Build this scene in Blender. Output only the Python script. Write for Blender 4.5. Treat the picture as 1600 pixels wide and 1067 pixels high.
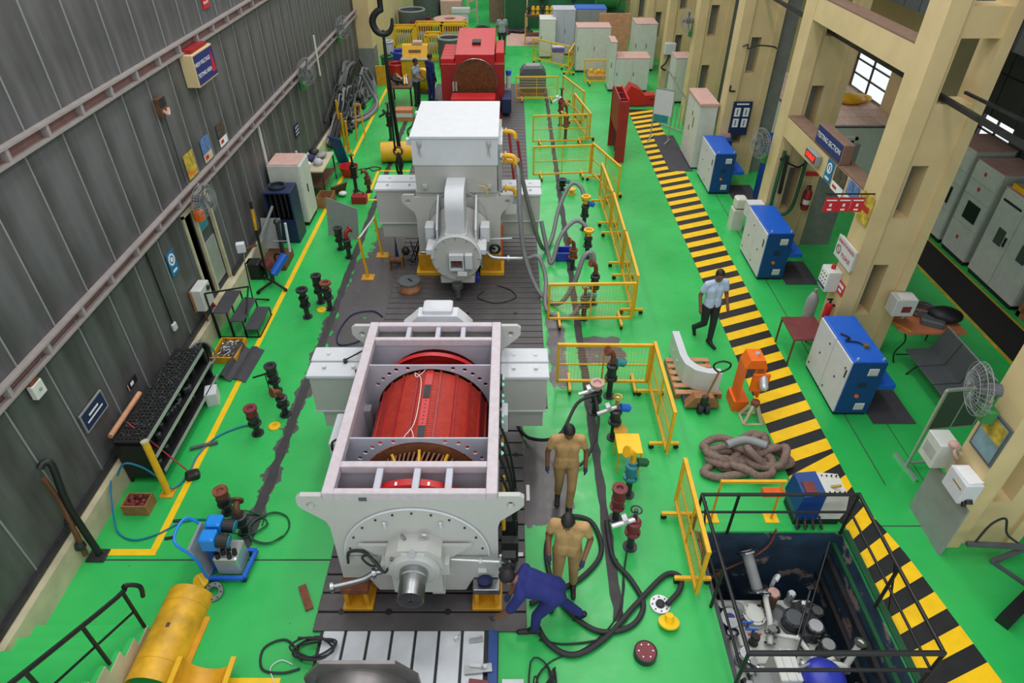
import bpy, bmesh, math, random
from mathutils import Vector, Matrix, noise
random.seed(7)
for o in list(bpy.data.objects): bpy.data.objects.remove(o)
SC = bpy.context.scene; COL = SC.collection
PI = math.pi
# ---------------------------------------------------------------- camera
cam_d = bpy.data.cameras.new('camera'); cam = bpy.data.objects.new('camera', cam_d); COL.objects.link(cam)
cam.location = (0, 0, 7.8); cam.rotation_euler = (math.radians(90-37.352), 0, 0)
cam_d.sensor_width = 36; cam_d.lens = 1020/1600*36; cam_d.shift_x = 2/1600; cam_d.clip_end = 200
SC.camera = cam
# ---------------------------------------------------------------- daylight and hall lamps
W = bpy.data.worlds.new('world'); SC.world = W; W.use_nodes = True
W.node_tree.nodes['Background'].inputs[0].default_value = (0.93, 0.97, 1.0, 1)
W.node_tree.nodes['Background'].inputs[1].default_value = 1.0
def lamp(loc, sx, sy, power, col=(1, .96, .9)):
    l = bpy.data.lights.new('hall_lamp', 'AREA'); l.shape = 'RECTANGLE'; l.size = sx; l.size_y = sy
    l.energy = power; l.color = col
    o = bpy.data.objects.new('hall_lamp', l); COL.objects.link(o); o.location = loc
for ly in (1.5, 6.5, 11.5, 16.5, 21.5, 27, 33, 39):
    for lx in (-2.6, 2.6):
        lamp((lx, ly, 13), 1.2, 1.6, 115)
SC.view_settings.view_transform = 'Standard'; SC.view_settings.look = 'None'
SC.view_settings.exposure = 0.14; SC.view_settings.gamma = 1; SC.view_settings.use_curve_mapping = False
# ---------------------------------------------------------------- materials
def lin(c): return tuple(((v/255)/12.92 if v/255 <= .04045 else ((v/255+.055)/1.055)**2.4) for v in c)
def mat(name, rgb, rough=.5, metal=0, var=.12, scale=6, bump=0, emit=0, spec=.5):
    m = bpy.data.materials.new(name); m.use_nodes = True; nt = m.node_tree; b = nt.nodes['Principled BSDF']
    c = lin(rgb); b.inputs['Roughness'].default_value = rough; b.inputs['Metallic'].default_value = metal
    b.inputs['Specular IOR Level'].default_value = spec
    tc = nt.nodes.new('ShaderNodeTexCoord'); n = nt.nodes.new('ShaderNodeTexNoise')
    n.inputs['Scale'].default_value = scale; n.inputs['Detail'].default_value = 5
    nt.links.new(tc.outputs['Object'], n.inputs['Vector'])
    r = nt.nodes.new('ShaderNodeValToRGB'); r.color_ramp.elements[0].position = .3; r.color_ramp.elements[1].position = .7
    r.color_ramp.elements[0].color = tuple(max(0, v*(1-var)) for v in c)+(1,)
    r.color_ramp.elements[1].color = tuple(min(1, v*(1+var)) for v in c)+(1,)
    nt.links.new(n.outputs['Fac'], r.inputs['Fac']); nt.links.new(r.outputs['Color'], b.inputs['Base Color'])
    if bump:
        bp = nt.nodes.new('ShaderNodeBump'); bp.inputs['Strength'].default_value = bump; bp.inputs['Distance'].default_value = .02
        nt.links.new(n.outputs['Fac'], bp.inputs['Height']); nt.links.new(bp.outputs['Normal'], b.inputs['Normal'])
    if emit:
        b.inputs['Emission Color'].default_value = c+(1,); b.inputs['Emission Strength'].default_value = emit
    return m
M = {}
def MM(k, *a, **kw): M[k] = mat(k, *a, **kw)
MM('white', (200, 203, 208), .6, var=.03, spec=.3); MM('offwhite', (205, 207, 200), .45, var=.05)
MM('machine', (181, 181, 177), .5, var=.025, spec=.35); MM('primer', (190, 180, 186), .55, var=.08, scale=14)
MM('lavender', (178, 180, 192), .5, var=.05); MM('cream', (204, 182, 136), .7, var=.07, scale=2, bump=.05)
MM('creamlow', (188, 180, 150), .75, var=.18, scale=3); MM('dado', (118, 122, 118), .5, var=.12)
MM('black', (22, 23, 25), .5, var=.2); MM('rubber', (38, 39, 42), .65, var=.2); MM('hose', (92, 94, 96), .5, var=.15, scale=20)
MM('hosegrey', (120, 122, 124), .45, var=.12, scale=20)
MM('steel', (165, 166, 168), .3, 1, var=.15, scale=9); MM('darksteel', (70, 70, 74), .45, .7, var=.25); MM('bed', (88, 84, 86), .5, .3, var=.2, scale=3)
MM('bedlight', (192, 196, 202), .42, .3, var=.14, scale=3); MM('groove', (58, 56, 58), .7, var=.2)
MM('alu', (190, 192, 194), .35, .6, var=.08)
MM('yellow', (226, 172, 30), .42, var=.08); MM('yellowdeep', (205, 148, 26), .5, var=.18); MM('yelpaint', (244, 196, 18), .45, var=.07)
MM('yellowworn', (214, 162, 34), .5, var=.28, scale=5); MM('blkpaint', (30, 31, 34), .5, var=.25); MM('orange', (232, 106, 22), .45, var=.08); MM('red', (184, 26, 30), .42, var=.08)
MM('redoxide', (150, 30, 30), .5, var=.15); MM('corered', (184, 60, 46), .48, var=.12, scale=10); MM('maroon', (118, 44, 52), .55, var=.2)
MM('brown', (96, 62, 40), .6, var=.25); MM('winding', (104, 62, 34), .4, .2, var=.3, scale=12); MM('copper', (196, 120, 70), .35, .8, var=.2)
MM('wood', (190, 138, 104), .65, var=.18, scale=8); MM('woodbrown', (150, 104, 66), .65, var=.2, scale=8); MM('table', (196, 118, 80), .5, var=.1)
MM('tablered', (112, 54, 54), .5, var=.15); MM('blue', (24, 92, 196), .4, var=.06); MM('bluedark', (20, 62, 128), .42, var=.08); MM('bluebright', (20, 130, 220), .4, var=.08)
MM('navy', (26, 40, 78), .5, var=.12); MM('navysign', (36, 44, 110), .5, var=.05); MM('cyanhose', (10, 110, 150), .5, var=.1)
MM('bluepump', (46, 58, 170), .4, var=.06); MM('pitwall', (40, 62, 82), .6, var=.35, scale=4); MM('raildull', (122, 88, 84), .6, var=.15); MM('railgrey', (150, 142, 140), .5, var=.1); MM('rust', (120, 66, 44), .7, var=.35, scale=12)
MM('green', (52, 128, 66), .5, var=.1); MM('greendark', (28, 84, 52), .45, var=.12); MM('greenpanel', (38, 110, 72), .5, var=.1)
MM('greycab', (196, 200, 194), .45, var=.06); MM('greymid', (138, 142, 142), .5, var=.08); MM('greydark', (84, 88, 92), .5, var=.1); MM('mat', (62, 62, 68), .8, var=.12)
MM('blackmat', (20, 20, 20), .85, var=.2); MM('brass', (190, 150, 70), .35, .8, var=.15); MM('pink', (196, 158, 148), .7, var=.08)
MM('tile', (220, 190, 178), .7, var=.08); MM('rope', (128, 108, 98), .9, var=.22, scale=25, bump=.5); MM('bluerag', (36, 40, 84), .8); MM('silver', (205, 206, 210), .3, .5, var=.1)
MM('paper', (225, 226, 228), .8, var=.03); MM('signred', (190, 30, 40), .5, var=.04); MM('signblue', (20, 110, 160), .5, var=.04)
MM('poster', (186, 160, 60), .6, var=.45, scale=10); MM('posterb', (90, 120, 170), .6, var=.5, scale=12); MM('posterk', (80, 66, 60), .6, var=.6, scale=12)
MM('mapink', (120, 150, 160), .6, var=.2, scale=5); MM('brick', (150, 90, 80), .8, var=.2); MM('crate', (170, 60, 40), .6)
MM('skin', (120, 78, 56), .55, var=.06); MM('hair', (18, 16, 16), .6, var=.2); MM('shirtblue', (176, 196, 222), .85, var=.05); MM('trouser', (36, 40, 42), .85, var=.12)
MM('tan', (178, 142, 94), .9, var=.1, scale=9, bump=.4); MM('tandark', (160, 126, 84), .9, var=.1, scale=9, bump=.4); MM('navycloth', (30, 38, 106), .9, var=.1); MM('shirtgrey', (140, 150, 158), .85, var=.1); MM('glove', (46, 52, 76), .85); MM('shoe', (24, 22, 24), .5)
MM('led', (255, 40, 30), .4, emit=3); MM('glowgreen', (150, 225, 205), .4); MM('cushion', (78, 84, 86), .5, var=.08); MM('teal', (50, 130, 140), .5)
MM('curtain', (70, 74, 76), .6, var=.12, scale=2); MM('ledge', (126, 100, 84), .7, var=.12); MM('screen', (70, 76, 74), .4, var=.06)
MM('rawsteel', (126, 122, 122), .38, .6, var=.18, scale=4)
def glassmat():
    m = bpy.data.materials.new('glass'); m.use_nodes = True; b = m.node_tree.nodes['Principled BSDF']
    b.inputs['Transmission Weight'].default_value = 1; b.inputs['Roughness'].default_value = .05; b.inputs['IOR'].default_value = 1.05
    b.inputs['Base Color'].default_value = (.95, .97, .97, 1); return m
M['glass'] = glassmat()
def N(nt, t, **kw):
    n = nt.nodes.new(t)
    for k, v in kw.items():
        if k in n.inputs: n.inputs[k].default_value = v
        else: setattr(n, k, v)
    return n
def wallmat():                                    # weathered grey sheet with vertical streaks and pale rub marks
    m = mat('sheet', (94, 94, 96), .5, .15, var=.3, scale=.7); nt = m.node_tree; b = nt.nodes['Principled BSDF']
    tc = N(nt, 'ShaderNodeTexCoord'); mp = N(nt, 'ShaderNodeMapping'); mp.inputs['Scale'].default_value = (1, 2.2, .35)
    n = N(nt, 'ShaderNodeTexNoise', Scale=1.6, Detail=6.0)
    nt.links.new(tc.outputs['Object'], mp.inputs[0]); nt.links.new(mp.outputs[0], n.inputs['Vector'])
    r = N(nt, 'ShaderNodeValToRGB'); r.color_ramp.elements[0].position = .28; r.color_ramp.elements[0].color = (.55, .5, .46, 1)
    r.color_ramp.elements[1].position = .72; r.color_ramp.elements[1].color = (1.25, 1.28, 1.3, 1)
    nt.links.new(n.outputs['Fac'], r.inputs['Fac'])
    mx = N(nt, 'ShaderNodeMix', data_type='RGBA', blend_type='MULTIPLY'); mx.inputs[0].default_value = 1
    src = b.inputs['Base Color'].links[0].from_socket
    nt.links.new(src, mx.inputs[6]); nt.links.new(r.outputs['Color'], mx.inputs[7]); nt.links.new(mx.outputs[2], b.inputs['Base Color'])
    return m
M['sheet'] = wallmat()
def peel(m):                                      # flaked paint showing pinkish plaster
    nt = m.node_tree; b = nt.nodes['Principled BSDF']; src = b.inputs['Base Color'].links[0].from_socket
    tc = N(nt, 'ShaderNodeTexCoord'); n = N(nt, 'ShaderNodeTexNoise', Scale=2.4, Detail=6.0, Roughness=.65); nt.links.new(tc.outputs['Object'], n.inputs['Vector'])
    r = N(nt, 'ShaderNodeMapRange'); nt.links.new(n.outputs['Fac'], r.inputs[0]); r.inputs[1].default_value = .58; r.inputs[2].default_value = .61
    mx = N(nt, 'ShaderNodeMix', data_type='RGBA'); nt.links.new(r.outputs[0], mx.inputs[0]); nt.links.new(src, mx.inputs[6]); mx.inputs[7].default_value = lin((140, 124, 118))+(1,); nt.links.new(mx.outputs[2], b.inputs['Base Color'])
peel(M['pitwall'])
def floormat():                                   # glossy green epoxy, chipped dark patches beside the rail grooves
    m = bpy.data.materials.new('epoxy_floor'); m.use_nodes = True; nt = m.node_tree; b = nt.nodes['Principled BSDF']; L = nt.links.new
    tc = N(nt, 'ShaderNodeTexCoord')
    n1 = N(nt, 'ShaderNodeTexNoise', Scale=.45, Detail=4.0); n2 = N(nt, 'ShaderNodeTexNoise', Scale=2.6, Detail=7.0, Roughness=.62)
    n3 = N(nt, 'ShaderNodeTexNoise', Scale=9.0, Detail=3.0)
    for n in (n1, n2, n3): L(tc.outputs['Object'], n.inputs['Vector'])
    g = N(nt, 'ShaderNodeValToRGB'); g.color_ramp.elements[0].position = .3; g.color_ramp.elements[0].color = lin((38, 166, 78))+(1,)
    g.color_ramp.elements[1].position = .7; g.color_ramp.elements[1].color = lin((62, 196, 100))+(1,)
    L(n1.outputs['Fac'], g.inputs['Fac'])
    sx = N(nt, 'ShaderNodeSeparateXYZ'); L(tc.outputs['Object'], sx.inputs[0])
    def band(sock, c, w, soft):
        a = N(nt, 'ShaderNodeMath', operation='SUBTRACT'); L(sock, a.inputs[0]); a.inputs[1].default_value = c
        d = N(nt, 'ShaderNodeMath', operation='ABSOLUTE'); L(a.outputs[0], d.inputs[0])
        r = N(nt, 'ShaderNodeMapRange'); L(d.outputs[0], r.inputs[0]); r.inputs[1].default_value = w; r.inputs[2].default_value = w+soft
        r.inputs[3].default_value = 1; r.inputs[4].default_value = 0; return r.outputs[0]
    def mul(a, c):
        k = N(nt, 'ShaderNodeMath', operation='MULTIPLY'); L(a, k.inputs[0]); L(c, k.inputs[1]) if not isinstance(c, float) else setattr(k.inputs[1], 'default_value', c); return k.outputs[0]
    def mx(a, c):
        k = N(nt, 'ShaderNodeMath', operation='MAXIMUM'); L(a, k.inputs[0]); L(c, k.inputs[1]); return k.outputs[0]
    X, Y = sx.outputs[0], sx.outputs[1]
    spots = [(-3.0, .5, .35, 11.6, 1.7, .5), (-3.7, .03, .22, 8.4, 2.6, .5), (.55, .3, .15, 6.7, .75, .25), (1.75, .35, .2, 9.95, .35, .15), (.9, .12, .12, 10.0, 1.0, .4), (-2.9, .35, .3, 14.6, 1.6, .6)]
    tot = None
    for cx, wx, fx, cy, wy, fy in spots:
        v = mul(band(X, cx, wx, fx), band(Y, cy, wy, fy)); tot = v if tot is None else mx(tot, v)
    gen = N(nt, 'ShaderNodeMath', operation='MULTIPLY_ADD'); L(tot, gen.inputs[0]); gen.inputs[1].default_value = .42; L(n2.outputs['Fac'], gen.inputs[2])
    th0 = N(nt, 'ShaderNodeMapRange'); L(gen.outputs[0], th0.inputs[0]); th0.inputs[1].default_value = .745; th0.inputs[2].default_value = .76
    n4 = N(nt, 'ShaderNodeTexNoise', Scale=4.5, Detail=5.0, Roughness=.6); L(tc.outputs['Object'], n4.inputs['Vector'])
    sp = N(nt, 'ShaderNodeMapRange'); L(n4.outputs['Fac'], sp.inputs[0]); sp.inputs[1].default_value = .725; sp.inputs[2].default_value = .735
    th = N(nt, 'ShaderNodeMath', operation='MAXIMUM'); L(th0.outputs[0], th.inputs[0]); L(sp.outputs[0], th.inputs[1])
    cm = N(nt, 'ShaderNodeMix', data_type='RGBA'); L(th.outputs[0], cm.inputs[0]); L(g.outputs['Color'], cm.inputs[6]); cm.inputs[7].default_value = lin((84, 80, 82))+(1,)
    L(cm.outputs[2], b.inputs['Base Color'])
    rr = N(nt, 'ShaderNodeMapRange'); L(n2.outputs['Fac'], rr.inputs[0]); rr.inputs[1].default_value = .3; rr.inputs[2].default_value = .7; rr.inputs[3].default_value = .2; rr.inputs[4].default_value = .42
    L(rr.outputs[0], b.inputs['Roughness'])
    bp = N(nt, 'ShaderNodeBump', Strength=.1, Distance=.02); L(n3.outputs['Fac'], bp.inputs['Height']); L(bp.outputs['Normal'], b.inputs['Normal'])
    return m
M['floor'] = floormat()
# ---------------------------------------------------------------- shapes: every shape is (verts, faces)
def join(*ss):
    V, F = [], []
    for s in ss:
        if s is None: continue
        if isinstance(s, list): s = join(*s)
        k = len(V); V += s[0]; F += [tuple(i+k for i in f) for f in s[1]]
    return V, F
def B(x0, x1, y0, y1, z0, z1):
    v = [(x0, y0, z0), (x1, y0, z0), (x1, y1, z0), (x0, y1, z0), (x0, y0, z1), (x1, y0, z1), (x1, y1, z1), (x0, y1, z1)]
    return v, [(0, 3, 2, 1), (4, 5, 6, 7), (0, 1, 5, 4), (1, 2, 6, 5), (2, 3, 7, 6), (3, 0, 4, 7)]
def BC(c, s, rz=0): return mv(B(-s[0]/2, s[0]/2, -s[1]/2, s[1]/2, -s[2]/2, s[2]/2), c, rz)
def BB(x0, x1, y0, y1, z0, z1, e=.01):            # box with chamfered edges (octagonal top rim and corners)
    return PR([(x0+e, y0), (x1-e, y0), (x1, y0+e), (x1, y1-e), (x1-e, y1), (x0+e, y1), (x0, y1-e), (x0, y0+e)], 'z', z0, z1-e, (x0+x1)/2, (y0+y1)/2, e)
def mv(s, loc=(0, 0, 0), rz=0, rx=0, ry=0, sc=1):
    m = Matrix.Translation(loc) @ Matrix.Rotation(rz, 4, 'Z') @ Matrix.Rotation(ry, 4, 'Y') @ Matrix.Rotation(rx, 4, 'X')
    if sc != 1: m = m @ (Matrix.Scale(sc, 4) if not isinstance(sc, tuple) else Matrix.Diagonal(sc+(1,)))
    return [tuple(m @ Vector(v)) for v in s[0]], list(s[1])
def PR(poly, ax, a, b, cx=None, cy=None, e=0):    # prism over a polygon; axis z: (x,y), y: (x,z), x: (y,z); optional chamfer at end b
    def P(u, v, w): return (u, v, w) if ax == 'z' else ((u, w, v) if ax == 'y' else (w, u, v))
    n = len(poly); V = [P(u, v, a) for u, v in poly]+[P(u, v, b) for u, v in poly]
    F = [(i, (i+1) % n, n+(i+1) % n, n+i) for i in range(n)]+[tuple(reversed(range(n)))]
    if e:
        def sh(u, c): return u+(e if u < c else -e)
        V += [P(sh(u, cx), sh(v, cy), b+e) for u, v in poly]
        F += [(n+i, n+(i+1) % n, 2*n+(i+1) % n, 2*n+i) for i in range(n)]+[tuple(range(2*n, 3*n))]
    else: F.append(tuple(range(n, 2*n)))
    return V, F
def PH(outer, holes, ax, a, b):                   # plate with holes
    bm = bmesh.new(); loops = []
    for lp in [outer]+holes:
        vs = [bm.verts.new((u, v, 0)) for u, v in lp]; loops.append(vs)
        for i in range(len(vs)): bm.edges.new((vs[i], vs[(i+1) % len(vs)]))
    bm.verts.index_update()
    bmesh.ops.triangle_fill(bm, use_beauty=True, edges=bm.edges[:], normal=(0, 0, 1))
    bm.verts.index_update()
    uv = [(v.co.x, v.co.y) for v in bm.verts]; fs = [tuple(v.index for v in f.verts) for f in bm.faces]; li = [[v.index for v in lp] for lp in loops]; bm.free()
    n = len(uv)
    def P(u, v, w): return (u, v, w) if ax == 'z' else ((u, w, v) if ax == 'y' else (w, u, v))
    V = [P(u, v, a) for u, v in uv]+[P(u, v, b) for u, v in uv]
    F = [tuple(reversed(f)) for f in fs]+[tuple(i+n for i in f) for f in fs]
    for lp in li:
        for i in range(len(lp)): p, q = lp[i], lp[(i+1) % len(lp)]; F.append((p, q, q+n, p+n))
    return V, F
def circ(cx, cy, r, n=24, a0=0, a1=2*PI):
    k = n if abs(a1-a0-2*PI) < 1e-6 else n+1
    return [(cx+r*math.cos(a0+(a1-a0)*i/n), cy+r*math.sin(a0+(a1-a0)*i/n)) for i in range(k)]
def basis(d):
    d = Vector(d).normalized(); u = d.cross(Vector((0, 0, 1)))
    if u.length < 1e-4: u = Vector((1, 0, 0))
    u.normalize(); return d, u, d.cross(u)
def CY(p0, p1, r0, r1=None, n=14, cap=True):
    r1 = r0 if r1 is None else r1; p0, p1 = Vector(p0), Vector(p1); d, u, w = basis(p1-p0); V = []
    for p, r in ((p0, r0), (p1, r1)):
        V += [tuple(p+u*(r*math.cos(2*PI*i/n))+w*(r*math.sin(2*PI*i/n))) for i in range(n)]
    F = [(i, (i+1) % n, n+(i+1) % n, n+i) for i in range(n)]
    if cap: F += [tuple(reversed(range(n))), tuple(range(n, 2*n))]
    return V, F
def LA(prof, c=(0, 0, 0), d=(0, 0, 1), n=20, cap=True):   # lathe of (radius, height) along direction d
    d, u, w = basis(d); c = Vector(c); V = []; F = []
    for r, h in prof: V += [tuple(c+d*h+u*(r*math.cos(2*PI*i/n))+w*(r*math.sin(2*PI*i/n))) for i in range(n)]
    for k in range(len(prof)-1):
        F += [(k*n+i, k*n+(i+1) % n, (k+1)*n+(i+1) % n, (k+1)*n+i) for i in range(n)]
    if cap: F += [tuple(reversed(range(n))), tuple(range((len(prof)-1)*n, len(prof)*n))]
    return V, F
def smooth(pts, k=5, closed=False):               # Catmull-Rom through the points
    P = [Vector(p) for p in pts]; n = len(P); out = []
    for i in range(n if closed else n-1):
        a, b, c, d = (P[(i-1) % n] if closed or i > 0 else P[0]), P[i % n], P[(i+1) % n], (P[(i+2) % n] if closed or i+2 < n else P[-1])
        for j in range(k):
            t = j/k; out.append(.5*((2*b)+(c-a)*t+(2*a-5*b+4*c-d)*t*t+(3*b-a-3*c+d)*t**3))
    if not closed: out.append(P[-1])
    return out
def TU(pts, r, n=8, k=5, closed=False, cap=True, sq=False):
    P = smooth(pts, k, closed) if k else [Vector(p) for p in pts]; V = []; F = []; m = len(P); pu = None
    off = PI/4 if sq else 0
    if sq: n = 4; r = r*1.414
    for i, p in enumerate(P):
        t = (P[(i+1) % m]-P[i-1]) if closed else (P[min(i+1, m-1)]-P[max(i-1, 0)])
        d, u, w = basis(t if t.length > 1e-9 else (0, 0, 1))
        if pu is not None:
            u = (pu-d*pu.dot(d)); u = u.normalized() if u.length > 1e-5 else basis(t)[1]; w = d.cross(u)
        pu = u; rr = r(i/(m-1)) if callable(r) else r
        V += [tuple(p+u*(rr*math.cos(off+2*PI*j/n))+w*(rr*math.sin(off+2*PI*j/n))) for j in range(n)]
    for i in range(m if closed else m-1):
        q = (i+1) % m
        F += [(i*n+j, i*n+(j+1) % n, q*n+(j+1) % n, q*n+j) for j in range(n)]
    if cap and not closed: F += [tuple(reversed(range(n))), tuple(range((m-1)*n, m*n))]
    return V, F
def BAR(pts, r): return [TU([pts[i], pts[i+1]], r, k=0, sq=True) for i in range(len(pts)-1)]
def TO(c, R, r, d=(0, 0, 1), n=24, k=8):
    d, u, w = basis(d); c = Vector(c)
    return TU([c+u*(R*math.cos(2*PI*i/n))+w*(R*math.sin(2*PI*i/n)) for i in range(n)], r, k, 0, True)
def SP(c, r, n=12, m=8):
    r = (r, r, r) if not isinstance(r, tuple) else r; V = []; F = []
    for j in range(1, m):
        a = PI*j/m; V += [(c[0]+r[0]*math.sin(a)*math.cos(2*PI*i/n), c[1]+r[1]*math.sin(a)*math.sin(2*PI*i/n), c[2]+r[2]*math.cos(a)) for i in range(n)]
    t = len(V); V += [(c[0], c[1], c[2]+r[2]), (c[0], c[1], c[2]-r[2])]
    for j in range(m-2): F += [(j*n+i, (j+1)*n+i, (j+1)*n+(i+1) % n, j*n+(i+1) % n) for i in range(n)]
    F += [(t, i, (i+1) % n) for i in range(n)]+[(t+1, (m-2)*n+(i+1) % n, (m-2)*n+i) for i in range(n)]
    return V, F
def sheet(pts_grid, th):                          # grid of points given a thickness downward
    R, C = len(pts_grid), len(pts_grid[0]); V = [p for r in pts_grid for p in r]; k = len(V); V = V+[(x, y, z-th) for x, y, z in V]; F = []
    for i in range(R-1):
        for j in range(C-1):
            a = i*C+j; F += [(a, a+1, a+C+1, a+C), (k+a, k+a+C, k+a+C+1, k+a+1)]
    ed = [i for i in range(C)]+[i*C+C-1 for i in range(1, R)]+[(R-1)*C+j for j in range(C-2, -1, -1)]+[i*C for i in range(R-2, 0, -1)]
    F += [(ed[i], ed[i-1], ed[i-1]+k, ed[i]+k) for i in range(len(ed))]
    return V, F
# ---------------------------------------------------------------- objects
def mesh(name, shape, m, sm=False):
    if isinstance(shape, list): shape = join(*shape)
    me = bpy.data.meshes.new(name); me.from_pydata(shape[0], [], shape[1]); me.materials.append(M[m] if isinstance(m, str) else m)
    bm = bmesh.new(); bm.from_mesh(me); bmesh.ops.recalc_face_normals(bm, faces=bm.faces[:])
    if sm:
        for f in bm.faces: f.smooth = True
        for e in bm.edges:
            if len(e.link_faces) == 2 and e.calc_face_angle(0) > .75: e.smooth = False
    bm.to_mesh(me); bm.free()
    return me
def link(name, me, parent=None, loc=(0, 0, 0), rot=(0, 0, 0)):
    o = bpy.data.objects.new(name, me); COL.objects.link(o); o.location = loc; o.rotation_euler = rot
    if parent is not None: o.parent = parent
    return o
def part(name, parent, m, *shapes, sm=False, kind=None, label=None):
    o = link(name, mesh(name, list(shapes), m, sm), parent)
    if kind: o['kind'] = kind
    if label: o['label'] = label
    return o
def tag(o, label, cat, group=None):
    o['label'] = label; o['category'] = cat
    if group: o['group'] = group
    return o
def thing(name, label, cat, loc=(0, 0, 0), rz=0, group=None):
    o = link(name, None, None, loc, (0, 0, rz)); o.empty_display_size = .1
    return tag(o, label, cat, group)
def solo(name, label, cat, m, *shapes, sm=False, group=None, loc=(0, 0, 0), rz=0, kind=None):
    o = link(name, mesh(name, list(shapes), m, sm), None, loc, (0, 0, rz))
    if kind: o['kind'] = kind
    return tag(o, label, cat, group)
def struct(name, m, *shapes, parent=None, sm=False):
    o = link(name, mesh(name, list(shapes), m, sm), parent)
    if parent is None: o['kind'] = 'structure'
    return o
def dup(root, loc, rz=None, label=None):
    r = root.copy(); COL.objects.link(r); r.location = loc
    if rz is not None: r.rotation_euler = (0, 0, rz)
    if label: r['label'] = label
    for ch in list(root.children):
        c = ch.copy(); COL.objects.link(c); c.parent = r
        for g in ch.children:
            d = g.copy(); COL.objects.link(d); d.parent = c
    return r
def text(parent, s, size, loc, rot, m, name='lettering', sp=1.0, lines=1.0):
    cu = bpy.data.curves.new('t', 'FONT'); cu.body = s; cu.size = size; cu.extrude = .0015; cu.align_x = 'CENTER'; cu.align_y = 'CENTER'; cu.space_line = lines; cu.space_character = sp; cu.resolution_u = 2
    t = bpy.data.objects.new('t', cu); COL.objects.link(t); dg = bpy.context.evaluated_depsgraph_get()
    me = bpy.data.meshes.new_from_object(t.evaluated_get(dg)); bpy.data.objects.remove(t); me.materials.clear(); me.materials.append(M[m])
    return link(name, me, parent, loc, rot)
RXP = (PI/2, 0, PI/2)     # text facing +X
RXM = (PI/2, 0, -PI/2)    # text facing -X
RYM = (PI/2, 0, 0)        # text facing -Y
# ================================================================ THE SETTING
PX0, PX1, PY0, PY1 = 2.62, 4.72, 1.2, 5.76        # pit
floor = struct('floor', 'floor', B(-6.4, PX0, .3, 50, -.2, 0), B(PX1, 12.2, .3, 17, -.2, 0), B(PX1, 10.4, 17, 50, -.2, 0), B(PX0, PX1, PY1, 50, -.2, 0), B(PX0, PX1, .3, PY0, -.2, 0))
# rail grooves and joints in the floor
def strip(name, m, x0, x1, y0, y1, z=.004): return part(name, floor, m, B(x0, x1, y0, y1, -.01, z))
def wobble(name, m, xc, w, y0, y1, z=.004, seed=0):
    rnd = random.Random(seed); n = int((y1-y0)/.18); L, R = [], []
    for i in range(n+1):
        y = y0+(y1-y0)*i/n; L.append((xc-w/2-rnd.random()*w*.35, y)); R.append((xc+w/2+rnd.random()*w*.35, y))
    V = [(x, y, z) for x, y in L]+[(x, y, z) for x, y in R]; k = n+1
    return part(name, floor, m, (V, [(i, k+i, k+i+1, i+1) for i in range(n)]))
wobble('rail_groove', 'groove', -3.7, .11, 5.32, 24, seed=1); wobble('rail_groove', 'groove', 1.37, .1, 4.4, 27, seed=2)
strip('floor_joint', 'groove', -5.8, -2.45, 5.28, 5.3); strip('floor_joint', 'groove', 5.72, 5.735, 6.6, 20); strip('floor_joint', 'groove', 5.3, 6.0, 5.84, 5.855)
strip('floor_joint', 'groove', 6.35, 6.36, 5.9, 8.0)
# yellow lane lines
strip('lane_line', 'yelpaint', -5.0, -4.9, 5.38, 27, .005); strip('lane_line', 'yelpaint', -5.55, -4.9, 5.36, 5.46, .006)
strip('lane_line', 'yelpaint', -3.75, -2.7, 3.62, 3.7, .005)
for a in ((-3.95, -2.95, 18.6, 18.68), (-3.95, -2.95, 16.6, 16.68), (-4.0, -3.92, 16.6, 18.68), (-2.98, -2.9, 16.6, 18.68)): strip('lane_line', 'yelpaint', *a, .005)
# hazard walkway
def xl(y): return 4.3 if y > 6.5 else (4.3+(6.5-y)/.65*.5 if y > 5.85 else 4.8)
def xr(y): return 5.2 if y > 6.3 else (5.2+(6.3-y)/.9*.25 if y > 5.4 else 5.45+(5.4-y)*.17)
ys = [2.2, 5.4, 5.85, 6.3, 6.5, 24.3]
V = [(xl(y), y, .004) for y in ys]+[(xr(y), y, .004) for y in ys]
part('walkway_band', floor, 'blkpaint', (V, [(i, 6+i, 7+i, i+1) for i in range(5)]))
y = 1.9
while y < 23.9:
    s, h = .36, .235
    if abs(y-6.2) < .45: s = .5
    part('walkway_stripe', floor, 'yelpaint', ([(xl(y), y, .008), (xr(y+s), y+s, .008), (xr(y+s+h), y+s+h, .008), (xl(y+h), y+h, .008)], [(0, 1, 2, 3)]))
    y += .463
# pit
struct('wall_pit', 'pitwall', B(PX0-.1, PX0+.008, PY0, PY1+.1, -2.3, -.035), B(PX1-.008, PX1+.1, PY0, PY1+.1, -2.3, -.035), B(PX0, PX1, PY1-.008, PY1+.1, -2.3, -.035), B(PX0, PX1, PY0-.1, PY0, -2.3, -.035))
struct('floor_pit', 'blkpaint', B(PX0-.1, PX1+.1, PY0-.1, PY1+.1, -2.4, -2.3))
struct('trim_1', 'greendark', B(PX1+.002, PX1+.09, PY0, PY1, .0, .03), B(PX1-.06, PX1, PY0, PY1, -.3, -.26))
struct('trim_2', 'darksteel', B(PX1-.1, PX1-.03, PY0, PY1, -.62, -.5), B(PX1-.1, PX1-.03, PY0, PY1, -1.05, -.95), B(PX0, PX0+.05, PY0, PY1, -.1, .01))
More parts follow.
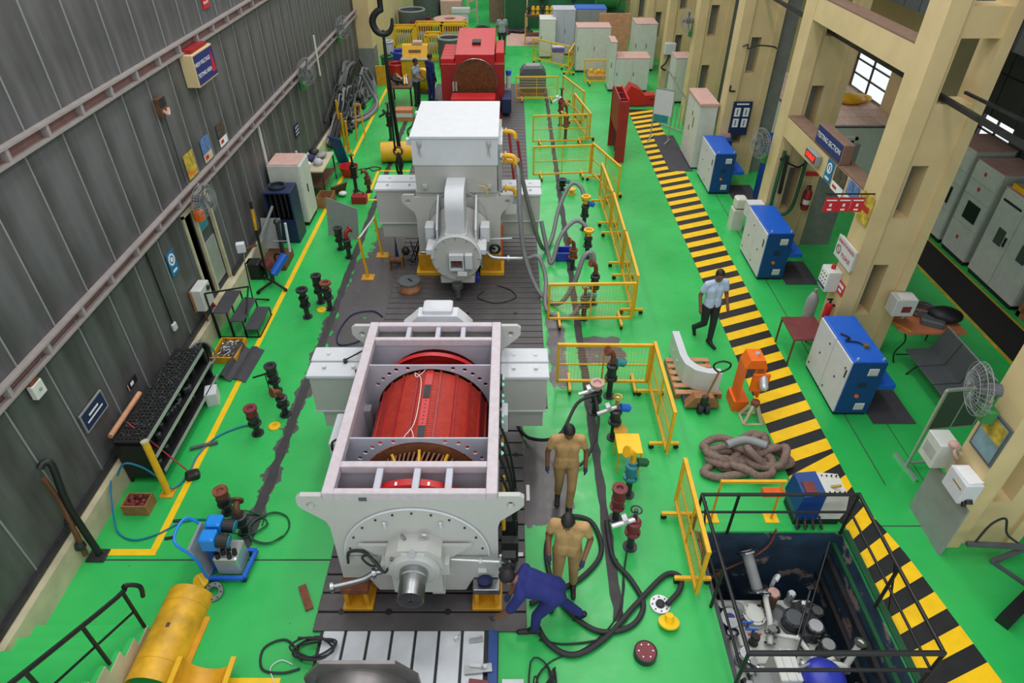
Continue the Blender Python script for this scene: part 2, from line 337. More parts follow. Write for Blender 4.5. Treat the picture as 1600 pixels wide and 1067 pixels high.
# ---- left wall: sheet panels between two rails above a plinth
wl = struct('wall_left', 'groove', PH([(1.0, .42), (27.6, .42), (27.6, 9), (1.0, 9)], [[(10.85, .5), (11.95, .5), (11.95, 2.36), (10.85, 2.36)]], 'x', -6.12, -6.035))
PW = .835
def tier(z0, z1, off, skip=None):
    me = mesh('wall_panel', PR([(off0, z) for off0, z in ((0, z0), (PW-.016, z0), (PW-.016, z1), (0, z1))], 'x', -6.035, -6.0), 'sheet')
    mb = mesh('batten', B(-6.0, -5.988, -.022, -.002, z0, z1), 'greymid')
    y = off
    while y < 27.5-PW:
        if not (skip and skip[0] < y+PW/2 < skip[1]):
            link('wall_panel', me, wl, (0, y, 0)); link('batten', mb, wl, (0, y, 0))
        y += PW
tier(.5, 2.58, 1.48, (10.7, 12.2)); tier(2.74, 4.8, 1.95); tier(4.98, 8.9, 1.3)
def rail(z, n):
    t = struct(n, 'raildull', B(-6.02, -6.0, 1, 27.6, z-.08, z+.08))
    part('rail_lip', t, 'railgrey', B(-6.0, -5.9, 1, 27.6, z+.07, z+.1)); part('rail_lip', t, 'railgrey', B(-6.0, -5.9, 1, 27.6, z-.11, z-.08))
    me = mesh('rail_bracket', B(-6.0, -5.91, -.03, .03, z-.08, z+.07), 'railgrey')
    for i in range(30): link('rail_bracket', me, t, (0, 1.6+i*PW, 0))
rail(4.88, 'trim_3'); rail(2.65, 'trim_4')
bb = struct('baseboard_left', 'creamlow', B(-6.3, -5.84, 1, 27.6, 0, .4), B(-6.3, -5.95, 1, 27.6, .4, .42))
part('sill_angle', bb, 'darksteel', B(-6.0, -5.93, 1, 10.8, .42, .5), B(-6.0, -5.93, 12.0, 27.6, .42, .5))
# piece of wall around the door
d1 = struct('door_1', 'curtain', B(-6.1, -6.06, 11.3, 11.93, .5, 2.34))
part('door_frame', d1, 'creamlow', B(-6.04, -5.97, 10.8, 10.86, .42, 2.4), B(-6.04, -5.97, 11.94, 12.0, .42, 2.4), B(-6.04, -5.97, 10.8, 12.0, 2.34, 2.42), B(-6.04, -5.98, 11.25, 11.32, .5, 2.34))
part('door_panel', d1, 'alu', B(-6.06, -6.03, 11.4, 11.88, .58, 1.5)); part('door_glass', d1, 'teal', B(-6.06, -6.04, 11.4, 11.8, 1.75, 2.2)); part('door_leaf', d1, 'cream', B(-6.3, -6.26, 10.95, 11.3, .5, 1.4))
part('dark_room', d1, 'black', B(-7.2, -7.15, 10.5, 12.3, .3, 2.8), B(-7.2, -6.12, 10.5, 10.55, .3, 2.8), B(-7.2, -6.12, 12.25, 12.3, .3, 2.8), B(-7.2, -6.12, 10.5, 12.3, 2.75, 2.8), B(-7.2, -6.12, 10.5, 12.3, .3, .42))  # black surfaces paint in the darkness of the unlit room
part('wall_panel', wl, 'sheet', B(-6.035, -6.0, 10.66, 10.8, .5, 2.58), B(-6.035, -6.0, 12.0, 12.34, .5, 2.58), B(-6.035, -6.0, 10.8, 12.0, 2.42, 2.58))
# ---- far left: pilaster and cream wall
struct('wall_far_left', 'cream', B(-6.3, -5.95, 28.3, 50, 0, 9), B(-6.3, -5.45, 27.6, 28.3, 1.35, 9))
struct('trim_5', 'dado', B(-6.3, -5.42, 27.55, 28.32, 0, 1.35))
# ---- right: twin-leg concrete columns with slots, tie beams
def column(name, y0):
    hs = [[(6.34, a), (6.6, a), (6.6, b), (6.34, b)] for a, b in ((.9, 1.95), (2.84, 3.75))]+[[(6.33, a), (6.9, a), (6.9, b), (6.33, b)] for a, b in ((4.71, 5.62), (6.03, 7.2))]
    c = struct(name, 'cream', PH([(6.2, 0), (6.98, 0), (6.98, 9), (6.2, 9)], hs, 'y', y0+.07, y0+.45), B(5.96, 6.24, y0, y0+.52, 0, 9), B(6.88, 7.05, y0+.02, y0+.5, 0, 9))
    part('slot_back', c, 'dado', B(6.34, 6.6, y0+.4, y0+.44, .9, 1.95), B(6.34, 6.6, y0+.4, y0+.44, 2.84, 3.75)) if y0 > 8 else None
    return c
CYS = [5.49, 9.8, 14.1, 18.4, 22.7, 27.0, 31.3, 35.6, 39.9]
for i, y in enumerate(CYS): column('wall_column_%d' % (i+1), y)
for i, y in enumerate(CYS[1:]):
    if y > 11: continue
for i, (a, b) in enumerate(zip(CYS[:-1], CYS[1:])):
    if i in (1,):
        t = struct('wall_beam_%d' % (i+1), 'cream', B(5.97, 6.3, a+.52, b, 2.7, 3.12)); part('ledge', t, 'ledge', B(5.97, 6.3, a+.52, b, 3.12, 3.15))
        t = struct('wall_upper_beam_%d' % (i+1), 'cream', B(5.97, 6.3, a+.52, b, 5.03, 5.44)); part('ledge', t, 'ledge', B(5.97, 6.3, a+.52, b, 5.44, 5.47))
    wc = struct('wall_clerestory_%d' % (i+1), 'groove', B(7.12, 7.16, a, b, 5.46, 9))
    for k in range(8): part('wall_panel', wc, 'curtain', B(7.08, 7.12, a+k*(b-a)/8+.012, a+(k+1)*(b-a)/8-.012, 5.46, 9))
# dado panels in grey behind the columns
struct('trim_6', 'dado', B(7.06, 7.75, 14.12, 14.2, 0, 2.5)); struct('trim_7', 'dado', B(7.0, 7.5, 22.9, 23.0, 0, 9)); struct('trim_8', 'dado', B(7.0, 7.5, 18.6, 18.7, 0, 9)); struct('trim_9', 'greydark', B(7.06, 7.6, 27.2, 27.3, 0, 9))
# outer wall of the side aisle: dark sheet with battens, windows
wr = struct('wall_right', 'groove', PH([(1, 0), (17, 0), (17, 10), (1, 10)], [[(15.5, 1.6), (16.8, 1.6), (16.8, 2.35), (15.5, 2.35)]], 'x', 12.1, 12.2), B(12.1, 12.2, 28, 50, 0, 10))
for (y0, y1, z0, z1) in ((1, 15.5, 0, 10), (16.8, 17, 0, 10), (15.5, 16.8, 0, 1.6), (15.5, 16.8, 2.35, 10)):
    y = y0
    while y < y1-.05:
        for za, zb in ((z0, min(z1, 3.3)), (max(z0, 3.34), z1)):
            if zb > za: part('wall_panel', wr, 'curtain', B(12.06, 12.1, y+.02, min(y+.98, y1), za, zb))
        y += 1.0
wcb = struct('wall_cabin_back', 'cream', PH([(17.0, 0), (28, 0), (28, 5.6), (17.0, 5.6)], [[(18.45, 1.95), (20.6, 1.95), (20.6, 3.1), (18.45, 3.1)]], 'x', 10.3, 10.4), B(10.3, 12.1, 16.95, 17.05, 0, 5.6))
def win(n, x, y0, y1, z0, z1, ny, nz):
    w = struct(n, 'darksteel', *[B(x-.02, x+.03, y0+(y1-y0)*i/ny-.022, y0+(y1-y0)*i/ny+.022, z0, z1) for i in range(ny+1)], *[B(x-.02, x+.03, y0, y1, z0+(z1-z0)*i/nz-.018, z0+(z1-z0)*i/nz+.018) for i in range(nz+1)])
    for i in range(ny):
        for j in range(nz): part('pane', w, 'glass', B(x, x+.005, y0+(y1-y0)*i/ny+.022, y0+(y1-y0)*(i+1)/ny-.022, z0+(z1-z0)*j/nz+.018, z0+(z1-z0)*(j+1)/nz-.018))
win('window_1', 10.35, 18.45, 20.6, 1.95, 3.1, 2, 3); win('window_2', 12.1, 15.5, 16.8, 1.6, 2.35, 2, 2)
# unseen roof slab over the aisle, set low to keep it dim
struct('ceiling', 'greydark', B(7.16, 12.2, 1, 50, 5.46, 5.6))
struct('wall_back_bounce', 'greendark', B(-6.4, 12.2, 50, 50.2, 0, 9))  # unseen end wall, added to bounce light
# flat tiled roof of a cabin in the aisle
cb = struct('wall_cabin', 'offwhite', B(7.8, 10.3, 17.0, 17.1, 0, 1.86), B(7.8, 7.9, 17.1, 22, 0, 1.86))
part('doorway_dark', cb, 'black', B(8.3, 9.1, 16.97, 17.0, 0, 1.55)); part('door_frame', cb, 'offwhite', B(8.22, 8.3, 16.95, 17.0, 0, 1.63), B(9.1, 9.18, 16.95, 17.0, 0, 1.63), B(8.22, 9.18, 16.95, 17.0, 1.55, 1.63))  # black sheet paints in the dark open doorway
tm = mesh('roof_tile', BB(.012, .48, .012, .6, 0, .04, .008), 'tile')
part('roof_grid', cb, 'greydark', B(7.8, 10.3, 17.0, 22, 1.86, 1.9))
for i in range(5):
    for j in range(8): link('roof_tile', tm, cb, (7.82+i*.49, 17.02+j*.62, 1.9))
# tie rods along the columns
struct('trim_10', 'darksteel', *BAR([(6.45, 6.5, 4.78), (6.45, 18.6, 4.78)], .035)); struct('trim_11', 'darksteel', *BAR([(6.75, 6.5, 4.95), (6.75, 9.95, 4.86)], .02))
# staircase rising towards the viewer at the left
st = struct('floor_stair', 'floor', B(-5.84, -4.48, 4.0, 4.27, 0, .15))
for i in range(1, 9): part('step', st, 'floor', B(-5.84, -4.48, 4.27-.24*(i+1), 4.27-.24*i, 0, .15*(i+1)))
part('stair_flank', st, 'creamlow', *[B(-4.48, -4.47, 4.27-.24*(i+1), 4.27-.24*i, 0, .15*(i+1)-.012) for i in range(9)])
hr = thing('stair_handrail', 'black tubular handrail with curved end beside the green steps', 'handrail', (-4.5, 4.25, 0))
zt = lambda t: .85+.62*t
part('top_rail', hr, 'black', TU([(.09, .12, .62), (.1, .14, .8), (0, .06, .93), (0, -.1, .95), (0, -1.7, 1.95)], .028, 8, 4), sm=True)
part('mid_rail', hr, 'black', TU([(0, 0, .5), (0, -1.7, 1.52)], .015, 6, 0))
for yy in (0, -.62, -1.3): part('post', hr, 'black', CY((0, yy, .1 - yy*.62), (0, yy, .9-yy*.62), .022))
# ================================================================ BED PLATES
def bedplate(name, label, x0, x1, y0, y1, pitch, slot, m='bed', holes=()):
    t = thing(name, label, 'bed plate', ((x0+x1)/2, (y0+y1)/2, 0)); cx, cy = (x0+x1)/2, (y0+y1)/2
    part('slot_shade', t, 'black', B(x0-cx, x1-cx, y0-cy, y1-cy, .002, .008))  # black sheet paints in the shade seen through the slots
    n = int((y1-y0)/pitch); pw = (y1-y0)/n
    me = mesh('plank', BB(x0-cx, x1-cx, 0, pw-slot, .008, .035, .005), m)
    for i in range(n): link('plank', me, t, (0, y0-cy+i*pw, 0))
    hm = mesh('slot_hole', CY((0, 0, .03), (0, 0, .0365), .045, n=12), 'black')
    for hx, hy in holes: link('slot_hole', hm, t, (hx-cx, y0-cy+round((hy-y0)/pw)*pw-slot/2, 0))
    return t
bedplate('bed_plate', 'slotted dark grey steel bed plate under the open red-cored generator', -2.46, .2, 4.26, 8.28, .255, .03, holes=[(x, 4.45) for x in (-2.15, -1.55, -.8, -.05)]+[(.08, y) for y in (5.2, 6.2, 7.2)])
bedplate('bed_plate', 'long slotted steel bed plate under the white hooded machine', -2.6, .64, 8.3, 16.2, .2, .022, holes=[(x, y) for x in (-1.9, -.9, .1) for y in (9.3, 10.3, 11.1)])
bedplate('bed_plate', 'slotted steel bed plate under the red machine further back', -3.0, .5, 16.4, 27.5, .3, .03)
# front bed: pale planks running lengthwise
t = thing('bed_plate', 'pale slotted steel bed plate at the very front of the picture', 'bed plate', (-1.2, 3.2, 0))
part('slot_shade', t, 'black', B(-1.15, 1.05, -1.2, 1.03, .002, .05))  # painted shade between the lengthwise planks
me = mesh('plank', BB(0, .255, -1.2, 1.03, .05, .09, .006), 'bedlight')
for i in range(7): link('plank', me, t, (-1.1+i*.287, 0, 0))
part('edge_beam', t, 'bluedark', B(.93, 1.04, -1.2, 1.03, .0, .1)); part('end_plate', t, 'bedlight', B(1.1, 1.35, -1.2, .45, 0, .08))
# ================================================================ FRONT GENERATOR (open top)
G = thing('generator', 'large grey generator without its top cover, red stator core visible', 'generator', (-1.12, 4.7, 0))
LUG = [(-.97, 2.0), (-.98, 2.06), (-1.22, 2.06), (-1.27, 2.02), (-1.27, 1.9), (-1.22, 1.83), (-1.0, 1.62), (-.97, 1.5), (-.97, .5), (-.66, .5), (-.55, .23), (.55, .23), (.66, .5), (.97, .5), (.97, 1.5), (1.0, 1.62), (1.22, 1.83), (1.27, 1.9), (1.27, 2.02), (1.22, 2.06), (.98, 2.06), (.97, 2.0)]
lh = [circ(-1.12, 1.91, .05, 14), circ(1.12, 1.91, .05, 14)]
part('end_plate', G, 'machine', PH(LUG, lh, 'y', 0, .06)); part('end_plate', G, 'machine', PH(LUG, lh, 'y', 3.2, 3.26))
RC = 1.0
cv = part('end_cover', G, 'machine', PR(circ(0, RC, .86, 40, 0, PI)+list(reversed(circ(0, RC, .3, 20, 0, PI))), 'y', -.025, 0))
part('cover_rim', cv, 'white', TU([(.86*math.cos(a), -.02, RC+.86*math.sin(a)) for a in [PI*i/40 for i in range(41)]], .014, 6, 0))
for a in [PI*(.06+.88*i/10) for i in range(11)]: part('bolt', cv, 'darksteel', CY((.8*math.cos(a), -.04, RC+.8*math.sin(a)), (.8*math.cos(a), -.02, RC+.8*math.sin(a)), .013, n=8))
for x in (-.32, .32): part('lifting_pin', cv, 'white', CY((x, -.06, 1.66), (x, -.02, 1.58), .016, n=8), CY((x, -.06, 1.66), (x, -.06, 1.58), .012, n=8))
part('joint_line', cv, 'greydark', B(-.86, -.42, -.03, -.024, .998, 1.002), B(.42, .86, -.03, -.024, .998, 1.002))
part('plate_mark', G, 'greydark', B(-.57, -.48, -.004, 0, 1.98, 2.04)); part('nameplate', G, 'paper', B(.72, .82, -.01, 0, .62, .7))
# top frame
part('side_wall', G, 'lavender', B(-.95, -.93, .06, 3.2, .3, 2.0)); part('side_wall', G, 'lavender', B(.93, .95, .06, 3.2, .3, 2.0))
for x in (-.975, .845): part('frame_rail', G, 'primer', BB(x, x+.13, 0, 3.24, 2.0, 2.11, .008))
for ya, yb in ((0, .08), (.39, .48), (2.8, 2.87), (3.14, 3.24)): part('cross_rail', G, 'primer', BB(-.845, .845, ya, yb, 2.0, 2.108, .008))
for x in (-.38, .05, .42): part('strut', G, 'lavender', BB(x-.04, x+.04, .08, .39, 2.045, 2.09, .008)); part('strut', G, 'lavender', BB(x-.035, x+.035, 2.87, 3.14, 1.95, 2.09, .008))
RCO = .8; ZC = 1.16
def bulkhead(y, zt):
    hs = [[(p[0], p[1]) for p in circ(0, ZC, RCO+.015, 60)]]
    for a in (35, 43, 51, 59, 69, 111, 121, 129, 137, 145):
        r = .93 if abs(a-90) > 30 else .88
        hs.append(circ(r*math.cos(math.radians(a)), ZC+r*math.sin(math.radians(a)), .032, 12))
    hs = [h for h in hs if max(p[1] for p in h) < zt-.01 and max(abs(p[0]) for p in h) < .925]
    return PH([(-.93, .3), (.93, .3), (.93, zt), (-.93, zt)], hs, 'y', y, y+.02)
part('bulkhead', G, 'lavender', bulkhead(.9, 2.04)); part('bulkhead', G, 'lavender', bulkhead(2.3, 2.04)); part('bulkhead', G, 'lavender', PH([(-.93, .3), (.93, .3), (.93, 2.0), (-.93, 2.0)], [circ(0, ZC, .76, 40)], 'y', 2.82, 2.84))
part('bulkhead', G, 'lavender', PH([(-.93, .3), (.93, .3), (.93, 2.0), (-.93, 2.0)], [circ(0, ZC, .62, 40)], 'y', .42, .44))
part('inner_floor', G, 'groove', B(-.93, .93, .06, 3.2, .3, .33))
for y in (1.25, 1.95): part('side_bracket', G, 'alu', B(-.93, -.84, y, y+.14, .9, 1.5)); part('side_bracket', G, 'greydark', B(.88, .93, y, y+.12, .6, 1.6))
# stator core: lamination rings
prof = []; y = .93
while y < 2.29: prof += [(RCO-.035, y), (RCO-.02, y+.006), (RCO-.02, y+.018), (RCO-.035, y+.024)]; y += .031
co = part('stator_core', G, 'corered', LA(prof, (0, 0, ZC), (0, 1, 0), 72, False), sm=False)
for a in (14, 30, 46, 62, 79, 101, 118, 134, 150, 166):
    a = math.radians(a); r = RCO-.012
    part('core_bar', co, 'redoxide', mv(B(-.014, .014, .93, 2.29, -.02, .016), (r*math.cos(a), 0, ZC+r*math.sin(a)), ry=PI/2-a))
cb_ = part('key_bar', co, 'red', B(-.05, .05, .93, 2.29, ZC+RCO-.04, ZC+RCO+.0))
part('black_plate', cb_, 'rubber', B(-.045, .045, 1.0, 1.2, ZC+RCO, ZC+RCO+.008)); part('black_plate', cb_, 'rubber', B(-.045, .045, 1.72, 1.98, ZC+RCO, ZC+RCO+.008))
for i in range(7): part('bolt', cb_, 'darksteel', CY((0, 1.25+i*.07, ZC+RCO), (0, 1.25+i*.07, ZC+RCO+.008), .008, n=6))
part('lead_wire', co, 'paper', TU([(-.06, 2.25, 2.0), (-.16, 2.1, 2.0), (-.2, 2.2, 1.99), (-.1, 2.05, 2.0), (-.08, 1.6, 1.99), (-.1, 1.2, 1.99), (-.2, .98, 1.97), (-.08, .96, 2.0), (-.12, 1.1, 2.0)], .0045, 5, 5))
# winding overhangs
for y0, s in ((.9, -1), (2.32, 1)):
    w = part('winding_ring', G, 'winding', LA([(.8, 0), (.8, .02), (.74, .05), (.66, .06), (.62, .05), (.6, 0)], (0, y0, ZC), (0, s, 0), 60, False), sm=True)
    bars = [CY((.7*math.cos(a), y0+s*.05, ZC+.7*math.sin(a)), (.6*math.cos(a+.12), y0+s*.3, ZC+.6*math.sin(a+.12)), .017, n=5) for a in [2*PI*i/72 for i in range(72)]]
    part('coil_ends', w, 'winding', *bars, kind='stuff')
    part('coil_band', w, 'copper', LA([(.54, .22), (.64, .24), (.64, .3), (.54, .32)], (0, y0, ZC), (0, s, 0), 60, False))
    for a in (62, 90, 118): part('tie', w, 'yellow', TU([(.74*math.cos(math.radians(a)), y0+s*.05, ZC+.74*math.sin(math.radians(a))), (.66*math.cos(math.radians(a)), y0+s*.12, ZC+.68*math.sin(math.radians(a))), (.6*math.cos(math.radians(a)), y0+s*.3, ZC+.6*math.sin(math.radians(a)))], .02, 6, 4))
part('air_guide', G, 'red', LA([(.72, 0), (.85, .01), (.87, .03), (.87, .12), (.7, .18), (.6, .18), (.6, .02)], (0, .16, ZC), (0, 1, 0), 56, False), sm=True)
part('air_guide', G, 'red', LA([(.62, .02), (.62, .18), (.68, .2), (.84, .1), (.84, .02)], (0, 2.55, ZC), (0, 1, 0), 56, False), sm=True)
part('air_guide', G, 'maroon', LA([(.5, 0), (.78, 0), (.8, .12), (.5, .12)], (0, 2.92, ZC), (0, 1, 0), 48, False), sm=True)
for a in (60, 78, 102, 120): part('clip', G, 'alu', BC((.84*math.cos(math.radians(a)), .22, ZC+.84*math.sin(math.radians(a))), (.05, .05, .06)))
# shaft and bearing
sh = part('shaft', G, 'steel', LA([(.15, -.66), (.152, -.65), (.152, -.4), (.165, -.39), (.165, -.2), (.165, 0)], (0, 0, 1.08), (0, 1, 0), 36), sm=True)
part('centre_hole', sh, 'black', CY((0, -.665, 1.08), (0, -.655, 1.08), .016, n=12)); part('shaft_face', sh, 'darksteel', LA([(.03, -.664), (.14, -.662)], (0, 0, 1.08), (0, 1, 0), 36, False))
bh = part('bearing_housing', G, 'machine', LA([(.17, -.31), (.24, -.31), (.26, -.29), (.3, -.28), (.3, -.2), (.34, -.18), (.34, 0)], (0, 0, 1.08), (0, 1, 0), 32), sm=True)
part('housing_block', bh, 'machine', PR([(-.34, 1.08), (-.32, 1.3), (-.17, 1.42), (.17, 1.42), (.32, 1.3), (.34, 1.08)], 'y', -.26, -.02), B(-.4, -.28, -.22, -.02, .9, 1.1), B(.28, .4, -.22, -.02, .9, 1.1), B(-.3, .3, -.2, -.02, .5, .95))
for s in (-1, 1): part('gusset', bh, 'machine', PR([(s*.3, 1.28), (s*.66, 1.28), (s*.34, .98)], 'y', -.09, -.05)); part('rib', bh, 'machine', PR([(s*.14, .3), (s*.3, .3), (s*.36, 1.0), (s*.2, 1.0)], 'y', -.1, 0))
part('inlet_boss', bh, 'steel', CY((0, -.24, 1.36), (0, -.28, 1.4), .045, n=8), CY((-.1, -.1, 1.42), (-.13, -.1, 1.5), .02, n=8), CY((-.24, -.3, 1.3), (-.24, -.25, 1.3), .02, n=8)); part('lifting_eye', bh, 'alu', TO((.12, -.1, 1.46), .045, .014, (0, 1, 0), 16, 6), CY((.12, -.1, 1.4), (.12, -.1, 1.43), .02, n=8))
part('raised_panel', bh, 'white', B(-.13, -.02, -.268, -.26, 1.12, 1.38), B(.03, .14, -.268, -.26, 1.12, 1.38))
# pipes on the front
oil = part('oil_pipe', G, 'steel', TU([(-.3, -.12, .85), (-.52, -.16, .84), (-.66, -.22, .8), (-.98, -.3, .78)], .035, 10, 4), CY((-.5, -.155, .84), (-.54, -.165, .84), .065, n=14), CY((-.98, -.3, .78), (-1.02, -.31, .78), .07, n=14), sm=True)
part('oil_pipe', G, 'alu', CY((.4, -.08, 1.0), (1.12, -.12, 1.0), .018, n=8), CY((.74, -.1, 1.0), (.78, -.1, 1.0), .04, n=10), CY((1.0, -.12, .92), (1.0, -.12, 1.14), .015, n=8), CY((1.09, -.12, 1.0), (1.11, -.12, 1.0), .04, n=10))
part('cable', G, 'rubber', TU([(-.3, -.25, 1.1), (-.36, -.28, 1.04), (-.5, -.16, 1.1), (-.62, -.06, 1.12), (-.8, -.05, 1.1), (-.84, -.06, .9)], .018, 6, 5)); part('cable', G, 'rubber', TU([(-.42, -.2, 1.02), (-.55, -.1, 1.1), (-.66, -.06, 1.0), (-.56, -.1, .9), (-.46, -.14, 1.0), (-.55, -.1, 1.1)], .014, 6, 5))
part('cable_loop', G, 'rubber', TU([(1.0, -.1, 1.05), (1.14, -.15, .98), (1.12, -.1, .8), (.98, -.05, .75)], .025, 6, 5), B(1.02, 1.18, -.12, -.02, 1.05, 1.09))
# terminal boxes
def tbox(name, par, x0, x1, y0, y1, z0, z1, lid=1.0, foot=.2):
    b = part(name, par, 'machine', BB(x0, x1, y0, y1, z0+.35, z1-.05, .01), BB(x0+foot*.4, x1-foot*.2, y0+.05, y1, z0, z0+.35, .01))
    part('lid', b, 'white', BB(x0-.03, x1+.03, y0-.03, y0+(y1-y0)*.48, z1-.05, z1, .01), BB(x0-.03, x1+.03, y0+(y1-y0)*.5, y1+.02, z1-.05, z1+.02, .01))
    for fx in (.25, .75):
        for fy in (.25, .75): part('lid_lug', b, 'offwhite', BC((x0+(x1-x0)*fx, y0+(y1-y0)*fy, z1+.03), (.05, .05, .025)))
    part('seam_strip', b, 'white', B(x0-.012, x1+.012, y0-.012, y0+.02, z0+.36, z0+.385)); return b
bl = tbox('terminal_box', G, -1.86, -1.0, 2.62, 3.24, .5, 1.6); br = tbox('terminal_box', G, 1.0, 1.66, 2.62, 3.24, .5, 1.58)
part('black_lever', bl, 'black', CY((-1.36, 2.9, 1.6), (-1.36, 2.9, 1.66), .03, n=10), CY((-1.36, 2.9, 1.65), (-1.02, 3.08, 1.75), .012, n=6)); part('black_lever', bl, 'black', CY((-1.13, 2.64, 1.62), (-1.13, 2.62, 1.68), .03, n=10), TU([(-1.13, 2.62, 1.65), (-1.15, 2.58, 1.5), (-1.2, 2.55, 1.4)], .012, 6, 3))
sb = part('junction_box', G, 'white', BB(-1.36, -.97, 1.5, 2.1, .75, 1.32, .012)); part('lid_screw', sb, 'offwhite', BC((-1.15, 1.95, 1.33), (.04, .04, .02))); part('cable', sb, 'black', TU([(-1.2, 1.5, 1.25), (-1.3, 1.47, 1.22), (-1.28, 1.48, 1.38), (-1.1, 1.55, 1.42)], .016, 6, 5))
for i, yy in enumerate((.95, 1.1, 1.5, 1.62, 1.9, 2.02, 2.25, 2.38)):
    g = part('cable_gland', G, 'black', CY((.95, yy, 1.72), (1.0, yy, 1.72), .075, n=14)); part('lens', g, 'glowgreen', CY((1.0, yy, 1.72), (1.006, yy, 1.74), .03, n=10))  # pale teal ends paint in a green glow
part('side_box', G, 'white', BB(.97, 1.08, 1.75, 2.0, 1.3, 1.62, .01)); part('side_conduit', G, 'black', *[TU([(1.0, y0, 1.6), (1.1, y0, 1.2), (1.18, y0-.05, .6), (1.2, y0-.1, .05)], .02, 6, 4) for y0 in (.7, .95, 1.2, 1.5)])
for y0 in (.5, .85, 1.3): part('side_duct', G, 'rubber', B(1.0, 1.22, y0, y0+.12, .1, .5))
part('yellow_tube', G, 'yellow', CY((1.03, .5, .8), (1.03, .5, 1.5), .025, n=8)); part('yellow_tube', G, 'yellow', CY((1.03, .95, .7), (1.03, .95, 1.3), .02, n=8))
part('instrument_cluster', G, 'navy', *[SP((-1.02+random.uniform(-.05, .05), .35+.1*i, 1.1+random.uniform(-.35, .5)), .05, 8, 6) for i in range(10)], TU([(-1.0, .4, .6), (-1.1, .5, 1.2), (-1.05, .7, 1.7)], .02, 6, 4)); part('yellow_tag', G, 'yellow', CY((-1.05, .85, 1.5), (-1.0, .9, 1.75), .03, n=8), CY((-1.05, .3, .5), (-1.03, .3, .75), .03, n=8))
part('rear_cover', G, 'white', LA([(.62, 0), (.62, .2), (.5, .34), (.3, .4)], (0, 3.26, 1.3), (0, 1, 0), 28), BB(-.23, .22, 3.5, 3.8, 1.9, 2.14, .02), PR([(-.56, 1.2), (-.56, 1.82), (-.42, 1.94), (-.3, 2.06), (.3, 2.06), (.42, 1.94), (.52, 1.82), (.52, 1.2)], 'y', 3.45, 3.7), sm=True); part('yellow_wire', G, 'yellow', TU([(.55, 3.4, 1.8), (.75, 3.35, 1.84), (.85, 3.3, 1.75)], .012, 5, 4))
for i, (x, y) in enumerate(((-1.94, 4.52), (-.3, 4.52), (-1.94, 7.2), (-.3, 7.2))):
    s = thing('support_block', ('rusty yellow support block with raw steel shim at the generator\'s front left', 'rusty yellow support block with blue rag on top beside the bending worker', 'yellow support block under the generator\'s rear left', 'yellow support block under the generator\'s rear right')[i], 'support block', (x, y, .041))
    part('base', s, 'yellowdeep', BB(-.19, .19, 0, .5, 0, .05, .008)); part('web', s, 'yellowdeep', B(-.15, -.1, .04, .46, .05, .34), B(.1, .15, .04, .46, .05, .34), B(-.1, .1, .2, .24, .05, .34)); part('top_plate', s, 'rust' if i == 0 else 'steel', BB(-.17, .17, .02, .48, .34, .44, .01))
solo('rag', 'crumpled dark blue rag lying on the right front support block', 'rag', 'bluerag', mv(SP((0, 0, 0), (.1, .07, .06), 10, 7), (-.32, 4.64, .53)), sm=True)
# ================================================================ SECOND MACHINE (white hood)
H = thing('hooded_machine', 'white and grey electric machine with a big box hood and arched duct', 'machine', (-1.12, 12.75, 0))
L2 = [(x*.93, z*.94) for x, z in LUG]
part('end_plate', H, 'machine', PH(L2, [circ(-1.05, 1.79, .05, 14), circ(1.05, 1.79, .05, 14)], 'y', 0, .06))
part('body', H, 'machine', BB(-.88, .88, .06, 2.5, .3, 2.0, .02))
hd = part('hood', H, 'white', PR([(-.09, 2.62), (-.09, 3.2), (2.1, 3.2), (2.1, 2.62)], 'x', -.86, .86))
part('hood_lower', hd, 'machine', PR([(.0, 1.99), (-.07, 2.62), (2.08, 2.62), (2.08, 1.99)], 'x', -.84, .84))  # greyer colour paints in the shade of the inward-tilted lower face
part('hood_rim', hd, 'white', B(-.88, .88, -.11, 2.12, 3.17, 3.215))
for x in (-.7, .68): part('lifting_hook', hd, 'alu', B(x-.05, x+.05, -.1, -.09, 3.0, 3.12), CY((x, -.14, 3.06), (x, -.09, 3.06), .03, n=8), CY((x, -.12, 3.05), (x+.02, -.12, 2.8), .006, n=5), CY((x, -.12, 3.05), (x-.03, -.12, 2.85), .006, n=5))
for x in (-.66, .68): part('bracket', hd, 'machine', B(x-.05, x+.05, -.07, -.02, 2.1, 2.18), CY((x, -.09, 2.16), (x, -.05, 2.16), .03, n=8))
part('eye_lug', hd, 'white', B(-.97, -.86, 0, .12, 3.0, 3.12)); part('eye_lug', hd, 'white', B(-.97, -.86, 1.6, 1.75, 3.0, 3.12))
part('side_grille', hd, 'alu', *[B(.86, .93, .05+i*.1, .11+i*.1, 2.0, 2.9) for i in range(7)], B(.86, .95, .0, .9, 2.9, 3.02)); part('side_grille', hd, 'offwhite', *[B(.86, .92, 1.1+i*.1, 1.16+i*.1, 2.1, 2.9) for i in range(8)])
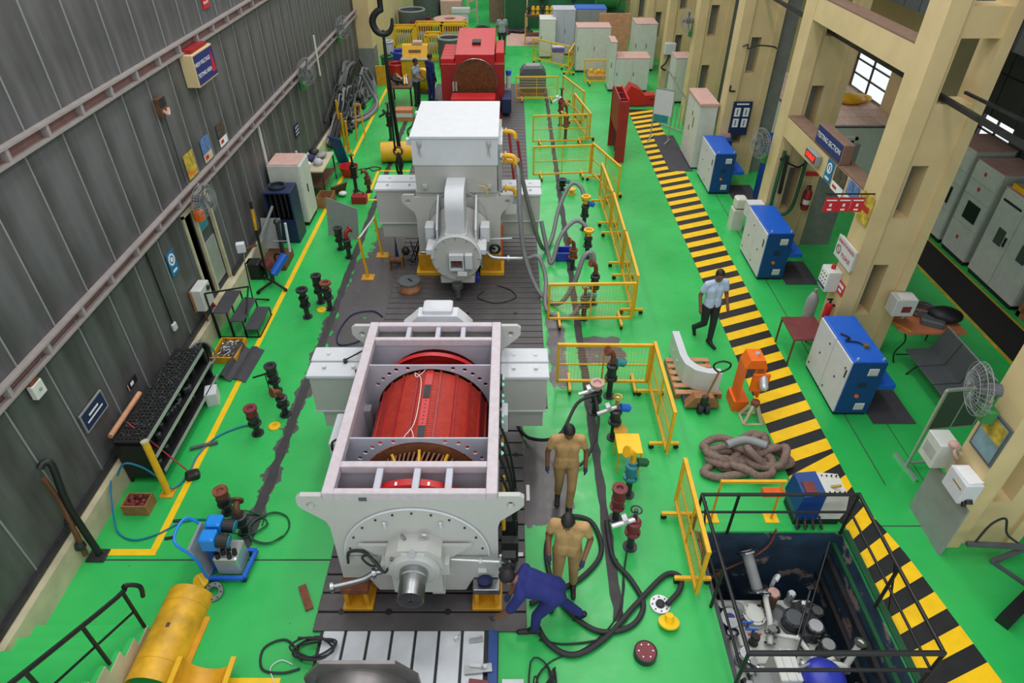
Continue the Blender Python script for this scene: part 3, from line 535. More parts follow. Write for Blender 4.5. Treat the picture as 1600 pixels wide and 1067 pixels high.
# arched duct
aa = [(-.58+.32*math.cos(t), 1.98+.36*math.sin(t)) for t in [PI*.5+PI*.5*i/10 for i in range(11)]]
part('arched_duct', H, 'white', PR([(-.02, 2.34)]+aa+[(-.9, 1.5), (-.02, 1.5)], 'x', -.19, .19), sm=True); part('duct_flange', H, 'white', B(-.22, .22, -.93, -.3, 1.46, 1.5))
part('round_seat', H, 'machine', TU([(.62*math.cos(a), -.01, 1.4+.62*math.sin(a)) for a in [PI*i/24 for i in range(25)]], .012, 5, 0))
for s in (-1, 1):
    part('support_rib', H, 'white', PR([(0, 1.95), (-.06, 1.95), (-.72, 1.5), (-.72, 1.0), (0, 1.0)], 'x', s*.4-.02, s*.4+.02)); part('lamp_box', H, 'white', BB(s*.58-.1, s*.58+.1, -.5, -.2, 1.1, 1.45, .02)); part('rod', H, 'alu', CY((s*.5, -.6, .5), (s*.5, -.6, 1.3), .02, n=8))
    part('side_ear', H, 'white', BB(s*.52-.1, s*.52+.1, -1.0, -.55, 1.08, 1.2, .015))
bs = part('bearing_drum', H, 'machine', LA([(.5, 0), (.52, .04), (.52, .1), (.46, .12), (.46, .6), (.7, 1.0)], (0, -1.06, 1.02), (0, 1, 0), 40), sm=True)
part('drum_rim', bs, 'white', TU([(.5*math.cos(a), -1.05, 1.02+.5*math.sin(a)) for a in [PI*i/24 for i in range(25)]], .025, 6, 0))
for i in range(12): a = 2*PI*i/12; part('bolt', bs, 'alu', CY((.46*math.cos(a), -1.08, 1.02+.46*math.sin(a)), (.46*math.cos(a), -1.06, 1.02+.46*math.sin(a)), .018, n=8))
wn = part('shaft_window', bs, 'white', PH([(-.14, .78), (.16, .78), (.16, 1.14), (-.14, 1.14)], [[(-.11, .81), (.13, .81), (.13, 1.02), (-.11, 1.02)]], 'y', -1.16, -1.06)); part('red_shaft', wn, 'maroon', CY((.01, -1.07, .92), (.01, -1.1, .92), .06, n=14)); part('dark_recess', wn, 'greydark', B(-.11, .13, -1.075, -1.065, .81, 1.02)); part('side_box', wn, 'white', BB(.18, .34, -1.18, -1.06, .84, 1.16, .01)); part('tag', wn, 'paper', BC((.12, -1.17, .72), (.2, .01, .1)))
part('drain_flange', H, 'steel', CY((0, -1.1, .35), (0, -1.1, .45), .12, n=16), CY((0, -1.1, .1), (0, -1.1, .35), .06, n=12)); part('foot', H, 'machine', BB(-.36, .36, -1.0, 0, .4, .55, .02))
part('oil_pipe', H, 'alu', TU([(.6, -.4, .8), (.75, -.5, .72), (1.2, -.5, .7), (1.5, -.5, .7)], .035, 8, 4), CY((1.05, -.5, .7), (1.09, -.5, .7), .07, n=12), CY((.55, -.3, 1.05), (1.15, -.3, 1.08), .02, n=8), sm=True); part('hand_wheel', H, 'black', TO((.78, -.45, .9), .1, .03, (0, 1, 0), 18, 6), CY((.7, -.4, .9), (.78, -.45, .9), .03, n=8))
tl = tbox('terminal_box', H, -1.88, -.9, .8, 1.5, .5, 1.72, foot=.1); tr = tbox('terminal_box', H, .9, 1.78, .8, 1.5, .55, 1.6, foot=.1)
part('label_plate', tr, 'paper', B(1.0, 1.25, .785, .79, 1.1, 1.35), label='white label plate with blue border')
for yy, z in ((.1, 2.75), (.2, 2.6), (1.35, 2.8), (.3, 1.95)): part('yellow_valve', H, 'yellow', TU([(.93, yy, z), (1.1, yy, z), (1.2, yy-.02, z-.04), (1.22, yy-.04, z-.14)], .05, 8, 3), CY((1.0, yy, z), (1.03, yy, z), .08, n=10), sm=True); part('flange_pair', H, 'alu', CY((.9, yy, z), (.95, yy, z), .09, n=12))
part('earth_wire', H, 'yellow', TU([(.45, -.08, 2.18), (.6, -.12, 2.16), (.64, -.14, 2.0)], .012, 5, 4))
for i, (x, y) in enumerate(((-1.85, 12.62), (-.42, 12.62))):
    s = thing('support_block', ('orange-yellow support block beside the wooden cable drum', 'orange-yellow support block beside the blue tray')[i], 'support block', (x, y, .041))
    part('base', s, 'yellow', BB(-.27, .27, 0, .6, 0, .09, .01)); part('web', s, 'yellowdeep', B(-.2, .2, .06, .5, .09, .5)); part('top_plate', s, 'steel', BB(-.16, .16, .08, .5, .5, .56, .01))
part('post', s, 'orange', B(.1, .24, .5, .62, .09, 1.0))
# cooling hoses from the hood to the standpipes
def hose(label, pts, r, m='hosegrey', name='hose', cat='hose', k=6, n=10, sm=True): return solo(name, label, cat, m, TU(pts, r, n, k), sm=sm)
hose('grey hose hanging down from the lower yellow valve beside the white hood', [(.12, 12.9, 2.5), (.16, 12.7, 2.35), (.2, 12.4, 1.6), (.3, 12.2, .8), (.6, 11.8, .15), (1.0, 11.4, .1), (1.3, 11.5, .5), (1.5, 11.7, 1.05), (1.68, 11.75, 1.1), (1.72, 11.65, .85)], .05)
hose('grey hose dropping behind the terminal box and looping over to the far standpipe', [(.14, 13.0, 2.6), (.2, 13.2, 2.3), (.45, 13.4, 1.2), (.75, 13.6, .2), (1.0, 14.2, .12), (1.2, 14.9, .6), (1.5, 15.3, 1.05), (1.75, 15.2, 1.0), (1.82, 15.0, .75)], .05)
hose('grey hose arching between the two standpipes near the blue crate', [(.7, 13.6, .9), (.85, 13.3, .3), (.95, 13.1, .08), (1.15, 13.5, .55), (1.5, 13.8, .8), (1.75, 13.7, .7), (1.78, 13.5, .4)], .05)
hose('grey hose sagging from the oil pipe onto the green floor behind the mesh fence', [(.38, 12.25, .7), (.6, 12.2, .75), (.75, 11.9, .4), (.75, 11.2, .08), (1.2, 10.95, .08), (1.5, 11.1, .4), (1.62, 11.1, .5)], .045)
# ================================================================ YELLOW MESH BARRIERS
def fence(label, p0, p1, h=.95, mid=True, wire=True):
    p0, p1 = Vector(p0+(0,)), Vector(p1+(0,)); L = (p1-p0).length; a = math.atan2(p1.y-p0.y, p1.x-p0.x); c = (p0+p1)/2
    t = thing('mesh_barrier', label, 'barrier', tuple(c), a, 'yellow mesh barriers on castors'); l = L/2; zb = .14; r = .022
    part('bottom_rail', t, 'yellow', *BAR([(-l, 0, zb), (l, 0, zb)], r)); part('top_rail', t, 'yellow', *BAR([(-l-r, 0, h), (l+r, 0, h)], r*1.2))
    for s in (-1, 1): part('post', t, 'yellow', *BAR([(s*l, 0, zb-r), (s*l, 0, h)], r))
    part('centre_post', t, 'yellow', *BAR([(0, 0, zb), (0, 0, h)], .012)); part('mid_rail', t, 'yellow', *BAR([(-l, 0, (h+zb)*.48), (l, 0, (h+zb)*.48)], .01))
    if wire:
        w = [TU([(-l+.06*i, 0, zb), (-l+.06*i, 0, h)], .0022, 3, 0) for i in range(1, int(L/.06))]+[TU([(-l, 0, zb+.06*i), (l, 0, zb+.06*i)], .0022, 3, 0) for i in range(1, int((h-zb)/.06)+1)]
        part('wire_mesh', t, 'yellowdeep', *w, kind='stuff')
    for s in (-1, 1):
        f = part('foot', t, 'yellow', *BAR([(s*(l-.22), -.24, .11), (s*(l-.22), .24, .11)], .024))
        for q in (-1, 1): part('castor', f, 'black', CY((s*(l-.22)-.02, q*.2, .045), (s*(l-.22)+.02, q*.2, .045), .045, n=10), B(s*(l-.22)-.025, s*(l-.22)+.025, q*.2-.02, q*.2+.02, .045, .09))
    return t
fence('yellow mesh barrier facing the viewer behind the right terminal box of the open generator', (.83, 8.88), (2.42, 8.86))
fence('yellow mesh barrier running towards the viewer beside the small yellow table', (2.47, 8.86), (2.47, 7.15), 1.0)
fence('yellow mesh barrier facing the viewer in front of the looping grey hoses', (.76, 10.8), (2.44, 10.84))
fence('nearest lengthwise yellow barrier of the long row beside the hoses', (2.5, 10.95), (2.52, 12.75), 1.05)
fence('second lengthwise yellow barrier of the long row beside the hoses', (2.5, 12.85), (2.5, 14.75), 1.05)
fence('third lengthwise yellow barrier at the far end of the row beside the hoses', (2.48, 14.85), (2.42, 16.6), 1.05)
fence('yellow barrier standing alone slanting towards the tall red frame', (2.35, 18.2), (2.9, 16.5), 1.0)
fence('yellow barrier facing the viewer behind the small yellow floor flange', (.66, 18.05), (2.3, 18.2), .95)
fence('yellow barrier facing the viewer in front of the dark valve column', (.72, 20.7), (2.45, 20.85), .95)
fence('slanting yellow barrier left of the tall red frame', (2.55, 20.9), (2.2, 23.0), .95)
fence('slanting yellow barrier between the valve column and the grey cabinets', (2.55, 23.2), (1.95, 25.2), .95)
fence('yellow barrier in front of the grey motor on its stand', (.2, 25.2), (1.75, 25.25), .9)
fence('yellow barrier in front of the pale blue cabinet far back', (1.0, 31.0), (2.5, 29.6), .95)
fence('short slanting yellow barrier beside the far cabinets', (2.4, 28.6), (2.85, 30.5), .95)
fence('yellow barrier in front of the tray of yellow parts', (2.95, 27.4), (4.5, 27.5), .95)
fence('yellow mesh barrier beside the machine pit, nearest the viewer', (2.39, 4.72), (2.42, 6.2), 1.0)
# ================================================================ VALVE STANDPIPES
def standpipe(label, x, y, h=.9, body='darksteel', top='elbow', acc='rust', motor=None, extra=None, name='valve_standpipe', az=0, s=1.0):
    t = thing(name, label, 'valve', (x, y, 0), az)
    part('pipe', t, 'darksteel', LA([(.05*s, 0), (.05*s, h*.4)], n=12)); part('base_flange', t, 'darksteel', LA([(.1*s, 0), (.1*s, .02)], n=14))
    b = part('body', t, body, LA([(.11*s, h*.38), (.11*s, h*.42), (.075*s, h*.43), (.085*s, h*.5), (.075*s, h*.6), (.1*s, h*.61), (.1*s, h*.66), (.06*s, h*.68), (.07*s, h*.72)], n=16), sm=True)
    for i in range(4): a = PI/4+i*PI/2; part('bolt', b, 'black', CY((.095*s*math.cos(a), .095*s*math.sin(a), h*.37), (.095*s*math.cos(a), .095*s*math.sin(a), h*.44), .012, n=6))
    if top == 'elbow': part('elbow', t, acc, TU([(0, 0, h*.68), (0, 0, h*.82), (-.03*s, -.02, h*.92), (-.1*s, -.04, h*.97)], .045*s, 10, 4), CY((-.1*s, -.04, h*.97), (-.13*s, -.05, h*.985), .085*s, n=14), sm=True)
    elif top == 'flange': part('top_flange', t, acc, LA([(.06*s, h*.68), (.06*s, h*.85), (.12*s, h*.86), (.12*s, h*.92), (.07*s, h*.92), (.06*s, h*.87)], n=16))
    elif top == 'disc': part('top_flange', t, acc, LA([(.09*s, h*.7), (.09*s, h*.9), (.11*s, h*.91), (.11*s, h*.97), (.05*s, h*.97), (.04*s, h*.92)], n=16))
    else: part('spindle', t, acc, CY((0, 0, h*.7), (0, 0, h*.95), .03*s), TO((0, 0, h*.95), .07*s, .012, (0, 0, 1), 14, 5))
    if motor: part('actuator', t, motor, CY((.06*s, 0, h*.72), (.2*s, .02, h*.68), .065*s, n=12), CY((.2*s, .02, h*.68), (.22*s, .02, h*.67), .045*s, n=12))
    if extra: part('branch', t, extra, CY((0, -.02, h*.75), (-.3*s, -.05, h*.62), .035*s, n=8), CY((-.1*s, 0, h*.76), (-.16*s, -.01, h*.73), .07*s, n=10))
    return t
standpipe('tall red and teal valve standpipe inside the mesh barrier', 1.74, 8.62, 1.08, 'darksteel', 'elbow', 'rust', 'teal')
standpipe('valve standpipe with silver cylinder on the rail groove', 1.44, 8.2, .75, 'darksteel', 'flange', 'pink', None, 'silver')
standpipe('slim standpipe with blue actuator and long chrome arm left of it', 1.68, 7.6, .95, 'darksteel', 'spindle', 'brass', 'blue', 'alu')
standpipe('yellow-topped green standpipe in front of the small yellow table', 1.76, 6.42, 1.0, 'teal', 'elbow', 'yellow', 'greendark')
standpipe('maroon flanged standpipe between the rail groove and the pit', 1.52, 5.98, .7, 'maroon', 'disc', 'maroon', None)
standpipe('standpipe with silver box and wires, nearest the pit barrier', 1.66, 5.5, .85, 'maroon', 'spindle', 'darksteel', None, 'silver')
standpipe('rust-brown standpipe joined to a grey hose behind the front mesh barrier', 1.75, 11.55, 1.05, 'darksteel', 'elbow', 'rust', None)
standpipe('low valve cluster with teal actuator behind the front mesh barrier', 1.5, 11.0, .8, 'greydark', 'spindle', 'rust', 'teal')
standpipe('valve standpipe beside the blue crate', 1.8, 13.5, .8, 'darksteel', 'flange', 'yellow', None)
standpipe('short rusty standpipe left of the blue crate', 1.42, 13.0, .75, 'rust', 'elbow', 'rust', None)
standpipe('yellow-topped standpipe joined to the farthest grey hose', 1.85, 14.9, 1.0, 'darksteel', 'flange', 'yellow', 'blue')
standpipe('dark tangle of valve and wires on the far rail groove', 1.72, 22.6, 1.3, 'maroon', 'spindle', 'darksteel', None, 'silver')
standpipe('slim dark valve column behind the far mesh barrier', 1.8, 21.2, 1.2, 'rust', 'elbow', 'rust', None, 'brass')
standpipe('small dark valve lying near the yellow floor flange by the far barrier', 1.45, 17.3, .35, 'darksteel', 'flange', 'darksteel', 'teal')
solo('floor_flange', 'small yellow flange stub on the floor behind the row of barriers', 'flange', 'yellow', LA([(.1, 0), (.1, .02), (.05, .03), (.05, .14), (.12, .15), (.12, .17)], (1.7, 17.0, .001)), sm=True)
solo('plastic_crate', 'blue plastic crate on the floor among the grey hoses', 'crate', 'bluepump', PH([(1.05, 13.3), (1.45, 13.3), (1.45, 13.65), (1.05, 13.65)], [[(1.09, 13.34), (1.41, 13.34), (1.41, 13.61), (1.09, 13.61)]], 'z', .02, .22), B(1.07, 1.43, 13.32, 13.63, .0, .03))
yt = thing('small_table', 'small yellow metal table on the green floor', 'table', (1.82, 7.05, 0)); part('top', yt, 'yelpaint', BB(-.19, .19, -.21, .21, .42, .45, .006))
for sx in (-1, 1):
    for sy in (-1, 1): part('leg', yt, 'yellow', *BAR([(sx*.17, sy*.19, 0), (sx*.17, sy*.19, .42)], .012))
solo('blank_flange', 'round yellow blank flange leaning behind the small yellow table', 'flange', 'yellowdeep', LA([(.11, 0), (.11, .025)], (1.77, 7.5, .26), (0, -.5, 1)), CY((1.77, 7.52, 0), (1.77, 7.5, .25), .03, n=8))
# black hoses on the near floor
hose('black hose curving from the standpipe round the first worker', [(1.42, 8.1, .5), (1.1, 7.95, .45), (.75, 7.3, .35), (.3, 7.5, .1), (.1, 7.9, .05)], .028, 'rubber'); hose('black hose dropping behind the first worker in khaki', [(1.4, 8.15, .5), (1.42, 7.6, .3), (1.15, 7.0, .08), (.8, 6.9, .05)], .026, 'rubber')
hose('thick black hose looping round the second worker on the floor', [(1.38, 5.9, .05), (1.4, 5.3, .04), (1.6, 4.95, .04), (1.7, 4.6, .04), (1.5, 4.32, .04), (1.1, 4.25, .04), (.75, 4.5, .04), (.55, 4.9, .04), (.5, 5.5, .04), (.75, 5.95, .04), (1.15, 5.9, .04), (1.25, 5.4, .04), (.95, 5.0, .04), (.5, 4.75, .04), (.25, 4.62, .04)], .035, 'rubber', k=8)
hose('thick black hose running from the silver flange towards the bending worker', [(2.0, 4.6, .06), (2.2, 4.8, .06), (2.25, 5.0, .05), (2.05, 5.02, .05), (1.6, 4.6, .05), (1.15, 4.15, .05), (.75, 3.95, .05), (.45, 4.1, .05), (.3, 4.4, .05)], .036, 'rubber', k=8)
hose('thin black cable crossing the floor beside the rail groove', [(1.6, 5.4, .02), (1.5, 5.0, .02), (1.4, 4.5, .02), (1.2, 4.2, .02), (.7, 4.1, .02), (.35, 4.15, .02)], .012, 'rubber'); hose('loose thin cable on the wet floor near the bending worker', [(1.45, 5.3, .015), (1.5, 4.9, .015), (1.3, 4.4, .015), (.9, 4.05, .015), (.5, 3.9, .015), (.3, 3.7, .015)], .009, 'rubber')
rnd = random.Random(4)
hose('tangle of black cables beside the front bed plate', [(.3+rnd.uniform(-.15, .25), 3.3+rnd.uniform(-.55, .65), .02+.004*i) for i in range(34)], .011, 'rubber', 'cable_tangle', 'cable', 5, 6)
rnd = random.Random(9)
hose('coil of dark cables at the left end of the front bed plate', [(-2.35+.25*math.cos(i*1.1)+rnd.uniform(-.05, .05), 4.0+.13*math.sin(i*1.1)+rnd.uniform(-.04, .04), .03+.006*i) for i in range(26)], .013, 'rubber', 'cable_coil', 'cable', 5, 6)
hose('dark cable looping over the green floor left of the front bed plate', [(-2.5, 3.9, .02), (-2.75, 4.15, .02), (-3.0, 4.05, .02), (-2.95, 3.8, .02), (-2.7, 3.75, .02), (-2.5, 3.8, .02)], .014, 'rubber'); hose('thin white cord beside the dark sheet at the bottom edge', [(-2.6, 3.85, .02), (-2.75, 3.9, .02), (-2.85, 3.8, .02), (-2.75, 3.6, .02), (-2.85, 3.45, .02), (-2.95, 3.5, .02)], .006, 'paper')
fl = thing('pipe_flange', 'silver bolted flange with a black hose end on the near floor', 'flange', (1.92, 4.62, 0)); part('disc', fl, 'silver', LA([(.13, 0), (.13, .035), (.06, .035), (.055, .01)], n=24)); part('hose_end', fl, 'rubber', LA([(.055, .01), (.055, .06), (.03, .07)], n=14))
for i in range(8): part('bolt_hole', fl, 'black', CY((.1*math.cos(i*PI/4), .1*math.sin(i*PI/4), .03), (.1*math.cos(i*PI/4), .1*math.sin(i*PI/4), .037), .012, n=8))
solo('pipe_flange', 'yellow flange with short neck tilted on the near floor', 'flange', 'yelpaint', mv(LA([(.13, 0), (.13, .025), (.055, .03), (.05, .12)], n=24), (1.98, 4.36, .04), rx=-.35), sm=True)
md = thing('manhole_disc', 'maroon round plate with bolts on the near floor', 'disc', (1.62, 3.97, 0)); part('disc', md, 'maroon', LA([(.12, 0), (.135, .01), (.135, .1), (.11, .105), (.0, .105)], n=24)); part('rim', md, 'darksteel', LA([(.138, .0), (.138, .1), (.125, .108)], n=24, cap=False))
for i in range(6): part('bolt', md, 'silver', CY((.085*math.cos(i*PI/3), .085*math.sin(i*PI/3), .1), (.085*math.cos(i*PI/3), .085*math.sin(i*PI/3), .115), .01, n=6))
# ================================================================ PALLET TRUCK, PALLET, CURVED DUCT
pl = thing('wooden_pallet', 'worn pinkish wooden pallet carrying the white curved duct', 'pallet', (3.3, 9.05, 0))
for i in range(6): part('board', pl, 'wood', BB(-.4, .4, -.5+i*.18, -.39+i*.18, .1, .125, .004))
for x in (-.37, 0, .37): part('bearer', pl, 'woodbrown', B(x-.04, x+.04, -.5, .5, 0, .1))
J = [(-.26, .72), (-.26, .0), (-.22, -.24), (-.08, -.42), (.12, -.5), (.36, -.52), (.36, -.38), (.12, -.36), (0, -.28), (-.1, -.14), (-.13, .0), (-.13, .72)]
dc = thing('duct_section', 'white curved J-shaped duct section lying on the pallet', 'duct', (3.28, 9.1, .13)); part('shell', dc, 'offwhite', PR(J, 'z', 0, .4)); part('top_flange', dc, 'white', PR(J, 'z', .4, .42))
for x, y in ((-.29, .3), (-.29, 0), (.31, -.45)): part('stud', dc, 'alu', CY((x-.03, y, .3), (x, y, .3), .015, n=6))
pj = thing('pallet_truck', 'grimy pallet truck with looped handle in front of the white duct', 'pallet truck', (3.3, 8.32, 0))
part('fork', pj, 'darksteel', BB(-.3, -.15, 0, .25, .06, .1, .008)); part('fork', pj, 'darksteel', BB(.15, .3, 0, .25, .06, .1, .008)); part('chassis', pj, 'woodbrown', PR([(-.3, .08), (.3, .08), (.16, .3), (-.16, .3)], 'y', -.08, .08))
part('pump', pj, 'darksteel', CY((0, -.1, .1), (0, -.1, .35), .06), sm=True); part('tiller', pj, 'woodbrown', *BAR([(0, -.1, .3), (.1, -.16, .95)], .02)); part('handle', pj, 'black', TU([(.1, -.16, .93), (.0, -.16, 1.03), (.0, -.16, 1.12), (.12, -.16, 1.17), (.25, -.16, 1.12), (.24, -.16, 1.02), (.1, -.16, .93)], .016, 8, 4))
for x in (-.06, .06): part('wheel', pj, 'rubber', CY((x-.035, -.12, .09), (x+.035, -.12, .09), .09, n=16))
oj = thing('hydraulic_jack', 'orange hydraulic lifting jack beside the hazard walkway', 'jack', (4.05, 8.35, 0))
part('side_frame', oj, 'orange', B(-.2, -.16, -.1, .2, 0, .95)); part('side_frame', oj, 'orange', B(.12, .16, -.1, .2, .3, .95)); part('cap', oj, 'orange', PR([(-.2, .95), (.16, .95), (.1, 1.12), (-.14, 1.12)], 'y', -.12, .2)); part('front_plate', oj, 'orange', B(-.08, .2, -.22, -.18, .55, .9)); part('foot', oj, 'orange', B(-.24, .02, -.12, .25, 0, .22)); part('cylinder', oj, 'silver', CY((.1, -.3, .7), (.1, -.16, .85), .07, n=14), SP((.1, -.3, .72), .07), sm=True); part('gauge', oj, 'silver', LA([(.04, 0), (.04, .04)], (0, .05, 1.12), n=12))
ts = thing('jack_stand', 'cream tripod jack stand in front of the orange jack', 'stand', (4.08, 8.03, 0)); part('base_frame', ts, 'creamlow', *BAR([(-.16, -.14, .015), (.16, -.14, .015), (.16, .14, .015), (-.16, .14, .015), (-.16, -.14, .015)], .015)); part('head', ts, 'rust', LA([(.07, .34), (.07, .42), (.03, .43)], n=12))
for a in (0, 1, 2, 3): part('leg', ts, 'creamlow', *BAR([(.15*(1 if a in (0, 1) else -1), .13*(1 if a in (0, 2) else -1), .02), (.03*(1 if a in (0, 1) else -1), .03*(1 if a in (0, 2) else -1), .36)], .022))
# rope pile
rp = thing('rope_pile', 'heap of thick brown-grey ropes beside the hazard walkway', 'rope', (3.66, 7.05, 0)); rnd = random.Random(3)
for q in range(9):
    cx, cy = rnd.uniform(-.38, .38), rnd.uniform(-.2, .2); rx, ry = rnd.uniform(.2, .34), rnd.uniform(.14, .24); ph = rnd.uniform(0, 6)
    part('rope_coil', rp, 'rope', TU([(cx+rx*math.cos(ph+i*.7)*(1+.2*math.sin(i*2.1+q)), cy+ry*math.sin(ph+i*.7)*(1+.2*math.cos(i*1.7)), .065+.035*q*(.6+.4*math.sin(i*1.3+q)) ) for i in range(9)], .062, 9, 5, True), sm=True)
part('blue_strand', rp, 'greymid', TU([(-.3, .05, .36), (0, .12, .4), (.3, .02, .38)], .065, 9, 5), sm=True)
yf = thing('trestle', 'low yellow trestle frame behind the pit railing', 'trestle', (3.36, 6.02, 0)); part('top_bar', yf, 'yellow', *BAR([(-.42, .05, .7), (.5, .05, .7)], .022)); part('cross_bar', yf, 'orange', *BAR([(.2, .03, .5), (.5, .03, .5)], .05))
for x in (-.45, .42): part('leg', yf, 'yellowdeep', *BAR([(x, -.04, .02), (x+.04, .05, .7)], .016)); part('foot_plate', yf, 'yelpaint', BB(x-.1, x+.1, -.12, .06, 0, .015, .003))
gn = thing('pump_unit', 'blue and white boxy pump unit at the corner of the pit', 'pump', (4.38, 6.02, 0))
part('blue_housing', gn, 'bluedark', PR([(-.32, .12), (-.36, .3), (-.32, .62), (-.02, .66), (-.02, .12)], 'y', -.16, .28)); part('white_panel', gn, 'offwhite', PR([(-.02, .12), (-.02, .66), (.3, .62), (.36, .3), (.32, .12)], 'y', -.14, .26)); part('control_panel', gn, 'tablered', B(-.28, -.12, -.1, .1, .635, .655)); part('skid', gn, 'black', B(-.32, .32, -.14, .26, 0, .12))
for i in range(4): part('rivet', gn, 'black', CY((.04+.07*i, .2, .63), (.04+.07*i, .2, .665), .012, n=6), CY((.04+.07*i, -.1, .63), (.04+.07*i, -.1, .665), .012, n=6))
part('tap', gn, 'brass', CY((.1, 0, .65), (.2, -.04, .72), .02, n=8)); part('hose_bundle', gn, 'rubber', *[TU([(-.3+.1*i, -.15, .2), (-.34+.12*i, -.28, .1), (-.25+.1*i, -.2, .04)], .02, 6, 4) for i in range(4)], kind='stuff')
# ================================================================ PIT RAILING AND PIT MACHINERY
rl = thing('pit_railing', 'black pipe safety railing round the machine pit', 'railing', (3.62, 4.6, 0)); x0, x1, y0, y1 = -1.05, 1.06, -1.04, 1.12
for z, r in ((.85, .025), (.48, .018)):
    part('rail', rl, 'black', CY((x0, y1, z), (x1, y1, z), r, n=8)); part('rail', rl, 'black', CY((x1, y1, z), (x1, y0, z), r, n=8)); part('rail', rl, 'black', CY((x0, y0, z), (x1, y0, z), r*1.3, n=8)); part('rail', rl, 'black', CY((x0, y0, z), (x0, y1, z), r, n=8))
for x, y in ((x0, y1), (x0+.5, y1), (x1, y1), (x1, y0), (x1, 0), (x0, y0), (x0, 0)): part('post', rl, 'black', CY((x, y, .0), (x, y, .87), .022, n=8))
part('brace', rl, 'black', CY((x0, .5, 0), (x0+.02, 1.0, .85), .014, n=6), label='thin slanting brace'); part('brace', rl, 'black', CY((x1+.1, -.1, .1), (x1+.01, .1, .85), .014, n=6))
def pm(name, label, cat, m, *s, loc=(0, 0, 0), sm=True): return solo(name, label, cat, m, *s, sm=sm, loc=loc)
sk = thing('oil_skid', 'pale steel tank top of the lubrication skid inside the pit', 'oil tank', (3.7, 4.4, -2.3))
part('tank', sk, 'offwhite', BB(-.72, .62, -1.6, .75, -.33, 1.1, .02)); part('tank_flange', sk, 'steel', LA([(.17, 1.1), (.17, 1.13), (.1, 1.135)], (.05, .5, 0), n=20)); part('tank_flange', sk, 'steel', LA([(.12, 1.1), (.12, 1.13)], (-.5, .45, 0), n=20))
for i in range(3): part('tank_seam', sk, 'greymid', B(-.72, .62, -.2-.5*i, -.18-.5*i, 1.1, 1.115))
def vpipe(label, pts, r=.045, m='offwhite', fl=True, name='skid_pipe'):
    t = thing(name, label, 'pipe', tuple(pts[0])); o = Vector(pts[0]); Q = [Vector(p)-o for p in pts]
    part('pipe', t, m, TU(Q, r, 10, 4), sm=True)
    if fl:
        for e, f in ((0, 1), (-1, -2)): d = (Q[f]-Q[e]).normalized(); part('flange', t, 'steel', CY(Q[e], Q[e]+d*.025, r*1.9, n=14))
    return t
Z0 = -1.17
vpipe('tall pale pipe stub leaning at the right side of the pit skid', [(4.35, 4.1, Z0+.12), (4.4, 4.15, -.72), (4.42, 4.17, -.55)], .04)
vpipe('pale horizontal pipe with bent ends across the middle of the pit skid', [(3.75, 4.08, Z0+.2), (3.85, 4.08, Z0+.22), (4.2, 4.08, Z0+.22), (4.35, 4.08, Z0+.14)], .045)
vpipe('pale bent pipe descending at the far end of the pit skid', [(3.55, 5.02, -.82), (3.55, 4.95, -.9), (3.55, 4.7, -1.0), (3.5, 4.45, Z0+.04)], .04)
vpipe('large grey pipe rising at the back wall of the pit', [(3.5, 5.15, -.95), (3.42, 5.35, -.72), (3.36, 5.52, -.55)], .08, 'greymid'); vpipe('grey elbow pipe entering the pit from the left wall', [(2.7, 4.95, -1.0), (3.0, 4.95, -1.0), (3.2, 4.93, -1.03), (3.22, 4.9, Z0+.03)], .06, 'greymid')
vpipe('dark blue pipe at the left wall of the pit', [(2.65, 5.0, -.95), (2.75, 5.0, -.97), (2.82, 5.0, -.98)], .08, 'navysign'); vpipe('slim pale pipe at the near middle of the pit skid', [(3.85, 4.5, Z0+.15), (3.95, 4.3, Z0+.12), (4.0, 4.12, Z0+.1)], .035)
vpipe('pale pipe bending down at the near right of the pit', [(4.45, 3.95, -1.2), (4.55, 3.8, -1.25), (4.5, 3.6, -1.3), (4.3, 3.55, -1.35)], .04)
def filt(label, x, y, h, r, m='offwhite', cap='pink', name='oil_filter'):
    t = thing(name, label, 'filter', (x, y, Z0-.02)); part('canister', t, m, LA([(r*1.2, 0), (r*1.2, .02), (r, .03), (r, h*.8), (r*1.15, h*.82), (r*1.15, h)], n=18), sm=True); part('cap', t, cap, LA([(r*.95, h), (r*.9, h+.02)], n=18))
    for i in range(6): part('cap_bolt', t, 'black', CY((r*math.cos(i*PI/3), r*math.sin(i*PI/3), h), (r*math.cos(i*PI/3), r*math.sin(i*PI/3), h+.02), .008, n=6))
    return t
filt('round filter with pinkish cap at the far end of the pit skid', 3.68, 5.05, .32, .085, 'brown'); filt('white round cover at the far left of the pit skid', 3.4, 4.85, .12, .14, 'offwhite', 'offwhite'); filt('small black breather cap on the pit tank', 3.3, 4.5, .16, .055, 'black', 'black'); filt('dark pump body in the middle of the pit skid', 3.9, 4.75, .2, .13, 'darksteel', 'greydark'); filt('second dark pump body right of the middle in the pit', 4.12, 4.6, .26, .1, 'darksteel', 'silver'); filt('round gauge standing on the pit skid', 4.05, 4.9, .3, .035, 'steel', 'paper', 'pressure_gauge')
filt('grey pump head at the near left of the pit', 3.1, 4.25, .2, .1, 'greymid', 'silver'); filt('dark valve body at the near right of the pit', 4.2, 4.35, .24, .09, 'black', 'greymid'); filt('steel strainer at the near centre of the pit', 3.75, 3.85, .25, .11, 'steel', 'brass'); filt('pale strainer at the near right of the pit', 4.1, 3.9, .25, .11, 'offwhite', 'brass')
for i, (x, y, m_) in enumerate(((3.28, 4.72, 'blue'), (3.32, 4.62, 'blue'), (3.34, 4.55, 'red'))): solo('lever_valve', ('far blue handled', 'near blue handled', 'red handled')[i]+' lever valve on the pit tank', 'valve', m_, B(x-.12, x+.06, y-.01, y+.01, Z0+.1, Z0+.12), CY((x, y, Z0-.03), (x, y, Z0+.1), .02, n=8))
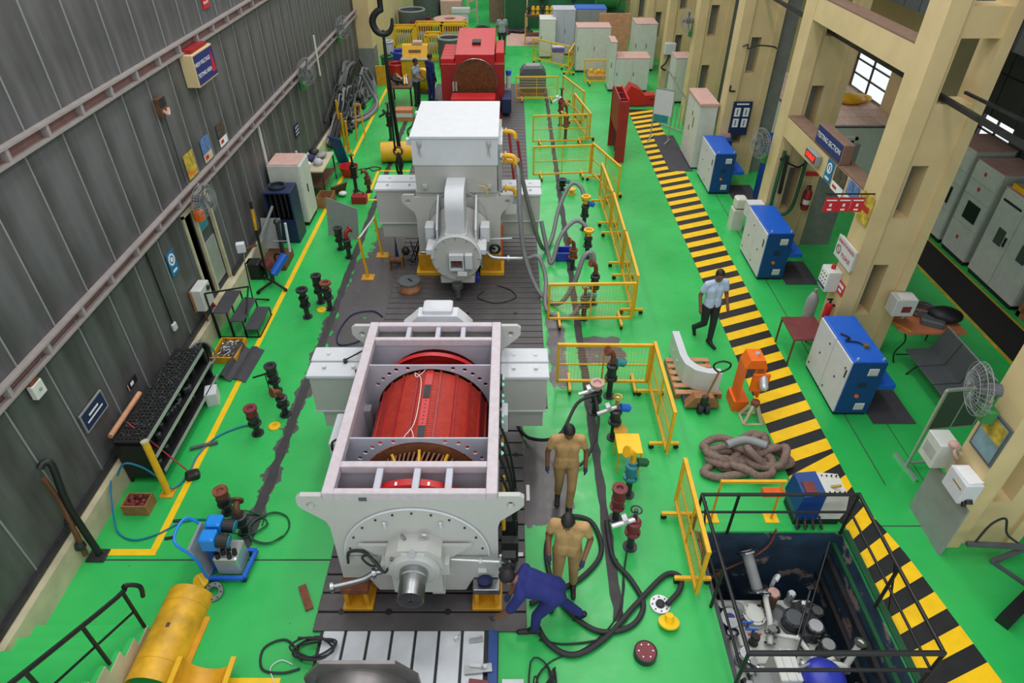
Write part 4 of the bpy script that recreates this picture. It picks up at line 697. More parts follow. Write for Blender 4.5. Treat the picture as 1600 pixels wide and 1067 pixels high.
cbx = thing('control_box', 'pale ribbed control box standing in the near left of the pit', 'control box', (3.5, 4.0, Z0-.03)); part('body', cbx, 'offwhite', BB(-.14, .14, -.2, .2, 0, .42, .012)); part('lid_rib', cbx, 'white', B(-.05, -.03, -.2, .2, .42, .435)); part('lid_rib', cbx, 'white', B(.06, .08, -.2, .2, .42, .435))
bp_ = thing('electric_motor', 'big blue motor with domed cover at the near edge of the pit', 'motor', (3.9, 3.83, -1.16)); part('dome', bp_, 'bluepump', LA([(.26, 0), (.27, .3), (.25, .42), (.15, .5), (0, .52)], n=28, cap=False), sm=True); part('junction_box', bp_, 'bluepump', BB(-.42, -.24, -.1, .12, .05, .3, .02)); part('conduit', bp_, 'greymid', TU([(-.3, .05, .3), (-.28, .1, .42), (-.15, .15, .44), (-.08, .2, .3)], .018, 6, 4))
rnd = random.Random(12)
for i in range(12):
    c_, r_ = i % 3, i//3; x, y = 3.05+c_*.55+rnd.uniform(-.12, .12), 3.85+r_*.34+rnd.uniform(-.08, .08); m_ = ('darksteel', 'steel', 'greymid', 'offwhite')[(i*3) % 4]
    a = rnd.uniform(0, PI); L_ = rnd.uniform(.14, .3); z = Z0+rnd.uniform(.06, .2)
    t = thing('pipe_fitting', ('dark', 'bright steel', 'grey', 'pale')[(i*3) % 4]+' pipe fitting in the '+('nearest', 'near', 'far', 'farthest')[r_]+' row of the pit skid, '+('left', 'middle', 'right')[c_]+' side', 'fitting', (x, y, z), a, 'small fittings in the pit'); part('stem', t, m_, CY((-L_/2, 0, 0), (L_/2, 0, 0), .028, n=8), CY((0, 0, -.2), (0, 0, .05), .032, n=8)); part('nut', t, 'steel', CY((-.02, 0, 0), (.02, 0, 0), .055, n=6)); part('nut', t, 'steel', CY((0, 0, .05), (0, 0, .08), .055, n=6)); part('end_cap', t, 'black', CY((L_/2, 0, 0), (L_/2+.03, 0, 0), .045, n=10))
vpipe('dark blue valve body on the left edge of the pit skid', [(2.98, 4.7, Z0+.02), (2.98, 4.7, Z0+.12), (2.98, 4.68, Z0+.3)], .07, 'navysign'); vpipe('white hooked vent pipe at the far end of the pit', [(3.72, 5.2, Z0+.05), (3.72, 5.2, -.75), (3.72, 5.15, -.62), (3.66, 5.08, -.62)], .028, 'white', False); vpipe('pale pipe running along the left of the pit tank', [(3.08, 4.9, Z0+.08), (3.1, 4.5, Z0+.08), (3.12, 4.0, Z0+.08)], .035); vpipe('slim steel pipe on the right of the pit tank', [(4.3, 5.0, Z0+.05), (4.28, 4.7, Z0+.1), (4.22, 4.45, Z0+.2)], .025, 'steel'); vpipe('bent pale pipe in front of the dark pump bodies', [(3.6, 4.6, Z0+.04), (3.65, 4.5, Z0+.16), (3.85, 4.45, Z0+.18), (3.95, 4.4, Z0+.05)], .03)
solo('long_rod', 'long dark rod slanting across the pit towards the far right post', 'rod', 'black', CY((3.75, 4.3, -.72), (4.45, 5.55, .05), .012, n=6)); solo('float_rod', 'dark rod with a small square plate above the pit pumps', 'rod', 'darksteel', CY((3.85, 4.55, -.75), (4.15, 5.1, -.42), .014, n=6), BC((4.16, 5.12, -.4), (.1, .06, .015), .3))
filt('second round white-lidded canister right of the pinkish cap in the pit', 3.98, 5.1, .22, .05, 'greymid', 'white'); filt('short dark valve head at the right edge of the pit skid', 4.25, 4.85, .2, .08, 'black', 'steel')
solo('pit_ladder', 'dark steel rungs down the left wall of the pit', 'ladder', 'black', *[CY((PX0+.02, 5.25, -.25-.28*i), (PX0+.02, 5.6, -.25-.28*i), .012, n=6) for i in range(6)], CY((PX0+.02, 5.25, -1.8), (PX0+.02, 5.25, .05), .015, n=6), CY((PX0+.02, 5.6, -1.8), (PX0+.02, 5.6, .05), .015, n=6))
hose('brown cable slung across the far wall of the pit', [(3.75, 5.72, .1), (3.72, 5.7, -.25), (3.5, 5.66, -.5), (3.1, 5.6, -.75), (2.75, 5.5, -1.0)], .015, 'rust')
part('pump_block', sk, 'darksteel', BB(.25, .55, .1, .6, 1.1, 1.3, .02)); part('pump_block', sk, 'greymid', BB(-.6, -.3, -.9, -.3, 1.1, 1.22, .02))
for o in list(COL.objects):
    if o.parent is None and o.name.split('.')[0] in ('oil_skid', 'skid_pipe', 'oil_filter', 'pressure_gauge', 'lever_valve', 'control_box', 'electric_motor', 'pipe_fitting'): o.location.z += .33; o.location.y += .08
# stray objects on the beds in front
t = thing('saddle_frame', 'octagonal raw steel cradle frame with curved saddle at the bottom edge', 'cradle', (-1.62, 3.1, 0))
OC = [(-.62, 0), (-.62, .62), (-.4, .94), (.4, .94), (.62, .66), (.66, 0)]
arc = circ(0, .3, .5, 20, 0, PI); hole = [(-.5, .06)]+list(reversed(arc))+[(.5, .06)]
part('end_plate', t, 'rawsteel', PR(OC, 'y', .3, .34)); part('end_plate', t, 'darksteel', PH([(x*1.05, z*.9) for x, z in OC], [[(x*.9, z*.9) for x, z in circ(0, .3, .5, 24, .05, PI-.05)]], 'y', -.1, -.06)); part('saddle', t, 'rawsteel', PR([(.56*math.cos(a), .28+.56*math.sin(a)) for a in [PI*i/24 for i in range(25)]]+[(-.5, .28), (.5, .28)][0:0], 'y', -.06, .3), sm=True)
for x in (-.32, 0, .3): part('rib', t, 'alu', B(x-.02, x+.02, -.14, -.1, .3, .7))
part('dark_sheet', t, 'darksteel', B(-1.0, -.62, -.3, .3, .01, .05))
t = thing('clamp_set', 'steel step clamps lying on the front bed plate', 'clamp', (-.38, 3.75, .096)); part('plate', t, 'steel', BC((0, 0, .02), (.32, .1, .03), .1)); part('bar', t, 'alu', BC((0, .02, .05), (.2, .04, .03), -.1)); part('bolt', t, 'steel', CY((.05, 0, .03), (.05, 0, .12), .015, n=8))
solo('spanner', 'small steel ring spanner near the edge of the front bed plate', 'spanner', 'silver', TO((-.66, 4.12, .1), .025, .008, (0, 0, 1), 12, 5), CY((-.65, 4.14, .1), (-.62, 4.2, .1), .006, n=5)); solo('clamp_bar', 'steel clamp bar beside the gloved hand of the bending worker', 'clamp', 'steel', BC((-.42, 4.1, .11), (.16, .05, .04), .15), CY((-.36, 4.12, .1), (-.36, 4.12, .17), .014, n=8))
solo('wood_block', 'reddish-brown square block with a ring mark on the front bed plate', 'block', 'maroon', BC((-.38, 3.52, .13), (.22, .18, .06), -.12)); solo('steel_strip', 'rusty steel strip lying askew on the green floor left of the generator', 'strip', 'rust', BC((-2.66, 4.72, .02), (.1, .38, .03), .5))
solo('floor_plate', 'white strip of paper on the bed beside the generator', 'paper', 'paper', BC((.02, 5.35, .043), (.3, .06, .004), 0)); solo('floor_plate', 'white strip at the bed edge behind the khaki workers', 'paper', 'paper', BC((.26, 6.45, .006), (.05, .3, .006), 0))
# ================================================================ RIGHT SIDE: CABINETS, FURNITURE, SIGNS
def icab(label, y0, ln=1.3, cable=False):
    t = thing('instrument_cabinet', label, 'cabinet', (5.8, y0, 0)); h = 1.17
    part('plinth', t, 'black', B(-.27, .27, .02, ln-.02, 0, .06)); part('body', t, 'blue', BB(-.27, .28, 0, ln, .06, h, .012))
    part('end_panel', t, 'bluedark', B(-.27, .28, -.006, 0, .06, h-.02)); d = []
    for i in range(2):
        d = part('door', t, 'white', BB(-.3, -.27, .01+i*ln/2, ln/2-.005+i*ln/2, .08, h-.03, .006))
        for yy, zz in ((.12, .95), (.32, .6), (.55, .2)): part('latch', d, 'black', CY((-.31, i*ln/2+yy, zz), (-.3, i*ln/2+yy, zz), .018, n=8))
    part('handle', d, 'black', B(-.315, -.3, ln/2-.32*0-.6, ln/2-.58, .8, .95))
    for z in (.2, .95): v = part('vent', t, 'paper', B(.02, .18, -.015, -.006, z-.06, z+.08)); [part('louvre', v, 'greymid', B(.03, .17, -.018, -.015, z-.05+.03*k, z-.04+.03*k)) for k in range(4)]
    part('selector', t, 'orange', CY((-.02, -.03, .45), (-.02, -.006, .45), .035, n=10)); part('lifting_eye', t, 'silver', CY((-.2, .05, h), (-.2, .05, h+.04), .02, n=8)); part('lifting_eye', t, 'silver', CY((.22, .05, h), (.22, .05, h+.04), .02, n=8))
    part('side_desk', t, 'blue', BB(.28, .6, .02, .75, .56, .66, .012)); part('grease_mark', t, 'navy', B(-.06, .08, -.0075, -.006, .62, .74))
    if cable: part('cable', t, 'black', TU([(-.2, .75, h+.015), (-.1, .62, h+.02), (-.2, .55, h+.02), (0, .5, h+.02), (.05, .42, h+.02)], .015, 6, 4)); part('plug', t, 'brass', BC((.07, .38, h+.03), (.08, .06, .05)))
    return t
icab('nearest blue and white instrument cabinet with a black cable on top', 8.14, 1.3, True); icab('middle blue and white instrument cabinet beside the hazard walkway', 12.5, 1.35); icab('farthest blue and white instrument cabinet next to the rusty pale locker', 17.0, 1.4)
for lab, x0, x1, y0, y1 in (('black rubber mat right of the nearest blue cabinet', 6.12, 6.85, 7.92, 9.0), ('black rubber mat right of the middle blue cabinet', 6.12, 6.85, 12.3, 13.3), ('black rubber mat right of the farthest blue cabinet', 6.12, 6.85, 16.6, 17.6), ('grey rubber mat under the white display board', 4.75, 5.45, 18.6, 21.6)):
    solo('rubber_mat', lab, 'mat', 'mat', BB(x0, x1, y0, y1, .005, .014, .003))
solo('aisle_mat', 'long black mat with yellow edges in front of the grey switchboards', 'mat', 'blackmat', B(9.5, 10.3, 8, 15.1, .004, .01)); strip('lane_line', 'yellowdeep', 9.42, 9.48, 8, 15.1, .006); strip('lane_line', 'yellowdeep', 10.32, 10.36, 8, 15.1, .006)
t = thing('side_table', 'low dark red metal table behind the nearest blue cabinet', 'table', (5.5, 9.86, 0)); part('top', t, 'tablered', BB(-.32, .32, -.36, .36, .56, .6, .006))
for sx in (-1, 1):
    for sy in (-1, 1): part('leg', t, 'brown', *BAR([(sx*.3, sy*.34, 0), (sx*.3, sy*.34, .56)], .014))
t = thing('work_table', 'brown-topped table with bags and cable on it behind the big column', 'table', (7.68, 9.9, 0)); part('top', t, 'table', PR([(-.6, -.3), (-.5, -.42), (.58, -.42), (.58, .42), (-.6, .42)], 'z', .72, .76))
for sx in (-1, 1): part('leg', t, 'black', TU([(sx*.5, -.35, .72), (sx*.42, -.34, .5), (sx*.52, -.34, .25), (sx*.45, -.34, 0)], .014, 6, 4)); part('leg', t, 'black', CY((sx*.5, .36, 0), (sx*.5, .36, .72), .014, n=6))
part('stretcher', t, 'black', CY((-.48, -.34, .2), (.48, -.34, .2), .012, n=6))
solo('tool_bag', 'black tool bag slumped on the brown table', 'bag', 'black', mv(SP((0, 0, 0), (.3, .2, .15), 14, 10), (8.0, 9.85, .9), rz=-.3), sm=True); solo('tool_bag', 'dark grey case lying in front of the black bag on the brown table', 'bag', 'greydark', mv(BB(-.2, .2, -.12, .12, 0, .12, .03), (7.75, 9.75, .765), rz=-.5))
rnd = random.Random(8); solo('cable_coil', 'coil of grey cable at the back of the brown table', 'cable', 'hose', TU([(7.72+.2*math.cos(i*.9)+rnd.uniform(-.02, .02), 10.1+.16*math.sin(i*.9), .79+.006*i) for i in range(24)], .02, 6, 4), sm=True); solo('cup', 'small pale cup at the left of the brown table', 'cup', 'creamlow', LA([(.04, 0), (.05, .1), (.045, .1), (.035, .01)], (7.3, 9.95, .765), n=14), sm=True)
solo('folded_rule', 'yellow folding rule at the left corner of the brown table', 'rule', 'yellow', BC((7.15, 9.68, .765), (.03, .4, .008), .6))
t = thing('cardboard_carton', 'brown open carton with papers on the floor behind the brown table', 'carton', (7.85, 11.1, 0)); part('box', t, 'woodbrown', PH([(-.3, -.2), (.3, -.2), (.3, .2), (-.3, .2)], [[(-.28, -.18), (.28, -.18), (.28, .18), (-.28, .18)]], 'z', 0, .3), B(-.29, .29, -.19, .19, .0, .02)); part('paper', t, 'paper', BC((.1, 0, .28), (.3, .22, .02), .1)); part('flap', t, 'wood', mv(B(-.3, .3, 0, .2, 0, .01), (0, .2, .3), rx=-.6))
t = thing('waiting_bench', 'grey three-seat waiting bench behind the screen', 'bench', (7.5, 8.72, 0)); part('beam', t, 'greydark', *BAR([(.05, -.75, .34), (.05, .75, .34)], .025))
for i in range(3): y = -.5+i*.5; part('seat', t, 'cushion', mv(BB(-.24, .22, -.24, .24, 0, .03, .01), (0, y, .4), ry=-.06)); part('backrest', t, 'cushion', mv(BB(-.02, .02, -.24, .24, 0, .5, .01), (.22, y, .42), ry=.25))
part('back_edge', t, 'alu', CY((.35, -.75, .91), (.35, .75, .91), .012, n=6))
for s in (-1, 1): part('leg', t, 'black', TU([(-.2, s*.5, 0), (.05, s*.5, .34), (.28, s*.5, 0)], .018, 6, 0))
t = thing('screen_frame', 'grey mobile screen of three dark panels on a T-foot', 'screen', (6.2, 6.95, 0), .12)
part('post', t, 'alu', *BAR([(0, 0, .03), (0, 0, 1.62)], .018)); part('post', t, 'alu', *BAR([(1.1, 0, .03), (1.1, 0, 1.62)], .018)); part('top_bar', t, 'alu', *BAR([(0, 0, 1.62), (1.1, 0, 1.62)], .02)); part('lower_bar', t, 'alu', *BAR([(0, 0, .85), (1.1, 0, .85)], .015)); part('base_bar', t, 'greymid', *BAR([(0, 0, .1), (1.1, 0, .1)], .014)); part('foot', t, 'alu', *BAR([(0, -.28, .02), (0, .3, .02)], .022)); part('foot', t, 'alu', *BAR([(1.1, -.28, .02), (1.1, .3, .02)], .022))
for i in range(3): part('panel', t, 'screen', B(.02+i*.37, .36+i*.37, -.01, .01, .87, 1.6))
for x in (.37, .74): part('divider', t, 'alu', B(x-.012, x+.012, -.014, .014, .87, 1.6))
# column nearest the viewer
t = thing('switch_box', 'pale ribbed electrical box beside the map on the near column', 'electrical box', (5.82, 6.13, 1.05)); part('body', t, 'greycab', BB(-.13, .14, -.12, .2, 0, .42, .01)); part('bracket', t, 'creamlow', B(.1, .18, -.2, -.1, -.05, .35))
for i in range(6): part('louvre', t, 'greymid', B(-.135, -.13, -.08, .15, .12+i*.03, .13+i*.03))
part('cable_mess', t, 'pink', TU([(.1, -.1, .44), (0, -.2, .4), (.08, -.22, .28), (.12, -.15, .2)], .02, 6, 4), SP((.02, -.12, .46), (.07, .06, .05)))
t = thing('switch_box', 'smaller white switch box with paper on top below the map', 'electrical box', (5.86, 5.58, 1.05)); part('body', t, 'white', BB(-.13, .1, -.17, .2, 0, .33, .01)); part('paper', t, 'paper', BC((0, .02, .335), (.2, .3, .005), .1)); part('plate', t, 'brass', B(-.135, -.13, -.12, .06, .2, .22)); part('gland', t, 'black', CY((0, -.2, .02), (0, -.16, .06), .05, n=10), CY((-.05, -.2, -.02), (-.05, -.17, .04), .03, n=8))
solo('steel_sheet', 'plain grey steel sheet standing against the near column', 'sheet', 'greymid', B(5.89, 5.92, 5.36, 6.2, 0, .95))
t = thing('framed_map', 'framed faded map on the near column', 'map', (5.95, 5.5, 1.67)); part('frame', t, 'greydark', B(-.03, 0, -.02, .42, -.02, .6)); part('sheet', t, 'mapink', B(-.036, -.03, .01, .39, .02, .57)); part('sheet_tint', t, 'poster', B(-.038, -.036, .02, .38, .3, .56))
def fan(label, loc, r, face, rz=0, base='green', name='caged_fan'):
    t = thing(name, label, 'fan', loc, rz)
    d = Vector(face).normalized(); b, u, w = basis(d); rings = []
    for q, s in ((r, 0), (r*.99, .06), (r*.7, .1), (r*.7, -.04), (r*.35, .12), (r*.35, -.05)): rings.append(TO(d*s, q, .004, d, 28, 4))
    sp = []
    for i in range(28):
        a = 2*PI*i/28; e = u*math.cos(a)+w*math.sin(a); sp.append(TU([e*r*.15+d*.125, e*r*.6+d*.11, e*r, e*r*.6-d*.05, e*r*.15-d*.06], .0025, 4, 3))
    part('cage', t, 'greymid', *rings, *sp, kind='stuff'); part('hub', t, 'greydark', CY(d*-.12, d*.02, r*.22, n=14), CY(d*-.2, d*-.08, r*.24, n=14))
    for i in range(3):
        a = 2*PI*i/3; e = u*math.cos(a)+w*math.sin(a); g = u*math.cos(a+.7)+w*math.sin(a+.7); part('blade', t, 'greydark', ([tuple(e*.05), tuple(e*r*.9), tuple((e+g)*r*.48+d*.03), tuple(g*.06)], [(0, 1, 2, 3)]))
    bk = d*-.2; part('bracket', t, base, TU([bk, bk+Vector((.0, 0, -r*.6)), bk+Vector((0, 0, -r*1.1))], .025, 6, 3)); part('base_box', t, base, mv(BB(-.08, .08, -.1, .1, -.1, .1, .03), tuple(bk+Vector((0, 0, -r*1.1)))))
    return t
fan('large caged wall fan with green mount high on the near column', (5.62, 5.85, 2.62), .33, (-1, .25, -.1), 0, 'green')
solo('pipe_bracket', 'grey steel bracket frame with cable loops right of the near column', 'bracket', 'greydark', *BAR([(6.1, 5.3, .35), (6.9, 5.25, .35)], .03), *BAR([(6.9, 5.25, .35), (6.55, 5.25, .02)], .03), *BAR([(6.55, 5.25, .03), (7.0, 4.6, .03)], .02)); hose('black cable looped over the bracket at the right edge', [(6.2, 5.3, .4), (6.3, 5.35, .7), (6.5, 5.4, .75), (6.6, 5.35, .5), (6.8, 5.3, .35)], .015, 'rubber')
solo('floor_beam', 'dark steel beam end on the floor at the lower right edge', 'beam', 'black', *BAR([(6.15, 4.35, .08), (7.0, 4.9, .08)], .08))
# big column: signs and boxes
t = thing('safety_poster', 'yellow safety poster on the big column under the hanging red signs', 'poster', (5.95, 9.86, 2.68)); part('sheet', t, 'poster', B(-.012, 0, 0, .38, 0, .5)); part('stripe', t, 'red', B(-.014, -.012, .06, .32, .2, .3))
t = thing('notice_board', 'white notice reading UNAUTHORISED PERSONS PLEASE on the big column', 'sign', (5.9, 10.05, 1.86)); part('board', t, 'white', B(-.02, 0, -.3, .38, 0, .4)); part('back_frame', t, 'creamlow', B(0, .05, -.28, .36, .02, .38)); text(t, 'UNAUTHORISED', .085, (-.023, .04, .32), RXM, 'signred'); text(t, 'PLEASE', .11, (-.023, -.05, .13), RXM, 'signred'); part('pictogram', t, 'greydark', PH(circ(.26, .16, .085, 18), [circ(.26, .16, .065, 18)], 'x', -.024, -.02)); part('pictogram', t, 'signred', mv(B(-.023, -.02, -.075, .075, -.01, .01), (0, .26, .16), rx=.8))
t = thing('push_button_station', 'grey push-button control panel with red beacon on the big column', 'control panel', (5.84, 10.2, 1.28)); part('body', t, 'greycab', BB(-.12, .12, -.16, .16, 0, .4, .008)); part('face', t, 'paper', B(-.126, -.12, -.15, .15, .02, .38)); part('blue_strip', t, 'navysign', B(-.128, -.126, -.15, .15, .03, .09))
for i in range(3):
    for j in range(3): part('button', t, 'black', CY((-.135, -.09+i*.09, .14+j*.08), (-.126, -.09+i*.09, .14+j*.08), .014, n=8))
part('beacon', t, 'red', LA([(.04, .4), (.04, .46), (.02, .49)], n=12), sm=True)
t = thing('fire_sign', 'small red sign below the control panel on the big column', 'sign', (5.955, 9.82, 1.3)); part('plate', t, 'signred', B(-.01, 0, 0, .24, 0, .24)); part('plate_text', t, 'paper', B(-.012, -.01, .03, .21, .14, .2), B(-.012, -.01, .06, .18, .05, .1))
t = thing('fire_extinguisher', 'red extinguisher behind the nearest blue cabinet', 'extinguisher', (5.86, 9.95, .72)); part('bottle', t, 'red', LA([(.06, 0), (.065, .02), (.065, .32), (.03, .38)], n=14), sm=True); part('valve', t, 'black', CY((0, 0, .38), (0, 0, .45), .02, n=8), B(-.07, .03, -.01, .01, .44, .47)); part('wall_hook', t, 'black', B(.05, .1, -.02, .02, .3, .34))
t = thing('meter_box', 'grey box with white paper on the side of the big column', 'electrical box', (6.98, 9.66, 1.1)); part('body', t, 'greycab', BB(-.2, .18, -.14, .14, 0, .34, .01)); part('paper', t, 'paper', BC((.02, -.02, .343), (.28, .2, .004), -.1)); part('sticker', t, 'maroon', B(-.06, .1, -.146, -.14, .08, .2))
solo('gas_cylinder', 'dull grey cylinder at the foot of the big column', 'cylinder', 'greymid', LA([(.1, 0), (.11, .02), (.11, .85), (.06, .98), (.03, 1.0), (.03, 1.08)], (5.8, 10.45, 0), n=16), sm=True)
bt = thing('overhead_sign', 'blue box sign reading TESTING SECTION on top of the tie beam', 'sign', (6.05, 11.35, 3.16)); part('case', bt, 'ledge', BB(-.1, .1, 0, 1.2, 0, .36, .008)); part('face', bt, 'navysign', B(-.11, -.1, .03, 1.17, .03, .34)); text(bt, 'TESTING SECTION', .13, (-.113, .6, .19), RXM, 'paper')
t = thing('led_clock', 'grey digital clock with glowing red digits under the blue sign', 'clock', (5.93, 12.05, 2.84)); part('case', t, 'greymid', BB(-.08, .03, 0, .55, 0, .2, .01)); part('dark_face', t, 'maroon', B(-.086, -.08, .03, .52, .03, .17)); text(t, '17:08:37', .12, (-.09, .275, .1), RXM, 'led')
t = thing('info_sign', 'blue sign with white ring on the beam beside the clock', 'sign', (5.96, 11.5, 2.72)); part('plate', t, 'signblue', B(-.012, 0, 0, .28, 0, .4)); part('ring', t, 'paper', PH(circ(.14, .26, .1, 20), [circ(.14, .26, .07, 20)], 'x', -.016, -.012)); part('figure', t, 'paper', B(-.016, -.012, .12, .16, .2, .3)); part('caption', t, 'paper', B(-.015, -.012, .05, .23, .05, .09))
for lab, y0, w, m1, m2 in (('dark photo poster with white lower half on the beam', 10.95, .46, 'posterk', 'paper'), ('blue and white poster on the beam next to the big column', 10.42, .42, 'posterb', 'paper')):
    t = thing('safety_poster', lab, 'poster', (5.96, y0, 2.7)); part('picture', t, m1, B(-.012, 0, 0, w, .16, .42)); part('text_area', t, m2, B(-.012, 0, 0, w, 0, .16)); part('caption', t, 'signred', B(-.014, -.012, w*.5, w*.9, .05, .1))
t = thing('hanging_signs', 'three red-and-white warning plates hanging from a bracket at the big column', 'sign', (5.45, 9.95, 2.92)); part('bracket', t, 'black', CY((-.28, 0, .32), (.52, 0, .32), .014, n=6)); part('chain', t, 'black', CY((-.2, 0, .26), (-.2, 0, .32), .006, n=5)); part('chain', t, 'black', CY((.3, 0, .26), (.3, 0, .32), .006, n=5))
for i in range(3): p_ = part('plate', t, 'signred', B(-.27+i*.22, -.06+i*.22, -.006, .006, 0, .26)); part('title', p_, 'paper', B(-.25+i*.22, -.08+i*.22, -.008, -.006, .2, .22)); part('symbol', p_, 'paper', B(-.185+i*.22, -.145+i*.22, -.008, -.006, .1, .15)); part('symbol', p_, 'paper', B(-.2+i*.22, -.13+i*.22, -.008, -.006, .03, .06))
# second column: extinguisher, pipes, boxes
t = thing('fire_extinguisher', 'dark red extinguisher hanging on the side of the second column', 'extinguisher', (6.85, 14.0, 1.0)); part('bottle', t, 'redoxide', LA([(.08, 0), (.085, .02), (.085, .42), (.04, .5)], n=14), sm=True); part('valve', t, 'black', CY((0, 0, .5), (0, 0, .57), .025, n=8), B(-.08, .03, -.01, .01, .56, .59)); part('hose', t, 'black', TU([(-.06, 0, .55), (-.13, -.03, .4), (-.12, -.04, .1)], .014, 6, 4)); part('label_band', t, 'paper', LA([(.087, .15), (.087, .26)], n=14, cap=False))
solo('small_sign', 'small red plate above the hanging dark red extinguisher', 'sign', 'signred', B(6.7, 7.0, 14.09, 14.1, 1.78, 1.88))
solo('green_pipe', 'U-shaped green pipe on the side of the second column', 'pipe', 'greendark', TU([(6.05, 14.0, 2.4), (6.05, 14.0, 1.2), (6.1, 14.0, .95), (6.3, 14.0, .85), (6.5, 14.0, .95), (6.58, 14.0, 1.3), (6.58, 14.0, 2.6)], .04, 8, 5), sm=True); solo('column_bracket', 'black bracket arm on the side of the second column', 'bracket', 'black', *BAR([(6.0, 14.0, 2.2), (6.12, 13.95, 2.3), (6.18, 14.0, 1.4)], .03), TU([(6.15, 13.98, 2.15), (6.4, 13.95, 2.05), (6.55, 14.0, 2.1)], .02, 6, 4))
t = thing('control_box', 'white box with red lettering at the foot of the second column', 'control box', (5.78, 14.2, .75)); part('body', t, 'white', BB(-.2, .17, -.14, .14, 0, .34, .012)); part('red_strip', t, 'red', B(-.15, 0, -.146, -.14, .15, .19)); part('grey_strip', t, 'greydark', B(.0, .13, -.146, -.14, .14, .19)); part('leg', t, 'darksteel', B(-.03, .03, -.03, .03, -.75, 0))
t = thing('control_box', 'stack of two pale grey boxes left of the second column', 'control box', (5.7, 15.0, 0)); part('lower_box', t, 'greycab', BB(-.15, .15, -.15, .15, 0, .55, .012)); part('upper_box', t, 'offwhite', BB(-.13, .14, -.14, .14, .6, .85, .03)); part('tap', t, 'black', CY((.15, -.1, .4), (.15, -.1, .55), .02, n=8))
fan('grey caged fan on the left face of the second column', (5.78, 14.75, 2.3), .34, (-1, -.3, 0), 0, 'green'); fan('caged fan with green motor high on the far column', (5.75, 23.2, 3.2), .34, (-1, -.3, 0), 0, 'green')
t = thing('blue_locker', 'blue locker in the gap behind the second column', 'locker', (7.0, 16.6, 0)); part('body', t, 'bluedark', BB(-.3, .3, -.25, .25, .05, 1.8, .01)); part('door', t, 'blue', B(-.28, .28, -.262, -.25, .08, 1.75)); part('plinth', t, 'black', B(-.28, .28, -.22, .22, 0, .05))
nb = thing('notice_case', 'dark blue notice case with four white papers on the third column', 'notice board', (6.18, 18.34, 1.2)); part('case', nb, 'navy', BB(0, .52, 0, .06, 0, .92, .006)); part('title', nb, 'paper', B(.08, .42, -.004, 0, .84, .88))
for i in range(2):
    for j in range(2): p_ = part('paper', nb, 'paper', B(.06+i*.24, .22+i*.24, -.006, 0, .22+j*.3, .46+j*.3)); part('text_block', p_, 'greydark', B(.12+i*.24, .15+i*.24, -.008, -.006, .26+j*.3, .42+j*.3))
solo('notice_sheet', 'pink notice sheet below the dark blue notice case', 'paper', 'pink', B(5.98, 6.25, 18.33, 18.36, 1.0, 1.25)); solo('column_cable', 'black cable stapled across the third column', 'cable', 'black', TU([(6.1, 18.34, 3.55), (6.22, 18.33, 3.6), (6.25, 18.33, 3.5), (6.5, 18.33, 3.58), (6.9, 18.33, 3.55), (7.0, 18.33, 3.5)], .018, 6, 5)); solo('pipe_hook', 'small dark hook with red tip on the third column', 'hook', 'darksteel', *BAR([(6.0, 18.385, 2.55), (6.0, 18.385, 2.4), (6.15, 18.385, 2.4)], .018))
# rusty locker, boards and far-right cabinets
t = thing('metal_locker', 'tall pale locker with rust stains and a dusty pink top', 'locker', (5.62, 19.5, 0)); part('body', t, 'greycab', BB(-.22, .28, -.72, .72, .05, 1.86, .01)); part('top_lid', t, 'pink', BB(-.25, .3, -.75, .75, 1.86, 1.95, .02)); part('plinth', t, 'black', B(-.2, .26, -.7, .7, 0, .05))
for i in range(2): part('door', t, 'offwhite', B(-.235, -.22, -.7+i*.71, -.02+i*.71, .08, 1.82))
for y, z, h in ((-.3, 1.1, .3), (.1, .9, .15), (-.1, 1.4, .12)): part('rust_stain', t, 'rust', B(-.238, -.235, y, y+.09, z, z+h))
t = thing('blue_bin', 'small blue bin between the locker and the farthest blue cabinet', 'bin', (6.05, 18.15, 0)); part('body', t, 'bluedark', BB(-.08, .2, -.12, .12, .9, 1.15, .01)); part('stand', t, 'darksteel', B(-.05, .17, -.1, .1, 0, .9)); part('slats', t, 'navy', *[B(-.07+.05*i, -.04+.05*i, -.124, -.12, .92, 1.13) for i in range(5)])
t = thing('display_board', 'white display board with a teal corner on a wheeled stand', 'board', (4.87, 21.1, 0), -.55); part('panel', t, 'white', B(-.3, .3, -.02, .02, .85, 1.62)); part('frame', t, 'alu', *BAR([(-.3, 0, .05), (-.3, 0, 1.65), (.3, 0, 1.65), (.3, 0, .05)], .016)); part('teal_pocket', t, 'teal', B(-.26, .2, -.04, -.02, .62, .86))
for s in (-.3, .3): part('foot', t, 'alu', *BAR([(s, -.25, .03), (s, .25, .03)], .018))
t = thing('portal_frame', 'tall red steel frame standing on the green floor by the walkway', 'steel frame', (3.3, 20.0, 0)); part('front_plate', t, 'redoxide', BB(-.14, .16, -.75, -.7, 0, 1.85, .006)); part('back_plate', t, 'redoxide', BB(-.16, .14, .7, .75, 0, 1.85, .006)); part('side_plate', t, 'red', B(.1, .14, -.7, .7, .1, 1.9)); part('side_plate', t, 'redoxide', B(-.14, -.1, -.7, .7, .9, 1.9)); part('gusset', t, 'maroon', B(-.1, .1, -.3, -.26, .2, 1.8), B(-.1, .1, .26, .3, .2, 1.8))
t = thing('red_casting', 'bright red angular casting at the head of the hazard walkway', 'casting', (4.9, 24.9, 0)); part('block', t, 'red', PR([(-.65, .05), (-.65, .5), (-.5, .75), (-.15, .6), (.1, .35), (.1, .05)], 'y', -.3, .3)); part('hook_end', t, 'red', PR([(.05, .05), (.05, .38), (.45, .4), (.5, .3), (.25, .28), (.25, .2), (.5, .2), (.5, .05)], 'y', -.2, .2)); part('plinth', t, 'maroon', B(-.62, .48, -.26, .26, 0, .06))
